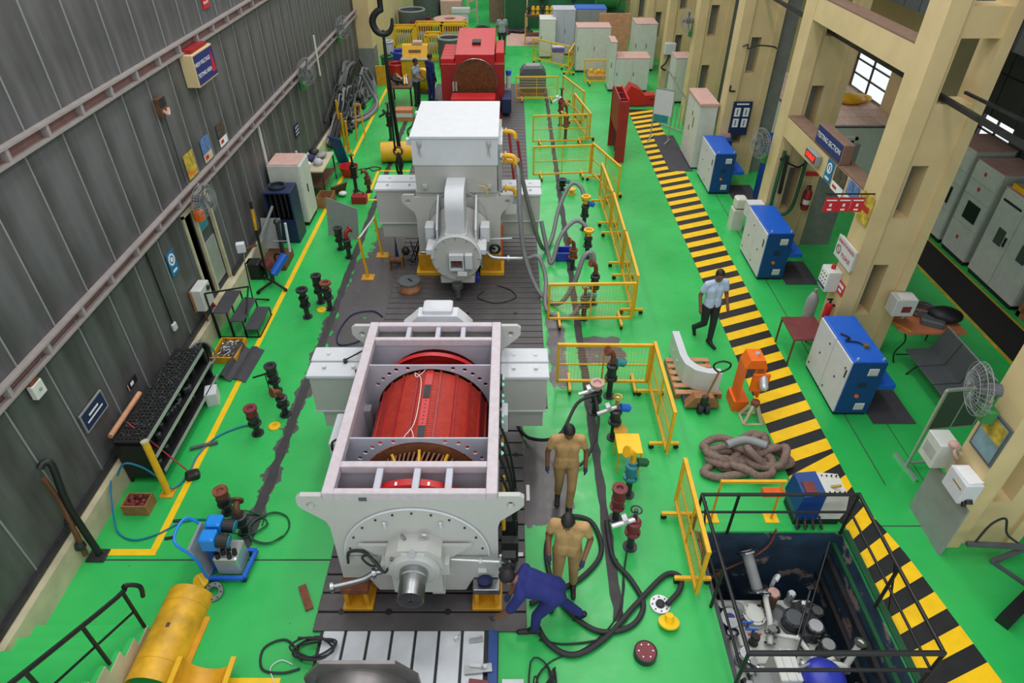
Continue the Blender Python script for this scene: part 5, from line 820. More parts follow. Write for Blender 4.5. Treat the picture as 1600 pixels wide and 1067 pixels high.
def gcab(label, x0, x1, y0, y1, h, m='greycab', doors=2, top='pink', name='switch_cabinet'):
    t = thing(name, label, 'cabinet', ((x0+x1)/2, (y0+y1)/2, 0)); w, d = (x1-x0)/2, (y1-y0)/2
    part('body', t, m, BB(-w, w, -d, d, .08, h, .012)); part('plinth', t, 'black', B(-w+.02, w-.02, -d+.02, d-.02, 0, .08)); part('top', t, top, B(-w-.01, w+.01, -d-.01, d+.01, h, h+.02))
    for i in range(doors):
        a = -w+.02+i*(2*w-.02)/doors; p_ = part('door', t, m, B(a, a+(2*w-.02)/doors-.02, -d-.015, -d, .12, h-.05)); part('handle', p_, 'black', B(a+.03, a+.05, -d-.03, -d-.015, h*.5, h*.6))
    return t
gcab('wide pale switch cabinet beside the red casting', 4.05, 5.35, 26.4, 27.4, 1.25); gcab('narrow tall pale cabinet at the left end of the wide switch cabinet', 3.82, 4.05, 26.5, 27.5, 1.8, doors=1); gcab('pale cabinet with red lettering behind the wide switch cabinet', 5.2, 6.1, 29.4, 30.6, 1.85)
gcab('tall grey-green cabinet behind the tray of yellow parts', 2.75, 4.15, 29.2, 30.2, 1.75, 'greycab'); gcab('white cabinet at the left end of the far cabinet row', 1.3, 2.0, 31.5, 32.5, 1.6, 'offwhite', 1, 'offwhite'); gcab('pale blue cabinet in the far cabinet row', 1.9, 2.9, 32.0, 33.0, 1.9, 'lavender', 2, 'lavender'); gcab('blue-topped cabinet in the far cabinet row', 2.9, 4.3, 32.2, 33.2, 1.9, 'greymid', 2, 'blue')
t = thing('parts_tray', 'tray of yellow parts on the floor behind a yellow barrier', 'tray', (3.75, 28.4, 0)); part('tray', t, 'wood', BB(-.55, .55, -.35, .35, 0, .18, .02))
for i in range(6): part('yellow_part', t, 'yellow', mv(LA([(.1, 0), (.1, .1), (.05, .16)], n=10), (-.4+i*.16, random.uniform(-.15, .15), .18)))
t = thing('motor', 'grey box-shaped motor on a pallet behind a yellow barrier', 'motor', (.85, 26.3, 0)); part('body', t, 'greydark', PR([(-.45, .15), (-.5, .3), (-.5, .8), (-.35, 1.0), (.35, 1.0), (.5, .8), (.5, .3), (.45, .15)], 'y', -.35, .35)); part('lid', t, 'greymid', BB(-.28, .28, -.2, .2, 1.0, 1.08, .02)); part('pallet', t, 'woodbrown', B(-.5, .5, -.4, .4, 0, .13))
for i in range(5): part('fin', t, 'greymid', B(-.52, .52, -.36, -.35, .3+.1*i, .34+.1*i))
t = thing('steel_gate', 'white striped gate panel leaning behind the display board', 'gate', (5.55, 22.2, 0), -.9); part('frame', t, 'alu', *BAR([(-.6, 0, .025), (-.6, 0, 1.9), (.6, 0, .9), (.6, 0, .025), (-.6, 0, .025)], .025))
for i in range(6): part('bar', t, 'alu', *BAR([(-.45+i*.17, 0, .1), (-.45+i*.17, 0, .9)], .012))
gcab('pale cabinet tucked behind the fourth column', 6.0, 6.6, 25.0, 25.9, 1.6, 'greycab', 1); 
t = thing('switch_unit', 'white switch box with cables on the fourth column', 'electrical box', (6.15, 26.9, 1.3)); part('body', t, 'white', BB(-.2, .2, -.1, .1, 0, .4, .01)); part('cable', t, 'black', TU([(0, -.05, 0), (-.1, -.08, -.3), (-.25, -.05, -.5), (.1, -.05, -.6), (.3, -.05, -.3)], .03, 6, 4))
# side-aisle switchboards
def sboard(label, y0, w, h, kind):
    t = thing('switchboard', label, 'switchboard', (10.9, y0, 0)); part('body', t, 'greycab', BB(-.45, .45, 0, w, .1, h, .01)); part('plinth', t, 'black', B(-.43, .43, .02, w-.02, 0, .1)); part('top', t, 'pink', B(-.46, .46, -.01, w+.01, h, h+.02))
    rows = ((.12, .8), (.82, 1.45), (1.47, 1.78), (1.8, h-.05)) if kind else ((.12, h-.05),)
    for z0, z1 in rows:
        n = 1 if kind else 2
        for i in range(n):
            p_ = part('door', t, 'greycab', B(-.47, -.45, .02+i*w/n, w/n-.02+i*w/n, z0, min(z1, h-.03)))
            if kind: part('indicator', p_, 'signred', B(-.475, -.47, w*.5, w*.58, (z0+z1)/2, (z0+z1)/2+.08))
            else: part('vent', p_, 'black', B(-.475, -.47, .1+i*w/n, w/n-.1+i*w/n, h-.25, h-.2)); part('handle', p_, 'black', B(-.5, -.47, .1+i*w/n, .14+i*w/n, 1.0, 1.2)); part('viewing_window', p_, 'screen', B(-.478, -.47, .2+i*w/n, .45+i*w/n, .95, 1.3))
    if kind: part('meter_window', t, 'black', B(-.478, -.47, w*.2, w*.7, .95, 1.35))
    return t
sboard('tall grey switchboard with four stacked compartments in the side aisle', 13.1, .95, 2.2, 1); sboard('grey double-door switchboard standing nearer in the side aisle', 11.3, 1.6, 2.05, 0); sboard('third grey switchboard at the far end of the side aisle row', 14.2, 1.1, 2.3, 1)
t = thing('yellow_guard', 'yellow perforated strip with grey covers on top of the double-door switchboard', 'guard', (10.6, 11.3, 2.08)); part('strip', t, 'yellow', B(-.12, -.06, .1, 1.5, 0, .1)); part('cover', t, 'greymid', BB(.0, .3, .1, .7, 0, .1, .01)); part('cover', t, 'greymid', BB(.0, .3, .8, 1.5, 0, .1, .01))
t = thing('open_rack', 'brown open rack with black shelves at the right edge of the aisle', 'rack', (11.0, 10.2, 0)); part('frame', t, 'woodbrown', B(-.5, -.4, -.8, .95, 0, .12), B(-.5, -.4, -.8, -.7, 0, 1.5), B(-.5, -.4, .85, .95, 0, 1.5), B(-.5, -.4, -.8, .95, .7, .8), B(-.5, -.4, -.8, .95, 1.42, 1.5)); part('dark_back', t, 'black', B(-.3, .4, -.8, .95, .1, 1.5))
t = thing('sack_pile', 'crumpled sacks lying on the sunlit cabin roof tiles', 'sack', (9.35, 18.9, 1.95)); part('grey_sack', t, 'creamlow', SP((-.3, .1, .14), (.35, .25, .17), 12, 8), sm=True); part('yellow_sack', t, 'yellow', SP((.25, -.1, .12), (.4, .28, .15), 12, 8), SP((.55, .0, .1), (.35, .2, .12), 12, 8), sm=True)
# ================================================================ LEFT WALL FIXTURES
XW = -5.985
t = thing('exit_sign', 'small red lettered sign high on the left wall', 'sign', (XW, 14.05, 5.22)); part('plate', t, 'signred', B(-.01, .01, 0, .3, 0, .2)); text(t, 'FIRE EXIT', .06, (.013, .15, .1), RXP, 'paper')
t = thing('warning_lightbox', 'cream box sign reading HIGH VOLTAGE TESTING AREA below the upper rail', 'sign', (XW, 12.45, 4.2)); part('case', t, 'cream', BB(0, .24, 0, .95, 0, .56, .008)); part('face', t, 'navysign', B(.24, .25, .03, .92, .03, .53)); text(t, 'HIGH VOLTAGE', .1, (.254, .36, .37), RXP, 'paper'); text(t, 'TESTING AREA', .1, (.254, .36, .18), RXP, 'paper'); part('flash_symbol', t, 'signred', PR([(.7, .1), (.9, .1), (.8, .48)], 'x', .25, .254)); part('hanger', t, 'redoxide', B(-.0, .2, .1, .85, .56, .62))
t = thing('junction_box', 'open dirty junction box on the middle tier of the left wall', 'electrical box', (XW, 11.1, 4.1)); part('body', t, 'brown', BB(0, .1, 0, .26, 0, .3, .01)); part('cover', t, 'darksteel', B(.1, .11, .0, .22, .16, .3)); part('wires', t, 'pink', TU([(.1, .05, .1), (.14, .12, .02), (.12, .2, .1)], .03, 6, 4)); part('conduit', t, 'darksteel', CY((.02, .2, 0), (.02, .2, -1.3), .008, n=6))
for lab, y0, m1, m2, c2 in (('yellow torn poster above the lower rail of the left wall', 11.5, 'poster', 'poster', 'orange'), ('blue poster with cream corner above the lower rail', 12.3, 'posterb', 'creamlow', 'signred'), ('dark photo poster with white lower part above the lower rail', 13.15, 'posterk', 'paper', 'signred')):
    t = thing('wall_chart', lab, 'poster', (XW, y0, 2.8)); t.name = 'safety_poster'; part('picture', t, m1, B(0, .012, 0, .4, .16, .45)); part('text_area', t, m2, B(0, .012, 0, .4, 0, .16)); part('caption', t, c2, B(.012, .014, .05, .2, .05, .12))
fan('brown dusty caged fan beside the yellow poster', (-5.7, 11.2, 2.55), .3, (1, -.3, 0), 0, 'orange'); fan('caged fan with green motor in the middle of the lower rail', (-5.7, 19.0, 2.75), .36, (1, -.5, 0), 0, 'green'); fan('caged fan with green motor at the far end of the lower rail', (-5.7, 24.0, 2.85), .36, (1, -.5, 0), 0, 'green')
t = thing('mandatory_sign', 'blue sign with white ring beside the left door', 'sign', (XW, 9.88, 1.68)); part('plate', t, 'signblue', B(0, .012, 0, .27, 0, .44)); part('ring', t, 'paper', PH(circ(.135, .29, .11, 20), [circ(.135, .29, .075, 20)], 'x', .012, .016)); part('head', t, 'paper', PR(circ(.135, .29, .045, 12), 'x', .012, .016)); part('caption', t, 'paper', B(.012, .015, .06, .21, .06, .1))
t = thing('switch_conduit', 'dark conduit running down to a white switch left of the blue ring sign', 'conduit', (XW, 9.36, 0)); part('conduit', t, 'black', CY((.015, 0, 1.05), (.015, 0, 2.55), .015, n=6)); part('switch', t, 'white', BB(0, .05, -.06, .06, .93, 1.06, .008))
t = thing('power_box', 'grey electrical box above the black steps', 'electrical box', (XW, 10.22, .72)); part('body', t, 'greycab', BB(0, .2, 0, .42, 0, .45, .01)); part('side_frame', t, 'woodbrown', B(0, .03, -.04, 0, 0, .45)); part('socket', t, 'darksteel', CY((.2, .3, .35), (.23, .3, .35), .05, n=12)); part('plug', t, 'redoxide', CY((.15, .35, -.02), (.18, .38, -.14), .03, n=8)); part('lead', t, 'brown', TU([(.1, .1, 0), (.12, .06, -.15), (.1, .1, -.28)], .02, 6, 3))
t = thing('wall_plaque', 'dark blue plaque with white lettering lines low on the left wall', 'sign', (XW, 6.55, 1.18)); t.name = 'lettered_plaque'; part('plate', t, 'navy', B(0, .02, 0, .56, 0, .3)); part('border', t, 'greymid', PH([(-.01, -.01), (.57, -.01), (.57, .31), (-.01, .31)], [[(.01, .01), (.55, .01), (.55, .29), (.01, .29)]], 'x', 0, .024)); part('text_line', t, 'paper', B(.02, .023, .08, .48, .1, .125)); part('text_line', t, 'paper', B(.02, .023, .16, .4, .17, .2))
t = thing('small_tag', 'narrow black and white tag above the steel rack', 'sign', (XW, 7.68, .97)); part('plate', t, 'black', B(0, .012, 0, .26, 0, .12)); part('white_field', t, 'paper', B(.012, .014, .06, .15, .03, .09)); part('red_end', t, 'pink', B(.012, .014, -.02, .0, .0, .12))
t = thing('meter_box', 'old pale switch box with rusty top under the lower rail at far left', 'electrical box', (XW, 6.05, 2.26)); part('body', t, 'offwhite', BB(0, .08, 0, .2, 0, .2, .01)); part('rust_cap', t, 'rust', BB(0, .07, .02, .18, .2, .3, .01)); part('knob', t, 'greymid', CY((.08, .1, .1), (.1, .1, .1), .02, n=8))
t = thing('number_plate', 'dark plate with pale marks on the far left wall', 'sign', (XW, 17.9, 1.25)); part('plate', t, 'navy', B(0, .012, 0, .4, 0, .34)); [part('mark', t, 'lavender', B(.012, .014, .05, .35, .06+.09*i, .1+.09*i)) for i in range(3)]
solo('wall_strut', 'white vertical pipe crossing the far lower rail', 'pipe', 'offwhite', CY((-5.88, 21.0, 2.1), (-5.88, 21.0, 3.25), .03, n=8)).name = 'vertical_pipe'; solo('cable_trunking', 'white vertical trunking on the left wall above the dark blue cabinet', 'conduit', 'offwhite', B(-6.0, -5.96, 15.35, 15.42, .5, 2.54))
# ================================================================ LEFT FLOOR
t = thing('steel_cabinet', 'pale grey steel cabinet with a dusty top beside the left wall', 'cabinet', (-5.5, 15.5, 0)); part('body', t, 'greycab', BB(-.42, .36, -.38, .42, .1, 1.6, .012)); part('door', t, 'offwhite', B(.36, .38, -.36, -.02, .14, 1.56)); part('door', t, 'offwhite', B(.36, .38, .0, .4, .14, 1.56)); part('handle', t, 'black', B(.38, .4, -.08, -.05, .8, 1.0)); part('plinth', t, 'black', B(-.4, .34, -.36, .4, 0, .1)); part('top_dust', t, 'pink', B(-.4, .34, -.36, .4, 1.61, 1.615))
t = thing('test_cabinet', 'dark blue open-fronted cabinet with cable coil on top', 'cabinet', (-5.48, 14.5, 0)); part('side', t, 'navy', B(.28, .32, -.3, .3, 0, 1.28)); part('side', t, 'navy', B(-.32, -.28, -.3, .3, 0, 1.28)); part('back', t, 'black', B(-.28, .28, .26, .3, 0, 1.28)); part('top', t, 'navy', BB(-.32, .32, -.3, .3, 1.28, 1.32, .01)); part('lower_panel', t, 'navy', B(-.28, .28, -.3, -.27, 0, .62)); [part('inner_bar', t, 'darksteel', B(-.22+.12*i, -.19+.12*i, -.2, -.1, .62, 1.28)) for i in range(4)]; part('cable_coil', t, 'rubber', *[TO((-.05, 0, 1.335+.012*i), .17+.01*(i % 3), .012, (0, 0, 1), 20, 5) for i in range(5)], kind='stuff')
t = thing('step_unit', 'black three-tread step unit with handrail below the left door', 'steps', (-5.35, 10.75, 0))
for i, (x0, x1, z) in enumerate(((-.42, -.12, .6), (-.14, .14, .4), (.1, .38, .2))):
    part('tread', t, 'mat', BB(x0, x1, -.4, .4, z-.02, z, .006))
    for y in (-.4, .4): part('post', t, 'black', *BAR([(x0+.02, y, 0), (x0+.02, y, z-.02)], .012)); part('post', t, 'black', *BAR([(x1-.02, y, 0), (x1-.02, y, z-.02)], .012))
part('base_bar', t, 'black', *BAR([(-.42, -.4, .012), (.38, -.4, .012), (.38, .4, .012)], .012)); part('handrail', t, 'black', *BAR([(-.42, -.42, 0), (-.42, -.42, 1.05), (.1, .3, .75), (.12, -.3, .3)], .013))
t = thing('lamp_stand', 'slim black tripod stand with a white box on top', 'stand', (-5.47, 11.55, 0)); part('pole', t, 'black', CY((0, 0, .1), (.05, 0, 1.0), .014, n=8)); part('upper_pole', t, 'alu', CY((.05, 0, 1.0), (.1, 0, 1.3), .01, n=8)); part('head_box', t, 'white', BC((.06, 0, 1.36), (.16, .14, .18), .3)); part('clamp', t, 'brown', CY((.14, .05, 1.3), (.34, .1, 1.36), .03, n=8))
for a in (.4, 2.5, 4.6): part('leg', t, 'black', *BAR([(0, 0, .12), (.32*math.cos(a), .32*math.sin(a), .02)], .014))
t = thing('jack_trolley', 'bright blue cylinder on a dark splayed castor base', 'trolley', (-5.15, 12.35, 0)); part('cylinder', t, 'blue', CY((-.05, -.1, .3), (.2, .2, .62), .09, n=14), sm=True); part('stub', t, 'darksteel', CY((-.1, -.1, .1), (-.08, -.08, .4), .05, n=10))
for a in (-.6, -2.2, 2.4): part('leg', t, 'black', *BAR([(-.1, -.1, .12), (-.1+.4*math.cos(a), -.1+.4*math.sin(a), .06)], .02)); part('castor', t, 'black', CY((-.1+.4*math.cos(a), -.12+.4*math.sin(a), .04), (-.1+.4*math.cos(a), -.08+.4*math.sin(a), .04), .04, n=10))
t = thing('hot_stick', 'tall dark pole with yellow upper part leaning at the left wall', 'pole', (-5.5, 12.6, 0)); part('shaft', t, 'black', CY((0, 0, 0), (.03, 0, 1.2), .03, n=8)); part('yellow_top', t, 'yellowdeep', CY((.03, 0, 1.2), (.06, 0, 1.7), .035, n=8)); part('tip', t, 'black', CY((.06, 0, 1.7), (.065, 0, 1.85), .04, n=8))
t = thing('pipe_clutter', 'cluttered frame of grey sheet, pipes and rods before the dark blue cabinet', 'frame', (-5.5, 13.4, 0)); part('sheet', t, 'greymid', mv(B(-.25, .2, -.01, .01, 0, .7), (0, 0, .3), rx=-.35)); part('tube', t, 'alu', *BAR([(-.35, -.6, .3), (.05, .35, 1.2)], .02)); part('column', t, 'darksteel', CY((.2, -.1, 0), (.2, 0, .95), .05, n=10), SP((.2, 0, .98), .08)); part('rod', t, 'alu', CY((.1, -.2, .6), (.42, -.2, .6), .012, n=6)); part('rod', t, 'white', CY((.4, -.15, .3), (.42, -.1, 1.0), .03, n=8)); part('base', t, 'brown', BB(-.2, .35, -.5, .2, 0, .22, .02)); part('wheel', t, 'black', TO((.25, -.45, .3), .12, .025, (0, 1, 0), 16, 6)); part('motor', t, 'maroon', CY((-.05, -.7, .2), (.1, -.6, .3), .12, n=12)); part('bin', t, 'black', BB(-.4, -.1, -.9, -.6, 0, .4, .02))
# steel rack
t = thing('steel_rack', 'black perforated steel rack with three shelves against the left wall', 'rack', (-5.58, 7.8, 0)); RW, RL = .23, 1.12
hs = [circ(-RW+.05+.06*i, -RL+.06+.075*j, .016, 6) for i in range(7) for j in range(29)]
part('top_plate', t, 'black', PH([(-RW, -RL), (RW, -RL), (RW, RL), (-RW, RL)], hs, 'z', .82, .85)); part('under_sheet', t, 'darksteel', B(-RW, RW, -RL, RL, .78, .79))
for z, x in ((.84, RW), (.56, RW+.06), (.26, RW+.1)): part('shelf', t, 'black', B(-RW, x, -RL, RL, z-.06, z-.04)); part('edge_bar', t, 'alu', B(x, x+.02, -RL, RL, z-.05, z+.0))
part('end_panel', t, 'black', B(-RW, RW, -RL-.02, -RL, .1, .78)); part('end_panel', t, 'black', B(-RW, RW, RL, RL+.02, .1, .78)); part('back_panel', t, 'black', B(-RW-.01, -RW, -RL, RL, .05, .8))
for x in (-RW, RW):
    for y in (-RL, RL): part('leg', t, 'darksteel', *BAR([(x, y, 0), (x, y, .8)], .018))
rnd = random.Random(5)
part('loose_bolts', t, 'steel', *[CY((rnd.uniform(-RW+.03, RW-.03), y_, .85), (rnd.uniform(-RW+.03, RW-.03)*.2+0, y_, .87), .012, n=5) for y_ in [-.3+.02*i for i in range(60)]][0:0], *[mv(LA([(.014, 0), (.014, .02)], n=6), (rnd.uniform(-RW+.03, RW-.03), rnd.uniform(-RL+.05, RL-.05), .851)) for i in range(140)], kind='stuff')
part('shelf_parts', t, 'darksteel', *[mv(LA([(.05, 0), (.05, .12), (.03, .14)], n=8), (rnd.uniform(.0, RW), rnd.uniform(-RL+.1, RL-.1), z)) for z in (.52, .22) for i in range(24)], kind='stuff')
solo('wooden_roller', 'pale wooden roller along the wall edge of the steel rack', 'roller', 'wood', CY((-5.86, 6.75, .9), (-5.86, 7.7, .9), .04, n=12), sm=True)
t = thing('bollard', 'leaning yellow bollard with square base in front of the steel rack', 'bollard', (-5.17, 6.45, 0)); part('pole', t, 'yellow', CY((0, 0, .02), (-.05, .08, 1.0), .05, n=14), sm=True); part('cap', t, 'creamlow', CY((-.05, .08, 1.0), (-.053, .084, 1.03), .055, n=14)); part('base', t, 'yellowdeep', BB(-.1, .1, -.1, .1, 0, .02, .004))
t = thing('broom', 'red-handled broom with a dark head leaning on the rack', 'broom', (-4.96, 6.78, 0)); part('handle', t, 'redoxide', CY((0, 0, .1), (-.75, .22, .93), .012, n=8)); part('head', t, 'black', mv(BB(-.1, .1, -.08, .08, 0, .12, .03), (.05, -.02, .0), rz=.4))
t = thing('parts_box', 'wooden box of dark scrap on the floor in front of the plinth', 'box', (-5.45, 6.16, 0)); part('box', t, 'woodbrown', PH([(-.18, -.13), (.18, -.13), (.18, .13), (-.18, .13)], [[(-.16, -.11), (.16, -.11), (.16, .11), (-.16, .11)]], 'z', 0, .2), B(-.17, .17, -.12, .12, 0, .02)); part('scrap', t, 'maroon', *[SP((rnd.uniform(-.12, .12), rnd.uniform(-.08, .08), .17), .04, 6, 5) for i in range(12)], kind='stuff')
t = thing('water_pipe', 'black bent pipe with valves coming from the wall to the floor', 'pipe', (-5.9, 5.5, 0)); part('main_pipe', t, 'black', TU([(-.02, .05, 1.55), (.0, .12, 1.58), (.06, .15, 1.5), (.1, .0, .9), (.25, -.14, .0)], .045, 10, 4), sm=True); part('branch', t, 'brown', TU([(-.02, .02, 1.4), (.02, 0, 1.0), (.1, -.12, .6), (.12, -.2, .1)], .035, 8, 4), sm=True); part('valve', t, 'darksteel', LA([(.07, 0), (.07, .05), (.04, .06), (.06, .1)], (.06, -.08, .6), n=12)); part('valve', t, 'darksteel', LA([(.07, 0), (.07, .05), (.05, .1)], (.1, -.18, .25), n=12)); part('tap', t, 'rust', CY((.0, -.05, .75), (.1, -.1, .75), .02, n=8)); part('base', t, 'darksteel', BB(.1, .35, -.25, -.05, 0, .03, .005))
hose('blue hose arching from the wall corner over the steel rack end', [(-5.75, 6.4, .45), (-5.6, 6.45, .65), (-5.4, 6.5, .5), (-5.2, 6.5, .2), (-5.1, 6.5, .05), (-5.0, 6.8, .02), (-5.0, 7.2, .02), (-4.85, 7.6, .02), (-4.5, 7.85, .02), (-4.25, 7.85, .03)], .014, 'cyanhose', n=6); hose('blue hose lying across the yellow lane corner', [(-5.8, 6.3, .45), (-5.75, 6.1, .3), (-5.6, 5.75, .03), (-5.3, 5.6, .02), (-5.0, 5.7, .02), (-4.75, 5.9, .02), (-4.45, 5.95, .02), (-4.15, 5.85, .05)], .013, 'cyanhose', n=6)
solo('floor_bar', 'short dark bar lying across the blue hose and lane line', 'bar', 'greydark', BC((-4.98, 7.4, .03), (.42, .05, .04), .35)); solo('white_box', 'small white box at the far end of the steel rack', 'box', 'white', mv(BB(-.1, .1, -.14, .14, 0, .26, .01), (-5.22, 8.5, .0), rz=.3))
rnd = random.Random(6); t = thing('cable_coil', 'upright coils of black cable behind the steel rack', 'cable', (-5.62, 9.35, 0)); [part('loop', t, 'rubber', TO((.02*i-.1, .03*(i % 3), .3), .24+.015*(i % 4), .018, (1, .15, .1), 24, 6)) for i in range(7)]; part('grey_lead', t, 'hosegrey', TU([(.0, -.3, .75), (.1, -.2, .8), (.2, -.1, .7), (.25, -.05, .4), (.2, -.2, .3)], .02, 6, 4))
t = thing('scrap_tray', 'shallow yellow tray heaped with steel scrap', 'tray', (-5.4, 9.85, 0)); part('tray', t, 'yellowdeep', PH([(-.24, -.32), (.24, -.32), (.24, .32), (-.24, .32)], [[(-.21, -.29), (.21, -.29), (.21, .29), (-.21, .29)]], 'z', 0, .14), B(-.22, .22, -.3, .3, 0, .02)); part('scrap', t, 'steel', *[CY((rnd.uniform(-.18, .18), rnd.uniform(-.26, .26), .1), (rnd.uniform(-.18, .18), rnd.uniform(-.26, .26), .15), .015, n=5) for i in range(50)], kind='stuff')
g = [[(-5.37+.28*u+.06*v, 9.1+.95*v-.1*u, .02+.16*max(0, math.sin(PI*(u*1.1))) *(.6+.4*v)*(1 if u < .6 else .3)) for u in [i/8 for i in range(9)]] for v in [j/5 for j in range(6)]]
solo('dark_sheet', 'folded black sheet lying over the yellow lane line', 'sheet', 'mat', sheet([[(x*1.0+(.22 if False else 0), y, z) for x, y, z in r] for r in g], .006), sheet([[(x+.27, y-.02, z*.3+.01) for x, y, z in r] for r in g], .006))
# trolley
t = thing('filter_cart', 'blue trolley with two round blue filters and a steel pump', 'trolley', (-3.78, 5.15, 0)); part('deck_frame', t, 'blue', *BAR([(-.2, -.2, .1), (.26, -.2, .1), (.3, .22, .1), (-.2, .22, .1), (-.2, -.2, .1)], .025)); part('pump', t, 'alu', BB(-.1, .22, -.14, .18, .1, .42, .02)); part('pump_parts', t, 'black', *[CY((-.02+.05*i, -.12+.06*(i % 3), .42), (-.02+.05*i, -.1+.06*(i % 3), .5), .03, n=8) for i in range(5)], kind='stuff'); part('back_panel', t, 'alu', mv(B(-.02, .02, -.2, .22, 0, .6), (-.2, 0, .12), ry=-.15))
part('handle', t, 'bluebright', TU([(-.22, -.2, .12), (-.26, -.2, .55), (-.4, -.2, .8), (-.46, -.1, .86), (-.46, .12, .86), (-.4, .22, .8), (-.26, .22, .55), (-.22, .22, .12)], .02, 8, 3)); part('grip', t, 'black', CY((-.46, -.12, .86), (-.56, -.14, .86), .022, n=8)); part('grip', t, 'black', CY((-.46, .14, .86), (-.56, .12, .87), .022, n=8))
for y in (-.05, .18): f_ = part('filter_head', t, 'bluebright', BB(-.18, .02, y-.09, y+.1, .6, .82, .02)); part('filter_can', f_, 'black', CY((.02, y, .7), (.16, y, .68), .09, n=16)); part('can_end', f_, 'cyanhose', CY((.16, y, .68), (.175, y, .677), .085, n=16)); part('neck', f_, 'bluebright', CY((-.02, y, .7), (.05, y, .69), .06, n=12)); part('column', f_, 'bluedark', B(-.16, -.08, y-.04, y+.04, .1, .62))
for x in (-.18, .24):
    for y in (-.18, .2): part('castor', t, 'black', CY((x, y-.02, .045), (x, y+.02, .045), .045, n=10))
t = thing('half_drum', 'worn yellow half-cylinder cover lying on the floor at the bottom left', 'cover', (-4.17, 4.17, 0), -.03)
arcp = [(.29*math.cos(a), .29*math.sin(a)) for a in [PI*i/20 for i in range(21)]]; arci = [(.28*math.cos(a), .28*math.sin(a)) for a in [PI-PI*i/20 for i in range(21)]]
part('shell', t, 'yellowworn', PR(arcp+arci, 'y', -.6, .58), sm=True); part('band', t, 'yellowdeep', PR([(x*1.01, z*1.01) for x, z in arcp]+arci, 'y', .38, .385)); part('band', t, 'yellowdeep', PR([(x*1.01, z*1.01) for x, z in arcp]+arci, 'y', -.36, -.355)); part('edge_flange', t, 'yellowdeep', B(.28, .36, -.6, .3, 0, .015)); part('scuff', t, 'brown', PR([(x*1.004, z*1.004) for x, z in arcp[9:11]]+list(reversed([(x, z) for x, z in arcp[9:11]])), 'y', .0, .06))
t = thing('half_drum', 'yellow half-cylinder cover lying open side up at the bottom edge', 'cover', (-3.52, 3.6, .3)); part('shell', t, 'yellowdeep', PR([(x, -z) for x, z in arcp]+[(x, -z) for x, z in arci], 'y', -.5, .2), sm=True); part('edge_flange', t, 'yellow', B(.28, .34, -.5, .2, -.01, .01)); part('edge_flange', t, 'yellow', B(-.34, -.28, -.5, .2, -.01, .01))
solo('blank_flange', 'yellow disc with a bar leaning behind the yellow half-cylinder', 'flange', 'yelpaint', mv(LA([(.1, 0), (.1, .03)], n=20), (-4.08, 4.93, .06), rx=.5), mv(B(-.015, .015, -.08, .08, .03, .05), (-4.08, 4.93, .06), rx=.5, rz=.8)); t = thing('pipe_flange', 'bolted steel ring flange beside the yellow disc', 'flange', (-3.86, 4.78, .05)); part('ring', t, 'steel', mv(LA([(.12, 0), (.12, .03), (.065, .03), (.065, 0)], n=24, cap=False), rx=.4))
for i in range(8): part('bolt', t, 'black', mv(CY((.095*math.cos(i*PI/4), .095*math.sin(i*PI/4), .028), (.095*math.cos(i*PI/4), .095*math.sin(i*PI/4), .038), .01, n=6), rx=.4))
solo('chip_dish', 'small maroon dish upright near the blue trolley', 'dish', 'maroon', LA([(.05, 0), (.07, .1), (.05, .2), (.02, .2)], (-4.12, 5.75, 0), n=14), sm=True)
for i, (lab, x, y, h, b, tp, a) in enumerate((('flanged pipe stub with lever, farther of the pair left of the terminal box', -4.18, 8.75, .62, 'darksteel', 'disc', 'darksteel'), ('valve stub with red-brown elbow left of the terminal box', -3.86, 8.15, .6, 'darksteel', 'elbow', 'rust'), ('maroon valve stub beside the blue hose and yellow disc', -4.2, 7.7, .6, 'darksteel', 'disc', 'maroon'), ('dark slim valve stub, leftmost of the group of three near the lane line', -4.2, 11.05, .75, 'black', 'flange', 'darksteel'), ('dark valve stub, rear one of the group of three near the lane line', -4.05, 11.6, .7, 'darksteel', 'disc', 'darksteel'), ('rusty-topped valve stub, rightmost of the group of three near the lane line', -3.8, 11.35, .72, 'darksteel', 'flange', 'rust'), ('dark valve stub in front of the leaning grey sheet', -4.1, 13.9, .6, 'darksteel', 'disc', 'darksteel'), ('red-topped valve stub in front of the leaning grey sheet', -3.82, 13.5, .72, 'darksteel', 'elbow', 'redoxide'), ('flanged pipe stub behind the blue trolley, upper one', -4.14, 6.1, .5, 'darksteel', 'disc', 'rust'), ('rusty valve stub inside the green hose loops by the blue trolley', -3.78, 5.75, .55, 'darksteel', 'elbow', 'brown'))):
    standpipe(lab, x, y, h, b, tp, a, None, None, 'valve_stub', .5*i)
for lab, x, y in (('yellow round blank on the floor near the maroon valve stub', -3.97, 7.86), ('yellow round blank on the floor near the group of three valve stubs', -3.97, 11.3)): solo('blank_flange', lab, 'flange', 'yelpaint', LA([(.1, 0), (.1, .025), (.08, .035)], (x, y, 0), n=20), CY((x-.03, y, .035), (x+.03, y+.02, .05), .012, n=6))
solo('lever_bar', 'dark lever bar beside the farther flanged stub', 'bar', 'black', BC((-4.32, 8.6, .5), (.26, .03, .02), .5), CY((-4.25, 8.63, .0), (-4.25, 8.63, .5), .01, n=6))
rnd = random.Random(2)
hose('dark green hose loops on the floor around the rusty valve stub', [(-3.85+(.28+.1*math.sin(i))*math.cos(i*.9), 5.85+(.22+.06*math.cos(i*1.3))*math.sin(i*.9), .015+.002*i) for i in range(15)], .01, 'greendark', k=8, n=6); hose('second dark green hose loops right of the rusty valve stub', [(-3.45+.28*math.cos(i*.8), 5.8+.26*math.sin(i*.8)*(1+.1*math.sin(i)), .012+.002*i) for i in range(16)], .01, 'greendark', k=8, n=6)
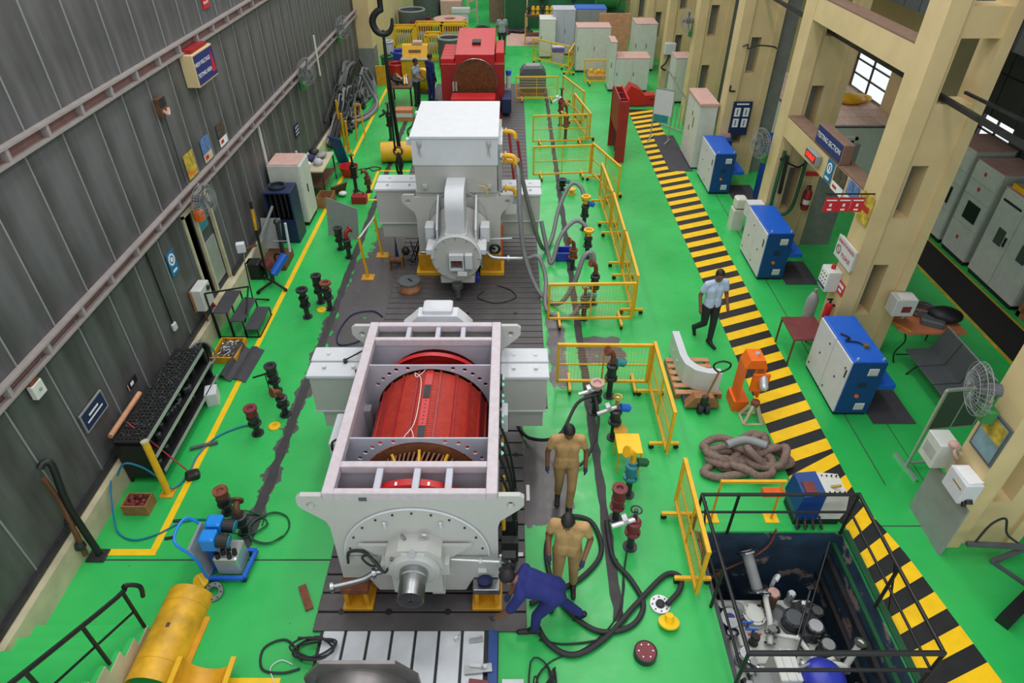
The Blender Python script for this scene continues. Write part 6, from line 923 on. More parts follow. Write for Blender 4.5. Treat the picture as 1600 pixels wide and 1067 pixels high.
t = thing('steel_sheet', 'pale grey steel sheet propped upright beside the lane line', 'sheet', (-4.16, 14.5, 0)); part('sheet', t, 'greymid', mv(PR([(-.42, 0), (.42, 0), (.42, .78), (-.42, .95)], 'y', -.008, .008), (0, 0, 0), rz=-.3, rx=-.18)); part('prop', t, 'darksteel', *BAR([(.0, .15, .55), (.05, .42, 0)], .014))
t = thing('tool_box', 'red metal tool box on the green floor behind the grey sheet', 'tool box', (-4.12, 16.5, 0)); part('body', t, 'redoxide', BB(-.2, .2, -.14, .14, 0, .22, .02)); part('handle', t, 'black', TU([(-.12, 0, .22), (-.1, 0, .3), (.1, 0, .3), (.12, 0, .22)], .012, 6, 3))
standpipe('tall dark valve column beside the red tool box', -4.35, 17.2, 1.1, 'black', 'spindle', 'black', None, None, 'valve_stub'); standpipe('small rusty valve behind the red tool box', -3.98, 17.15, .65, 'brown', 'elbow', 'rust', None, None, 'valve_stub'); standpipe('tall dark valve rig under the crane hook', -3.95, 21.2, 1.25, 'black', 'spindle', 'darksteel', None, 'darksteel', 'valve_stub')
for lab, x, y in (('thin yellow barrier post, nearer one beside the worn patch', -3.22, 12.6), ('thin yellow barrier post, farther one beside the worn patch', -3.05, 13.6)):
    t = thing('barrier_post', lab, 'post', (x, y, 0)); part('post', t, 'yellow', *BAR([(0, 0, .02), (-.08, .02, 1.0)], .022)); part('base', t, 'yellowdeep', BB(-.14, .14, -.12, .12, 0, .02, .004))
solo('barrier_tape', 'pale rod slung between the two thin yellow posts', 'rod', 'offwhite', CY((-3.3, 12.62, .98), (-3.13, 13.62, .98), .022, n=8))
t = thing('yellow_shell', 'yellow cylindrical shell lying on the floor left of the white hood', 'cover', (-3.5, 19.4, .3), .12); part('shell', t, 'yellow', LA([(.3, -.45), (.3, .5), (.28, .5), (.28, -.45)], (0, 0, 0), (1, 0, 0), 28, False), sm=True); part('dark_rim', t, 'brown', LA([(.3, -.46), (.27, -.46)], (0, 0, 0), (1, 0, 0), 28, False))
hose('thin black cable on the floor beside the yellow shell', [(-4.4, 18.6, .02), (-4.2, 18.9, .02), (-3.9, 18.8, .02), (-4.1, 18.6, .02), (-4.3, 18.8, .02), (-4.8, 18.6, .02), (-5.0, 18.7, .02)], .012, 'rubber', n=6)
hose('blue cable loop on the worn floor beside the bed plate', [(-2.75, 10.6, .02), (-3.0, 10.2, .02), (-3.35, 10.1, .02), (-3.45, 10.5, .02), (-3.3, 11.1, .02), (-2.9, 11.25, .02), (-2.65, 11.05, .02)], .014, 'navy', n=6); hose('black cable loop under the rear of the white machine', [(-.3, 12.2, .05), (.0, 12.0, .05), (.1, 11.7, .05), (-.3, 11.5, .05), (-.7, 11.7, .05), (-.6, 11.95, .05)], .012, 'rubber', n=6)
t = thing('cable_drum', 'wooden cable drum standing on the bed plate in front of the white machine', 'cable drum', (-2.2, 12.05, .042)); part('lower_flange', t, 'woodbrown', LA([(.24, 0), (.24, .03)], n=24)); part('core', t, 'wood', LA([(.2, .03), (.2, .2)], n=24)); part('upper_flange', t, 'greydark', LA([(.24, .2), (.24, .23)], n=24)); part('arbor', t, 'black', BC((.02, 0, .24), (.14, .03, .02), -.8))
t = thing('clamp_stand', 'blue and brass clamp stand left of the white machine', 'stand', (-2.62, 13.0, .042)); part('frame', t, 'brass', B(-.16, -.13, -.1, .1, 0, .3), B(.13, .16, -.1, .1, 0, .3)); part('roller', t, 'brown', CY((-.13, 0, .18), (.13, 0, .18), .08, n=12)); part('spike', t, 'navy', CY((0, .15, .1), (0, .15, .7), .05, .005, n=10)); part('clutter', t, 'black', SP((.2, .2, .3), .1, 8, 6))
solo('blue_tray', 'small blue tray on the bed plate in front of the white machine', 'tray', 'bluepump', BB(-1.0, -.7, 12.35, 12.6, .042, .16, .02)); t = thing('dark_frame', 'dark tangle of rods on the bed left of the white machine', 'frame', (-2.05, 12.95, .042)); t.name = 'rod_tangle'; [part('rod', t, 'black', CY((random.uniform(-.3, .1), random.uniform(-.2, .5), .02), (random.uniform(-.3, .1), random.uniform(-.2, .5), random.uniform(.2, .8)), .012, n=5)) for i in range(9)]
# ================================================================ CRANE HOOK
t = thing('crane_hook', 'black crane hook under a yellow hoist block with hanging slings', 'crane hook', (-3.25, 18, 0)); part('block', t, 'yellowdeep', BB(-.14, .16, -.14, .14, 4.75, 5.6, .04)); part('shank', t, 'black', CY((0, 0, 4.45), (0, 0, 4.8), .07, n=12))
hk = [(.03, 4.5), (-.08, 4.46), (-.2, 4.34), (-.24, 4.18), (-.16, 4.0), (0, 3.93), (.16, 3.98), (.24, 4.12), (.26, 4.3)]
part('hook', t, 'black', TU([(x, 0, z) for x, z in hk], lambda u: .075*(1-.55*u) + .03*math.sin(PI*u), 10, 5), sm=True)
for i, (dx, dy) in enumerate(((-.02, -.04), (.04, .04), (.0, .1))): part('sling', t, 'black', TU([(0, dy*.3, 4.02), (dx, dy, 2.5), (dx*2+.03, dy*2, .9)], .03, 8, 4))
part('shackle', t, 'brown', TO((.05, 0, .85), .12, .03, (0, 1, 0), 14, 6)); part('sling_bundle', t, 'black', *[TU([(.05, 0, .8), (.05+.1*math.sin(i), .1*math.cos(i), .45), (.1*math.cos(i*2), .15*math.sin(i*2), .05)], .035, 6, 3) for i in range(5)], kind='stuff')
# ================================================================ HOSE HEAP AND CLUTTER AT THE FAR LEFT WALL
t = thing('hose_heap', 'big heap of grey cables and hoses against the far left wall', 'hose', (-5.5, 24, 0)); rnd = random.Random(21)
for q in range(46):
    y0 = rnd.uniform(-2.6, 2.4); z0 = rnd.uniform(.15, 1.5)*(1-.1*abs(y0)); xs = -.42+.25*(1-z0/1.6)+rnd.uniform(-.05, .05); L_ = rnd.uniform(.6, 1.5); m_ = ('hosegrey', 'hose', 'rubber', 'hosegrey', 'rubber')[q % 5]
    part('hose_loop', t, m_, TU([(xs, y0-L_, max(.06, z0-.3)), (xs+.08, y0-L_*.4, z0+rnd.uniform(-.1, .25)), (xs+rnd.uniform(0, .1), y0+L_*.1, z0+rnd.uniform(0, .3)), (xs+.05, y0+L_*.6, z0), (xs+.2, y0+L_*.8, max(.06, z0*.4)), (xs+.4*rnd.random(), y0+L_*.5, .07), (xs+.45*rnd.random(), y0, .07)], rnd.choice((.03, .045, .06)), 7, 4), sm=True)
part('core_mass', t, 'black', PR([(-2.6, 0), (-2.4, .6), (0, 1.2), (1.8, 1.3), (2.6, .5), (2.7, 0)], 'x', -.45, -.2))
hose('thick grey hose bulging out of the heap over the lane line', [(-5.4, 24.6, 1.2), (-5.25, 24.9, .6), (-5.0, 24.8, .15), (-4.95, 23.9, .08), (-5.2, 23.0, .08), (-5.6, 22.6, .1)], .07, 'hosegrey'); hose('second thick grey hose looping out in front of the heap', [(-5.5, 25.6, 1.0), (-5.2, 25.5, .4), (-5.05, 24.9, .1), (-5.15, 23.6, .08), (-5.6, 23.0, .1)], .07, 'hose')
for lab, x, y, h in (('yellow post at the near end of the hose heap', -5.35, 20.6, 1.1), ('yellow upright beside the hose heap', -5.15, 20.2, 1.0), ('dull yellow post behind the clutter table', -5.7, 21.6, 1.2)): t = thing('barrier_post', lab, 'post', (x, y, 0)); part('post', t, 'yellowdeep', *BAR([(0, 0, 0), (.05, -.1, h)], .035)); part('base', t, 'yellowdeep', BB(-.1, .1, -.1, .1, 0, .02, .004))
t = thing('yellow_frame', 'narrow yellow A-frame beside the hose heap', 'frame', (-4.95, 21.2, 0)); t.name = 'a_frame'; part('upright', t, 'yellowdeep', *BAR([(-.15, 0, 0), (-.08, .2, 1.1)], .022)); part('upright', t, 'yellowdeep', *BAR([(.15, 0, 0), (.08, .2, 1.1)], .022)); part('cross_bar', t, 'yellowdeep', *BAR([(-.1, .12, .6), (.1, .12, .6)], .018)); part('top_bar', t, 'yellowdeep', *BAR([(-.08, .2, 1.1), (.08, .2, 1.1)], .022))
t = thing('clutter_table', 'small table heaped with rags and bottles behind the pale cabinet', 'table', (-5.4, 17.4, 0)); part('top', t, 'creamlow', BB(-.4, .35, -.7, .7, .76, .8, .008)); [part('leg', t, 'darksteel', *BAR([(x, y, 0), (x, y, .76)], .018)) for x in (-.36, .31) for y in (-.66, .66)]; part('lower_shelf', t, 'brown', B(-.36, .31, -.66, .66, .3, .33))
rnd = random.Random(31)
for i in range(5):
    m_ = ('paper', 'lavender', 'bluerag', 'greymid', 'black')[i % 5]; x, y = -5.42+(.15 if i % 2 else -.12), 16.95+.22*i
    solo('rag', ('crumpled '+('white', 'pale lilac', 'dark blue', 'grey', 'black')[i % 5]+' rag in the heap on the clutter table'), 'rag', m_, mv(SP((0, 0, 0), (rnd.uniform(.14, .2), rnd.uniform(.12, .18), rnd.uniform(.07, .12)), 9, 6), (x, y, .86+.05*rnd.random()), rz=rnd.random()*3), sm=True, group='rags on the clutter table')
solo('spray_bottle', 'white bottle standing at the wall end of the clutter table', 'bottle', 'white', LA([(.06, 0), (.065, .02), (.065, .35), (.03, .42), (.03, .48)], (-5.72, 16.9, .8), n=12), sm=True)
t = thing('carton', 'open brown carton on the floor in front of the clutter table', 'carton', (-4.98, 16.35, 0)); part('box', t, 'woodbrown', PH([(-.2, -.25), (.2, -.25), (.2, .25), (-.2, .25)], [[(-.18, -.23), (.18, -.23), (.18, .23), (-.18, .23)]], 'z', 0, .3), B(-.19, .19, -.24, .24, 0, .02)); t = thing('carton', 'flattened brown carton leaning by the clutter table', 'carton', (-4.85, 17.0, 0)); part('board', t, 'brown', mv(B(-.25, .25, -.02, .02, 0, .4), rx=.5, rz=.8)); part('rod', t, 'creamlow', CY((.0, .2, .5), (.15, -.1, 1.0), .015, n=6)); part('rag', t, 'paper', SP((.2, -.15, .1), (.12, .1, .06), 8, 6))
solo('dustpan', 'red plastic tub beside the lane line behind the cartons', 'tub', 'red', LA([(.2, 0), (.28, .3), (.26, .3), (.18, .02)], (-4.75, 18.3, 0), n=16), sm=True); solo('blue_board', 'dark blue board leaning behind the clutter table', 'board', 'bluedark', mv(B(-.25, .25, -.02, .02, 0, .9), (-5.1, 19.2, 0), rz=-.6, rx=.25))
# ================================================================ RED MACHINE AND THE FAR END
t = thing('red_machine', 'big red machine with a copper-brown rotor disc behind the white hood', 'machine', (-1.28, 23.0, 0)); part('body', t, 'redoxide', BB(-1.15, 1.05, .7, 3.2, .3, 1.75, .02)); part('top_cover', t, 'red', PR([(.7, 1.75), (.7, 2.05), (3.3, 2.35), (3.3, 1.75)], 'x', -.62, .72)); part('hatch', t, 'black', B(-.08, .22, 1.6, 2.1, 2.16, 2.24)); [part('side_louvre', t, 'red', BB(-1.15, -.66, .8+.42*i, 1.15+.42*i, 1.75, 1.9, .02)) for i in range(5)]; part('end_box', t, 'red', BB(.75, 1.05, 1.0, 2.8, 1.75, 2.05, .02)); part('rotor_disc', t, 'winding', LA([(.74, 0), (.76, .02), (.76, .1)], (.05, .55, 1.2), (0, 1, 0), 48), sm=True); part('disc_rim', t, 'steel', TO((.05, .55, 1.2), .75, .015, (0, 1, 0), 48, 6)); part('pedestal', t, 'redoxide', PR([(-.8, .0), (-.72, .85), (.72, .85), (.95, 0)], 'y', -.5, .2)); part('pedestal_top', t, 'red', B(-.75, .75, -.52, .22, .85, .92)); part('tray', t, 'greydark', PR([(-.6, .3), (-.45, .55), (.45, .55), (.6, .3)], 'y', -1.3, -.8)); [part('side_valve', t, 'silver', CY((-.72+.1*i, .5, .9), (-.72+.1*i, .5, 1.2), .035, n=8)) for i in range(2)]; part('blue_motor', t, 'navy', BB(.95, 1.3, .3, 1.3, .2, .7, .03)); part('white_filter', t, 'white', LA([(.09, .7), (.09, 1.1), (.05, 1.15)], (1.2, 1.6, 0), n=12)); part('blue_cap', t, 'blue', LA([(.1, 1.15), (.1, 1.3)], (1.2, 1.6, 0), n=12)); part('red_strut', t, 'redoxide', *BAR([(.95, .1, 0), (.75, .1, .85)], .04))  # brighter red on the tops paints in light from above
t = thing('red_strut_set', 'dark red struts on the bed right of the white hood', 'strut', (.1, 17.8, .042)); t.name = 'brace_pair'; part('strut', t, 'redoxide', *BAR([(0, 0, 0), (-.15, .4, 1.3)], .03)); part('strut', t, 'redoxide', *BAR([(.25, .2, 0), (.1, .5, 1.0)], .03))
t = thing('tool_cabinet', 'yellow-brown cabinet with a sloping desk top behind the two far workers', 'cabinet', (-3.95, 28.6, 0)); part('body', t, 'yellowdeep', BB(-.55, .55, -.4, .4, 0, .75, .02)); part('desk', t, 'alu', B(-.56, .56, -.45, -.1, .75, .78)); part('hood', t, 'yellow', PR([(-.1, .78), (.1, 1.2), (.42, 1.2), (.42, .78)], 'x', -.52, .52)); part('recess', t, 'brown', mv(B(-.25, .25, -.01, .01, -.05, .05), (0, -.02, 1.0), rx=-.45)); part('pale_box', t, 'pink', BB(-.1, .3, .1, .4, 1.22, 1.34, .02))
t = thing('yellow_reel', 'round yellow reel in front of the far tool cabinet', 'reel', (-3.35, 26.3, 0)); part('disc', t, 'yellow', LA([(.42, -.1), (.45, -.08), (.45, .08), (.42, .1)], (0, 0, .5), (.4, 1, .2), 24), sm=True); part('stand', t, 'brown', B(-.3, .3, -.15, .15, 0, .12))
t = thing('workbench', 'cluttered dark workbench beside the grey-shirted worker', 'workbench', (-4.0, 25.0, 0)); part('top', t, 'brown', BB(-.5, .4, -.6, .6, .7, .76, .01)); [part('leg', t, 'black', *BAR([(x, y, 0), (x, y, .7)], .03)) for x in (-.45, .35) for y in (-.55, .55)]
rnd = random.Random(41)
for i in range(10): m_ = ('darksteel', 'steel', 'rust', 'black', 'brass')[i % 5]; part('bench_item', t, m_, CY((rnd.uniform(-.4, .3), rnd.uniform(-.5, .5), .77), (rnd.uniform(-.4, .3), rnd.uniform(-.5, .5), .95), .05, n=8))
t = thing('carton', 'white-edged orange carton near the crane slings', 'carton', (-3.75, 23.2, 0)); part('box', t, 'table', BB(-.3, .3, -.2, .2, 0, .4, .01)); part('rim', t, 'white', B(-.31, .31, -.22, -.2, .15, .28))
hose('black cable from the bench to the bed plate near the crane slings', [(-3.3, 23.5, .3), (-3.4, 22.6, .05), (-3.5, 22.0, .04), (-3.3, 21.3, .04), (-3.0, 21.0, .04)], .03, 'rubber')
t = thing('yellow_panel', 'dull yellow panel standing at the foot of the far pilaster', 'panel', (-5.2, 27.35, 0)); t.name = 'guard_board'; part('board', t, 'yellowdeep', B(-.2, .2, -.03, .03, 0, .75)); part('edge', t, 'yellow', B(.18, .22, -.035, .035, 0, .78))
for lab, x, y, m_, r, h in (('teal drum beside the pilaster', -5.2, 29.0, 'greenpanel', .25, .7), ('blue tub among the far bins', -4.85, 30.2, 'bluepump', .4, .6), ('red tub among the far bins', -4.75, 28.6, 'red', .35, .5), ('pale blue ribbed drum by the pilaster', -5.3, 30.2, 'lavender', .22, 1.0), ('large grey steel tub behind the red machine', -2.62, 30.0, 'greydark', .5, 1.2), ('grey steel ring tub, left one at the far end', -5.1, 37.0, 'greydark', .7, 1.0), ('grey steel ring tub, rear one at the far end', -4.7, 40.5, 'greydark', .75, 1.0), ('dark red ring tub at the far end', -4.6, 36.6, 'maroon', .6, .6)):
    t = thing('steel_tub', lab, 'tub', (x, y, 0)); part('wall', t, m_, LA([(r*.95, 0), (r, h*.1), (r, h), (r*.85, h), (r*.85, .05)], n=28, cap=False), sm=True); part('rim', t, 'greymid' if m_ == 'greydark' else m_, TO((0, 0, h), r*.94, .05, (0, 0, 1), 28, 6))
t = thing('ring_plate', 'pinkish ring plate lying flat at the far end', 'plate', (-3.2, 37.4, .0)); part('plate', t, 'pink', LA([(.85, .45), (.85, .52), (.3, .52), (.3, .45)], n=28, cap=False)); part('stand', t, 'maroon', LA([(.6, 0), (.6, .45)], n=20))
def rack_(lab, x0, x1, y, h, n):
    t = thing('coil_rack', lab, 'rack', ((x0+x1)/2, y, 0), 0, 'yellow coil racks at the far end'); w = (x1-x0)/2; part('frame', t, 'yellow', *BAR([(-w, 0, 0), (-w, 0, h), (w, 0, h), (w, 0, 0)], .05), *BAR([(-w, 0, .15), (w, 0, .15)], .05)); part('rear_frame', t, 'yellow', *BAR([(-w, .6, 0), (-w, .6, h), (w, .6, h), (w, .6, 0)], .05))
    for i in range(n): x = -w+(i+.5)*2*w/n; part('bar', t, 'yellow', *BAR([(x, -.02, .15), (x, -.02, h)], .018)); part('coil', t, 'silver', LA([(.24, -.02), (.28, 0), (.24, .02), (.12, .02), (.12, -.02)], (x+.04, .3, h*.45), (1, 0, .1), 14, False))
rack_('yellow rack of silver coils, left one at the far end', -5.5, -4.55, 33, .95, 9); rack_('yellow rack of silver coils, middle one at the far end', -4.45, -3.25, 33, 1.1, 11); rack_('yellow rack of silver coils, right one at the far end', -3.2, -2.1, 33, 1.1, 10); rack_('small yellow rack of silver coils beside the grey tub', -3.75, -3.12, 30.8, 1.1, 6)
t = thing('blower', 'dark green motor with round blower housing behind the red machine', 'blower', (-1.32, 31.0, 0)); part('base', t, 'greendark', BB(-.65, .6, -.5, .5, 0, .7, .03)); part('shelf', t, 'green', BB(-.6, .55, -.4, .6, .7, .8, .02)); part('housing', t, 'greendark', LA([(.42, -.2), (.45, 0), (.42, .2)], (.1, .1, 1.1), (0, 1, 0), 24), sm=True); part('inlet', t, 'black', CY((.2, -.14, 1.1), (.2, -.11, 1.1), .17, n=18)); part('coupling', t, 'silver', LA([(.15, 0), (.15, .2)], (-.35, .1, .8), n=12))
t = thing('green_enclosure', 'tall dark green enclosure with doors at the far end', 'enclosure', (.6, 38.0, 0)); part('body', t, 'greenpanel', BB(-.9, 4.8, -.6, 2.0, 0, 3.2, .02)); [part('door', t, 'greendark', B(-.85+.75*i, -.15+.75*i, -.63, -.6, .1, 2.6)) for i in range(3)]; [part('hopper', t, 'black', PR([(.6+1.6*i, 2.0), (1.4+1.6*i, 2.0), (1.0+1.6*i, 1.3)], 'y', -.9, -.62)) for i in range(2)]; part('pipe', t, 'creamlow', CY((.25, -.7, 0), (.25, -.7, 2.4), .04, n=8)); part('silver_duct', t, 'silver', CY((2.9, -1.0, 2.0), (5.0, -1.0, 2.2), .3, n=18))
solo('dark_scrap', 'dark scrap heap in front of the green enclosure', 'scrap', 'black', *[SP((rnd.uniform(-.4, 1.0), 36.6+rnd.uniform(-.5, .5), .08), (.2, .15, .1), 7, 5) for i in range(22)], kind='stuff')
t = thing('green_mill', 'green drum machine on a green frame at the far right', 'machine', (4.6, 35, 0)); part('drum', t, 'green', CY((-.5, 0, 1.95), (.5, 0, 1.95), .55, n=24), sm=True); part('frame', t, 'greendark', B(-.9, .9, -.5, .5, 1.2, 1.35), B(-.85, -.75, -.45, .45, 0, 1.2), B(.75, .85, -.45, .45, 0, 1.2)); part('stand', t, 'green', PR([(.55, 1.35), (1.0, 1.35), (.8, 2.4)], 'y', -.1, .1))
t = thing('plywood_board', 'reddish-brown board partition beside the far cabinets', 'partition', (4.6, 31.6, 0)); part('board', t, 'wood', B(-.7, .7, -.04, .04, 0, 1.85)); part('foot', t, 'brown', B(-.7, -.6, -.2, .2, 0, .05), B(.6, .7, -.2, .2, 0, .05))
t = thing('shelf_rack', 'brown rack with small yellow fittings behind the far cabinets', 'rack', (2.6, 34.2, 0)); part('shelf', t, 'brown', B(-1.9, 1.4, -.3, .3, 1.25, 1.32)); part('shelf', t, 'brown', B(-1.9, 1.4, -.3, .3, .4, .46)); [part('post', t, 'yellowdeep', *BAR([(x, -.3, 0), (x, -.3, 1.4)], .03)) for x in (-1.9, -.8, .3, 1.4)]
for i in range(14): part('fitting', t, 'yellow' if i % 3 else 'darksteel', LA([(.08, 0), (.05, .15), (.1, .2), (.06, .35)], (-1.75+i*.22, 0, 1.32), n=8))
t = thing('blue_white_bin', 'blue and white bin in front of the pale blue far cabinet', 'bin', (2.1, 30.9, 0)); part('body', t, 'lavender', BB(-.25, .25, -.2, .2, 0, .6, .02)); part('lid', t, 'bluepump', BB(-.27, .27, -.22, .22, .45, .62, .02)); part('white_top', t, 'white', B(-.26, .26, -.2, .2, .64, .66))
t = thing('pink_partition', 'dusty pink lattice tower at the far end', 'tower', (-2.1, 39.5, 0)); part('upright', t, 'pink', *BAR([(-.25, 0, 0), (-.25, 0, 3)], .05)); part('upright', t, 'pink', *BAR([(.25, 0, 0), (.25, 0, 3)], .05)); [part('rung', t, 'pink', *BAR([(-.25, 0, .4+.5*i), (.25, 0, .6+.5*i)], .04)) for i in range(5)]
solo('pink_crate', 'large dusty pink crate at the far end', 'crate', 'pink', BB(-3.9, -2.7, 40, 41, 0, .9, .03)); solo('white_plate', 'white plate edge among the far castings', 'plate', 'white', BB(-3.2, -2.2, 38.8, 39.1, .5, .75, .02), B(-3.1, -2.3, 38.85, 39.05, 0, .5)); t = thing('grey_door', 'dusty brown partition panel beside the green enclosure', 'panel', (-.75, 39.0, 0)); part('panel', t, 'ledge', B(-.42, .42, -.05, .05, 0, 2.4)); part('rail', t, 'greymid', B(-.45, .45, -.08, .0, 1.2, 1.28))
strip('floor_band', 'pink', -.2, 2.5, 33.8, 36.9, .004); strip('floor_band', 'redoxide', -2.8, -.9, 36.0, 36.3, .004)
# ================================================================ PEOPLE
def person(label, loc, rz, J, cols, H_=1.68, cap=None, sleeve=.55):
    """J overrides joints (metres for a 1.7 m figure facing -Y, left side is +X); cols: shirt, trouser, hand."""
    k = H_/1.7
    D = dict(pel=(0, 0, .93), waist=(0, 0, 1.06), chest=(0, 0, 1.26), neck=(0, .01, 1.43), head=(0, -.02, 1.575), face=(0, -1, 0),
             shL=(.185, 0, 1.385), elL=(.235, .03, 1.1), wrL=(.235, -.05, .86), shR=(-.185, 0, 1.385), elR=(-.235, .03, 1.1), wrR=(-.235, -.05, .86),
             hpL=(.095, 0, .88), knL=(.105, -.02, .48), anL=(.11, .02, .08), hpR=(-.095, 0, .88), knR=(-.105, -.02, .48), anR=(-.11, .02, .08), toeL=None, toeR=None)
    D.update(J); V_ = {a: (Vector(b)*k if b is not None and a != 'face' else b) for a, b in D.items()}
    segs = []
    def S(a, b, r0, r1, tag_): segs.append((Vector(a), Vector(b), r0*k, r1*k, tag_))
    up = (V_['chest']-V_['pel']).normalized(); side = (V_['shL']-V_['shR']).normalized()
    for s in (-1, 1):
        S(V_['pel']+side*.065*s*k-up*.03*k, V_['waist']+side*.06*s*k, .105, .1, 'trouser'); S(V_['waist']+side*.06*s*k, V_['chest']+side*.075*s*k, .1, .112, 'shirt'); S(V_['chest']+side*.075*s*k, (V_['neck']+V_['sh'+('L' if s > 0 else 'R')])/2-up*.04*k, .11, .07, 'shirt')
        S(V_['pel']+side*.065*s*k+up*.0, V_['waist']+side*.06*s*k-up*.02*k, .112, .112, 'shirt')
    S(V_['chest'], V_['neck']-up*.02*k, .1, .06, 'shirt'); S(V_['neck']-up*.01*k, V_['head'], .052, .05, 'skin')
    for s in 'LR':
        sh, el, wr = V_['sh'+s], V_['el'+s], V_['wr'+s]; m_ = sh+(el-sh)*sleeve
        S(V_['neck']-up*.02*k, sh, .055, .066, 'shirt'); S(sh, m_, .066, .062, 'shirt')
        if sleeve >= 1: S(el, wr, .052, .042, 'shirt')
        else: S(m_, el, .045, .04, 'skin'); S(el, wr, .04, .029, 'skin')
        d = (wr-el).normalized(); b, u, w = basis(d); hand_m = cols[2]
        pal = wr+d*.055*k; S(wr, pal, .03, .034, hand_m); bend = Vector((0, -.35, -.2)); tw = side if abs(d.dot(side)) < .8 else Vector((0, 1, 0))
        tw = (tw-d*tw.dot(d)).normalized(); fw = d.cross(tw)
        if fw.y > 0: fw = -fw
        for i, L_ in enumerate((.062, .072, .068, .052)):
            q = pal+fw*0+tw.cross(d)*0+(fw*(-.028+.019*i))*k; e1 = q+d*L_*.55*k; e2 = e1+(d*.8+tw*(-.5 if s == 'L' else .5)).normalized()*L_*.5*k
            S(q, e1, .0105, .0095, hand_m); S(e1, e2, .0095, .008, hand_m)
        th = wr+d*.02*k+fw*-.0*k; t1 = th+(fw*.75+d*.6).normalized()*.05*k; S(th, t1, .014, .011, hand_m); S(t1, t1+d*.028*k, .011, .009, hand_m)
        hp, kn, an = V_['hp'+s], V_['kn'+s], V_['an'+s]
        S(V_['pel'], hp, .1, .1, 'trouser'); S(hp, kn, .098, .066, 'trouser'); S(kn, an+(kn-an).normalized()*.06*k, .067, .056, 'trouser')
        toe = V_['toe'+s] if V_['toe'+s] is not None else an+Vector((.02 if s == 'L' else -.02, -.19, -.045))*k
        S(an-Vector((0, 0, .02))*k, an+(toe-an)*.2, .046, .046, 'shoe'); S(an+Vector((0, .0, -.035))*k-(toe-an).normalized()*.05*k, toe, .042, .034, 'shoe')
    shapes = []
    for a, b, r0, r1, tg in segs:
        shapes += [CY(a, b, r0, r1, 12), SP(a, r0, 12, 8), SP(b, r1, 12, 8)]
    h = V_['head']; fd = Vector(D['face']).normalized(); sd = fd.cross(Vector((0, 0, 1))).normalized(); hu = sd.cross(fd)
    R3 = Matrix((sd, -fd, hu)).transposed().to_4x4()
    def hs(c, r): return ([tuple(h+(R3 @ Vector(v))*k) for v in SP(c, r, 16, 12)[0]], SP(c, r, 16, 12)[1])
    shapes += [hs((0, 0, .02), (.076, .095, .105)), hs((0, -.025, -.055), (.058, .062, .06)), hs((0, -.1, -.012), (.012, .02, .022)), hs((.078, .005, -.005), (.012, .02, .03)), hs((-.078, .005, -.005), (.012, .02, .03)), hs((0, -.088, -.05), (.024, .012, .008))]
    tmp = link('tmp', mesh('tmp', shapes, 'skin')); md_ = tmp.modifiers.new('r', 'REMESH'); md_.mode = 'VOXEL'; md_.voxel_size = .0095; sm_ = tmp.modifiers.new('s', 'SMOOTH'); sm_.iterations = 3; sm_.factor = .5
    me = bpy.data.meshes.new_from_object(tmp.evaluated_get(bpy.context.evaluated_depsgraph_get())); bpy.data.objects.remove(tmp)
    me.materials.clear(); names = [cols[0], cols[1], 'skin', 'shoe', 'glove']; [me.materials.append(M[n_]) for n_ in names]
    idx = {'shirt': 0, 'trouser': 1, 'skin': 2, 'shoe': 3, 'glove': 4}
    co_ = [v.co for v in me.vertices]
    for p in me.polygons:
        c = p.center; best = 1e9; bt_ = 2
        if (c-h).length < .135*k and c.z > V_['neck'].z-.3: 
            if (c-h).length < .12*k: p.material_index = 2; p.use_smooth = True; continue
        for a, b, r0, r1, tg in segs:
            ab = b-a; t_ = max(0, min(1, (c-a).dot(ab)/max(1e-9, ab.length_squared))); d_ = (c-(a+ab*t_)).length-(r0+(r1-r0)*t_)
            if d_ < best: best = d_; bt_ = idx[tg]
        p.material_index = bt_; p.use_smooth = True
    root = thing('person', label, 'person', loc, rz); link('body', me, root)
    hv, hf = SP((0, .014, .038), (.083, .1, .1), 20, 14)
    kill = [i for i, v in enumerate(hv) if (v[1] < -.055 and v[2] < .075) or v[2] < -.05]; ks = set(kill); mp = {}; nv = []
    for i, v in enumerate(hv):
        if i not in ks: mp[i] = len(nv); nv.append(tuple(h+(R3 @ Vector(v))*k))
    part('hair', root, cap or 'hair', (nv, [tuple(mp[i] for i in f) for f in hf if not ks & set(f)]), sm=True)
    for s in (-1, 1): part('eye', root, 'hair', hs((s*.03, -.088, .012), (.011, .007, .007)), sm=True)
    return root
person('man in a light blue shirt and dark trousers walking beside the hazard walkway', (3.79, 10.2, 0), .25, dict(head=(.0, -.05, 1.57), face=(-.3, -1, -.35), elR=(-.25, .06, 1.12), wrR=(-.27, -.06, .9), elL=(.25, -.02, 1.12), wrL=(.25, -.14, .92), knL=(.09, -.05, .48), anL=(.07, -.08, .08), knR=(-.08, .0, .48), anR=(-.07, .32, .16), toeR=(-.07, .26, .02)), ('shirtblue', 'trouser', 'skin'))
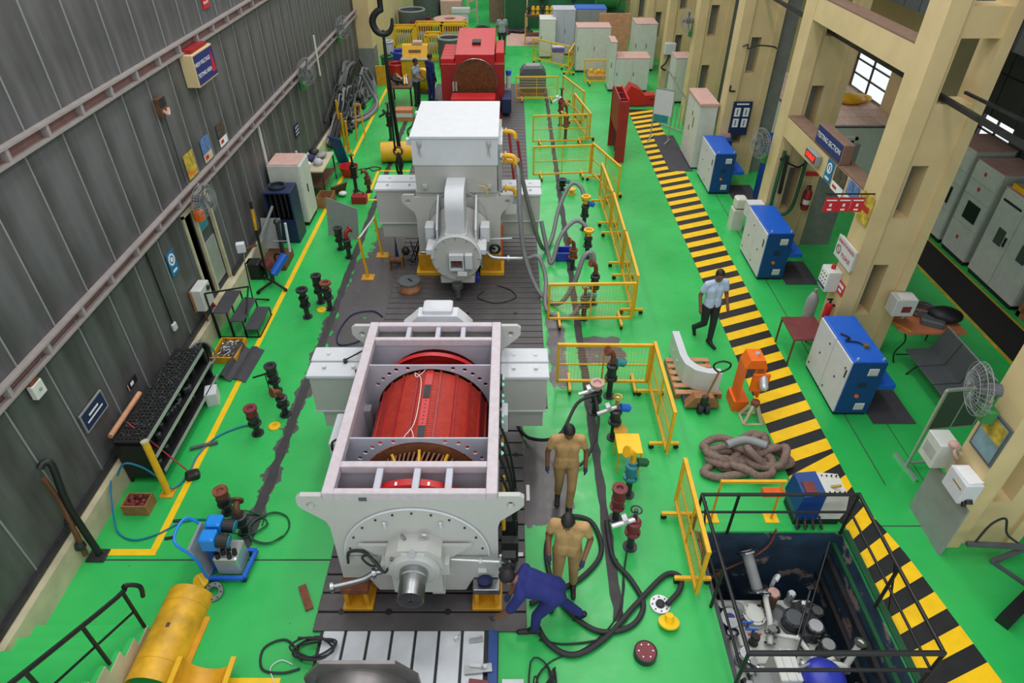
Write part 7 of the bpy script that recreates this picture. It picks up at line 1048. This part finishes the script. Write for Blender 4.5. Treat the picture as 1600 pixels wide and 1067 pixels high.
w2 = person('worker in khaki with dark gloves walking past the yellow table', (.78, 6.25, 0), .0, dict(head=(.0, -.06, 1.57), face=(.05, -1, -.6), elR=(-.27, .02, 1.12), wrR=(-.27, -.04, .88), elL=(.27, .02, 1.12), wrL=(.27, -.06, .87), knR=(-.08, .02, .48), anR=(-.08, .12, .1), knL=(.09, -.12, .5), anL=(.07, -.12, .08)), ('tan', 'tandark', 'glove'))
w3 = person('worker in khaki looking down inside the black hose loop', (.7, 4.84, 0), -.15, dict(head=(-.02, -.09, 1.56), face=(-.15, -1, -.8), neck=(0, -.02, 1.43), elR=(-.25, .03, 1.12), wrR=(-.22, -.12, .9), elL=(.27, .03, 1.12), wrL=(.2, -.2, .98), knR=(-.1, -.08, .48), anR=(-.12, -.16, .08), knL=(.1, .0, .48), anL=(.11, .08, .08)), ('tan', 'tandark', 'glove'))
w4 = person('worker in navy overalls bending down and reaching towards the bed plate', (.5, 4.33, 0), -1.65, dict(pel=(0, .02, .8), waist=(0, -.1, .86), chest=(.0, -.28, .93), neck=(0, -.42, .96), head=(-.02, -.53, .97), face=(0, -.7, -.7), shL=(.18, -.38, .92), shR=(-.18, -.34, .94), elL=(.22, -.52, .64), wrL=(.16, -.68, .4), elR=(-.2, -.42, .68), wrR=(-.12, -.52, .48), hpL=(.1, .0, .78), knL=(.12, -.18, .44), anL=(.12, -.2, .12), hpR=(-.1, .04, .78), knR=(-.11, .12, .42), anR=(-.12, .38, .14), toeR=(-.12, .3, .02)), ('navycloth', 'navycloth', 'glove'), 1.7, None, .75)
person('worker in a grey shirt at the cluttered bench far left', (-3.45, 24.7, 0), 1.2, dict(elR=(-.22, -.1, 1.12), wrR=(-.12, -.3, 1.02), elL=(.22, -.1, 1.12), wrL=(.12, -.3, 1.02), face=(0, -1, -.5)), ('shirtgrey', 'trouser', 'skin'))
person('worker in navy overalls standing beside the red machine', (-2.98, 25.2, 0), 2.3, dict(elL=(.24, -.08, 1.12), wrL=(.2, -.26, .98), face=(0, -1, -.5)), ('navycloth', 'navycloth', 'skin'), 1.72, None, 1.0)
person('man in a pale shirt walking towards the viewer by the green enclosure', (-.4, 32.5, 0), .1, dict(knL=(.09, -.1, .48), anL=(.08, -.14, .08), anR=(-.08, .25, .12), toeR=(-.08, .17, .02)), ('shirtgrey', 'trouser', 'skin'))
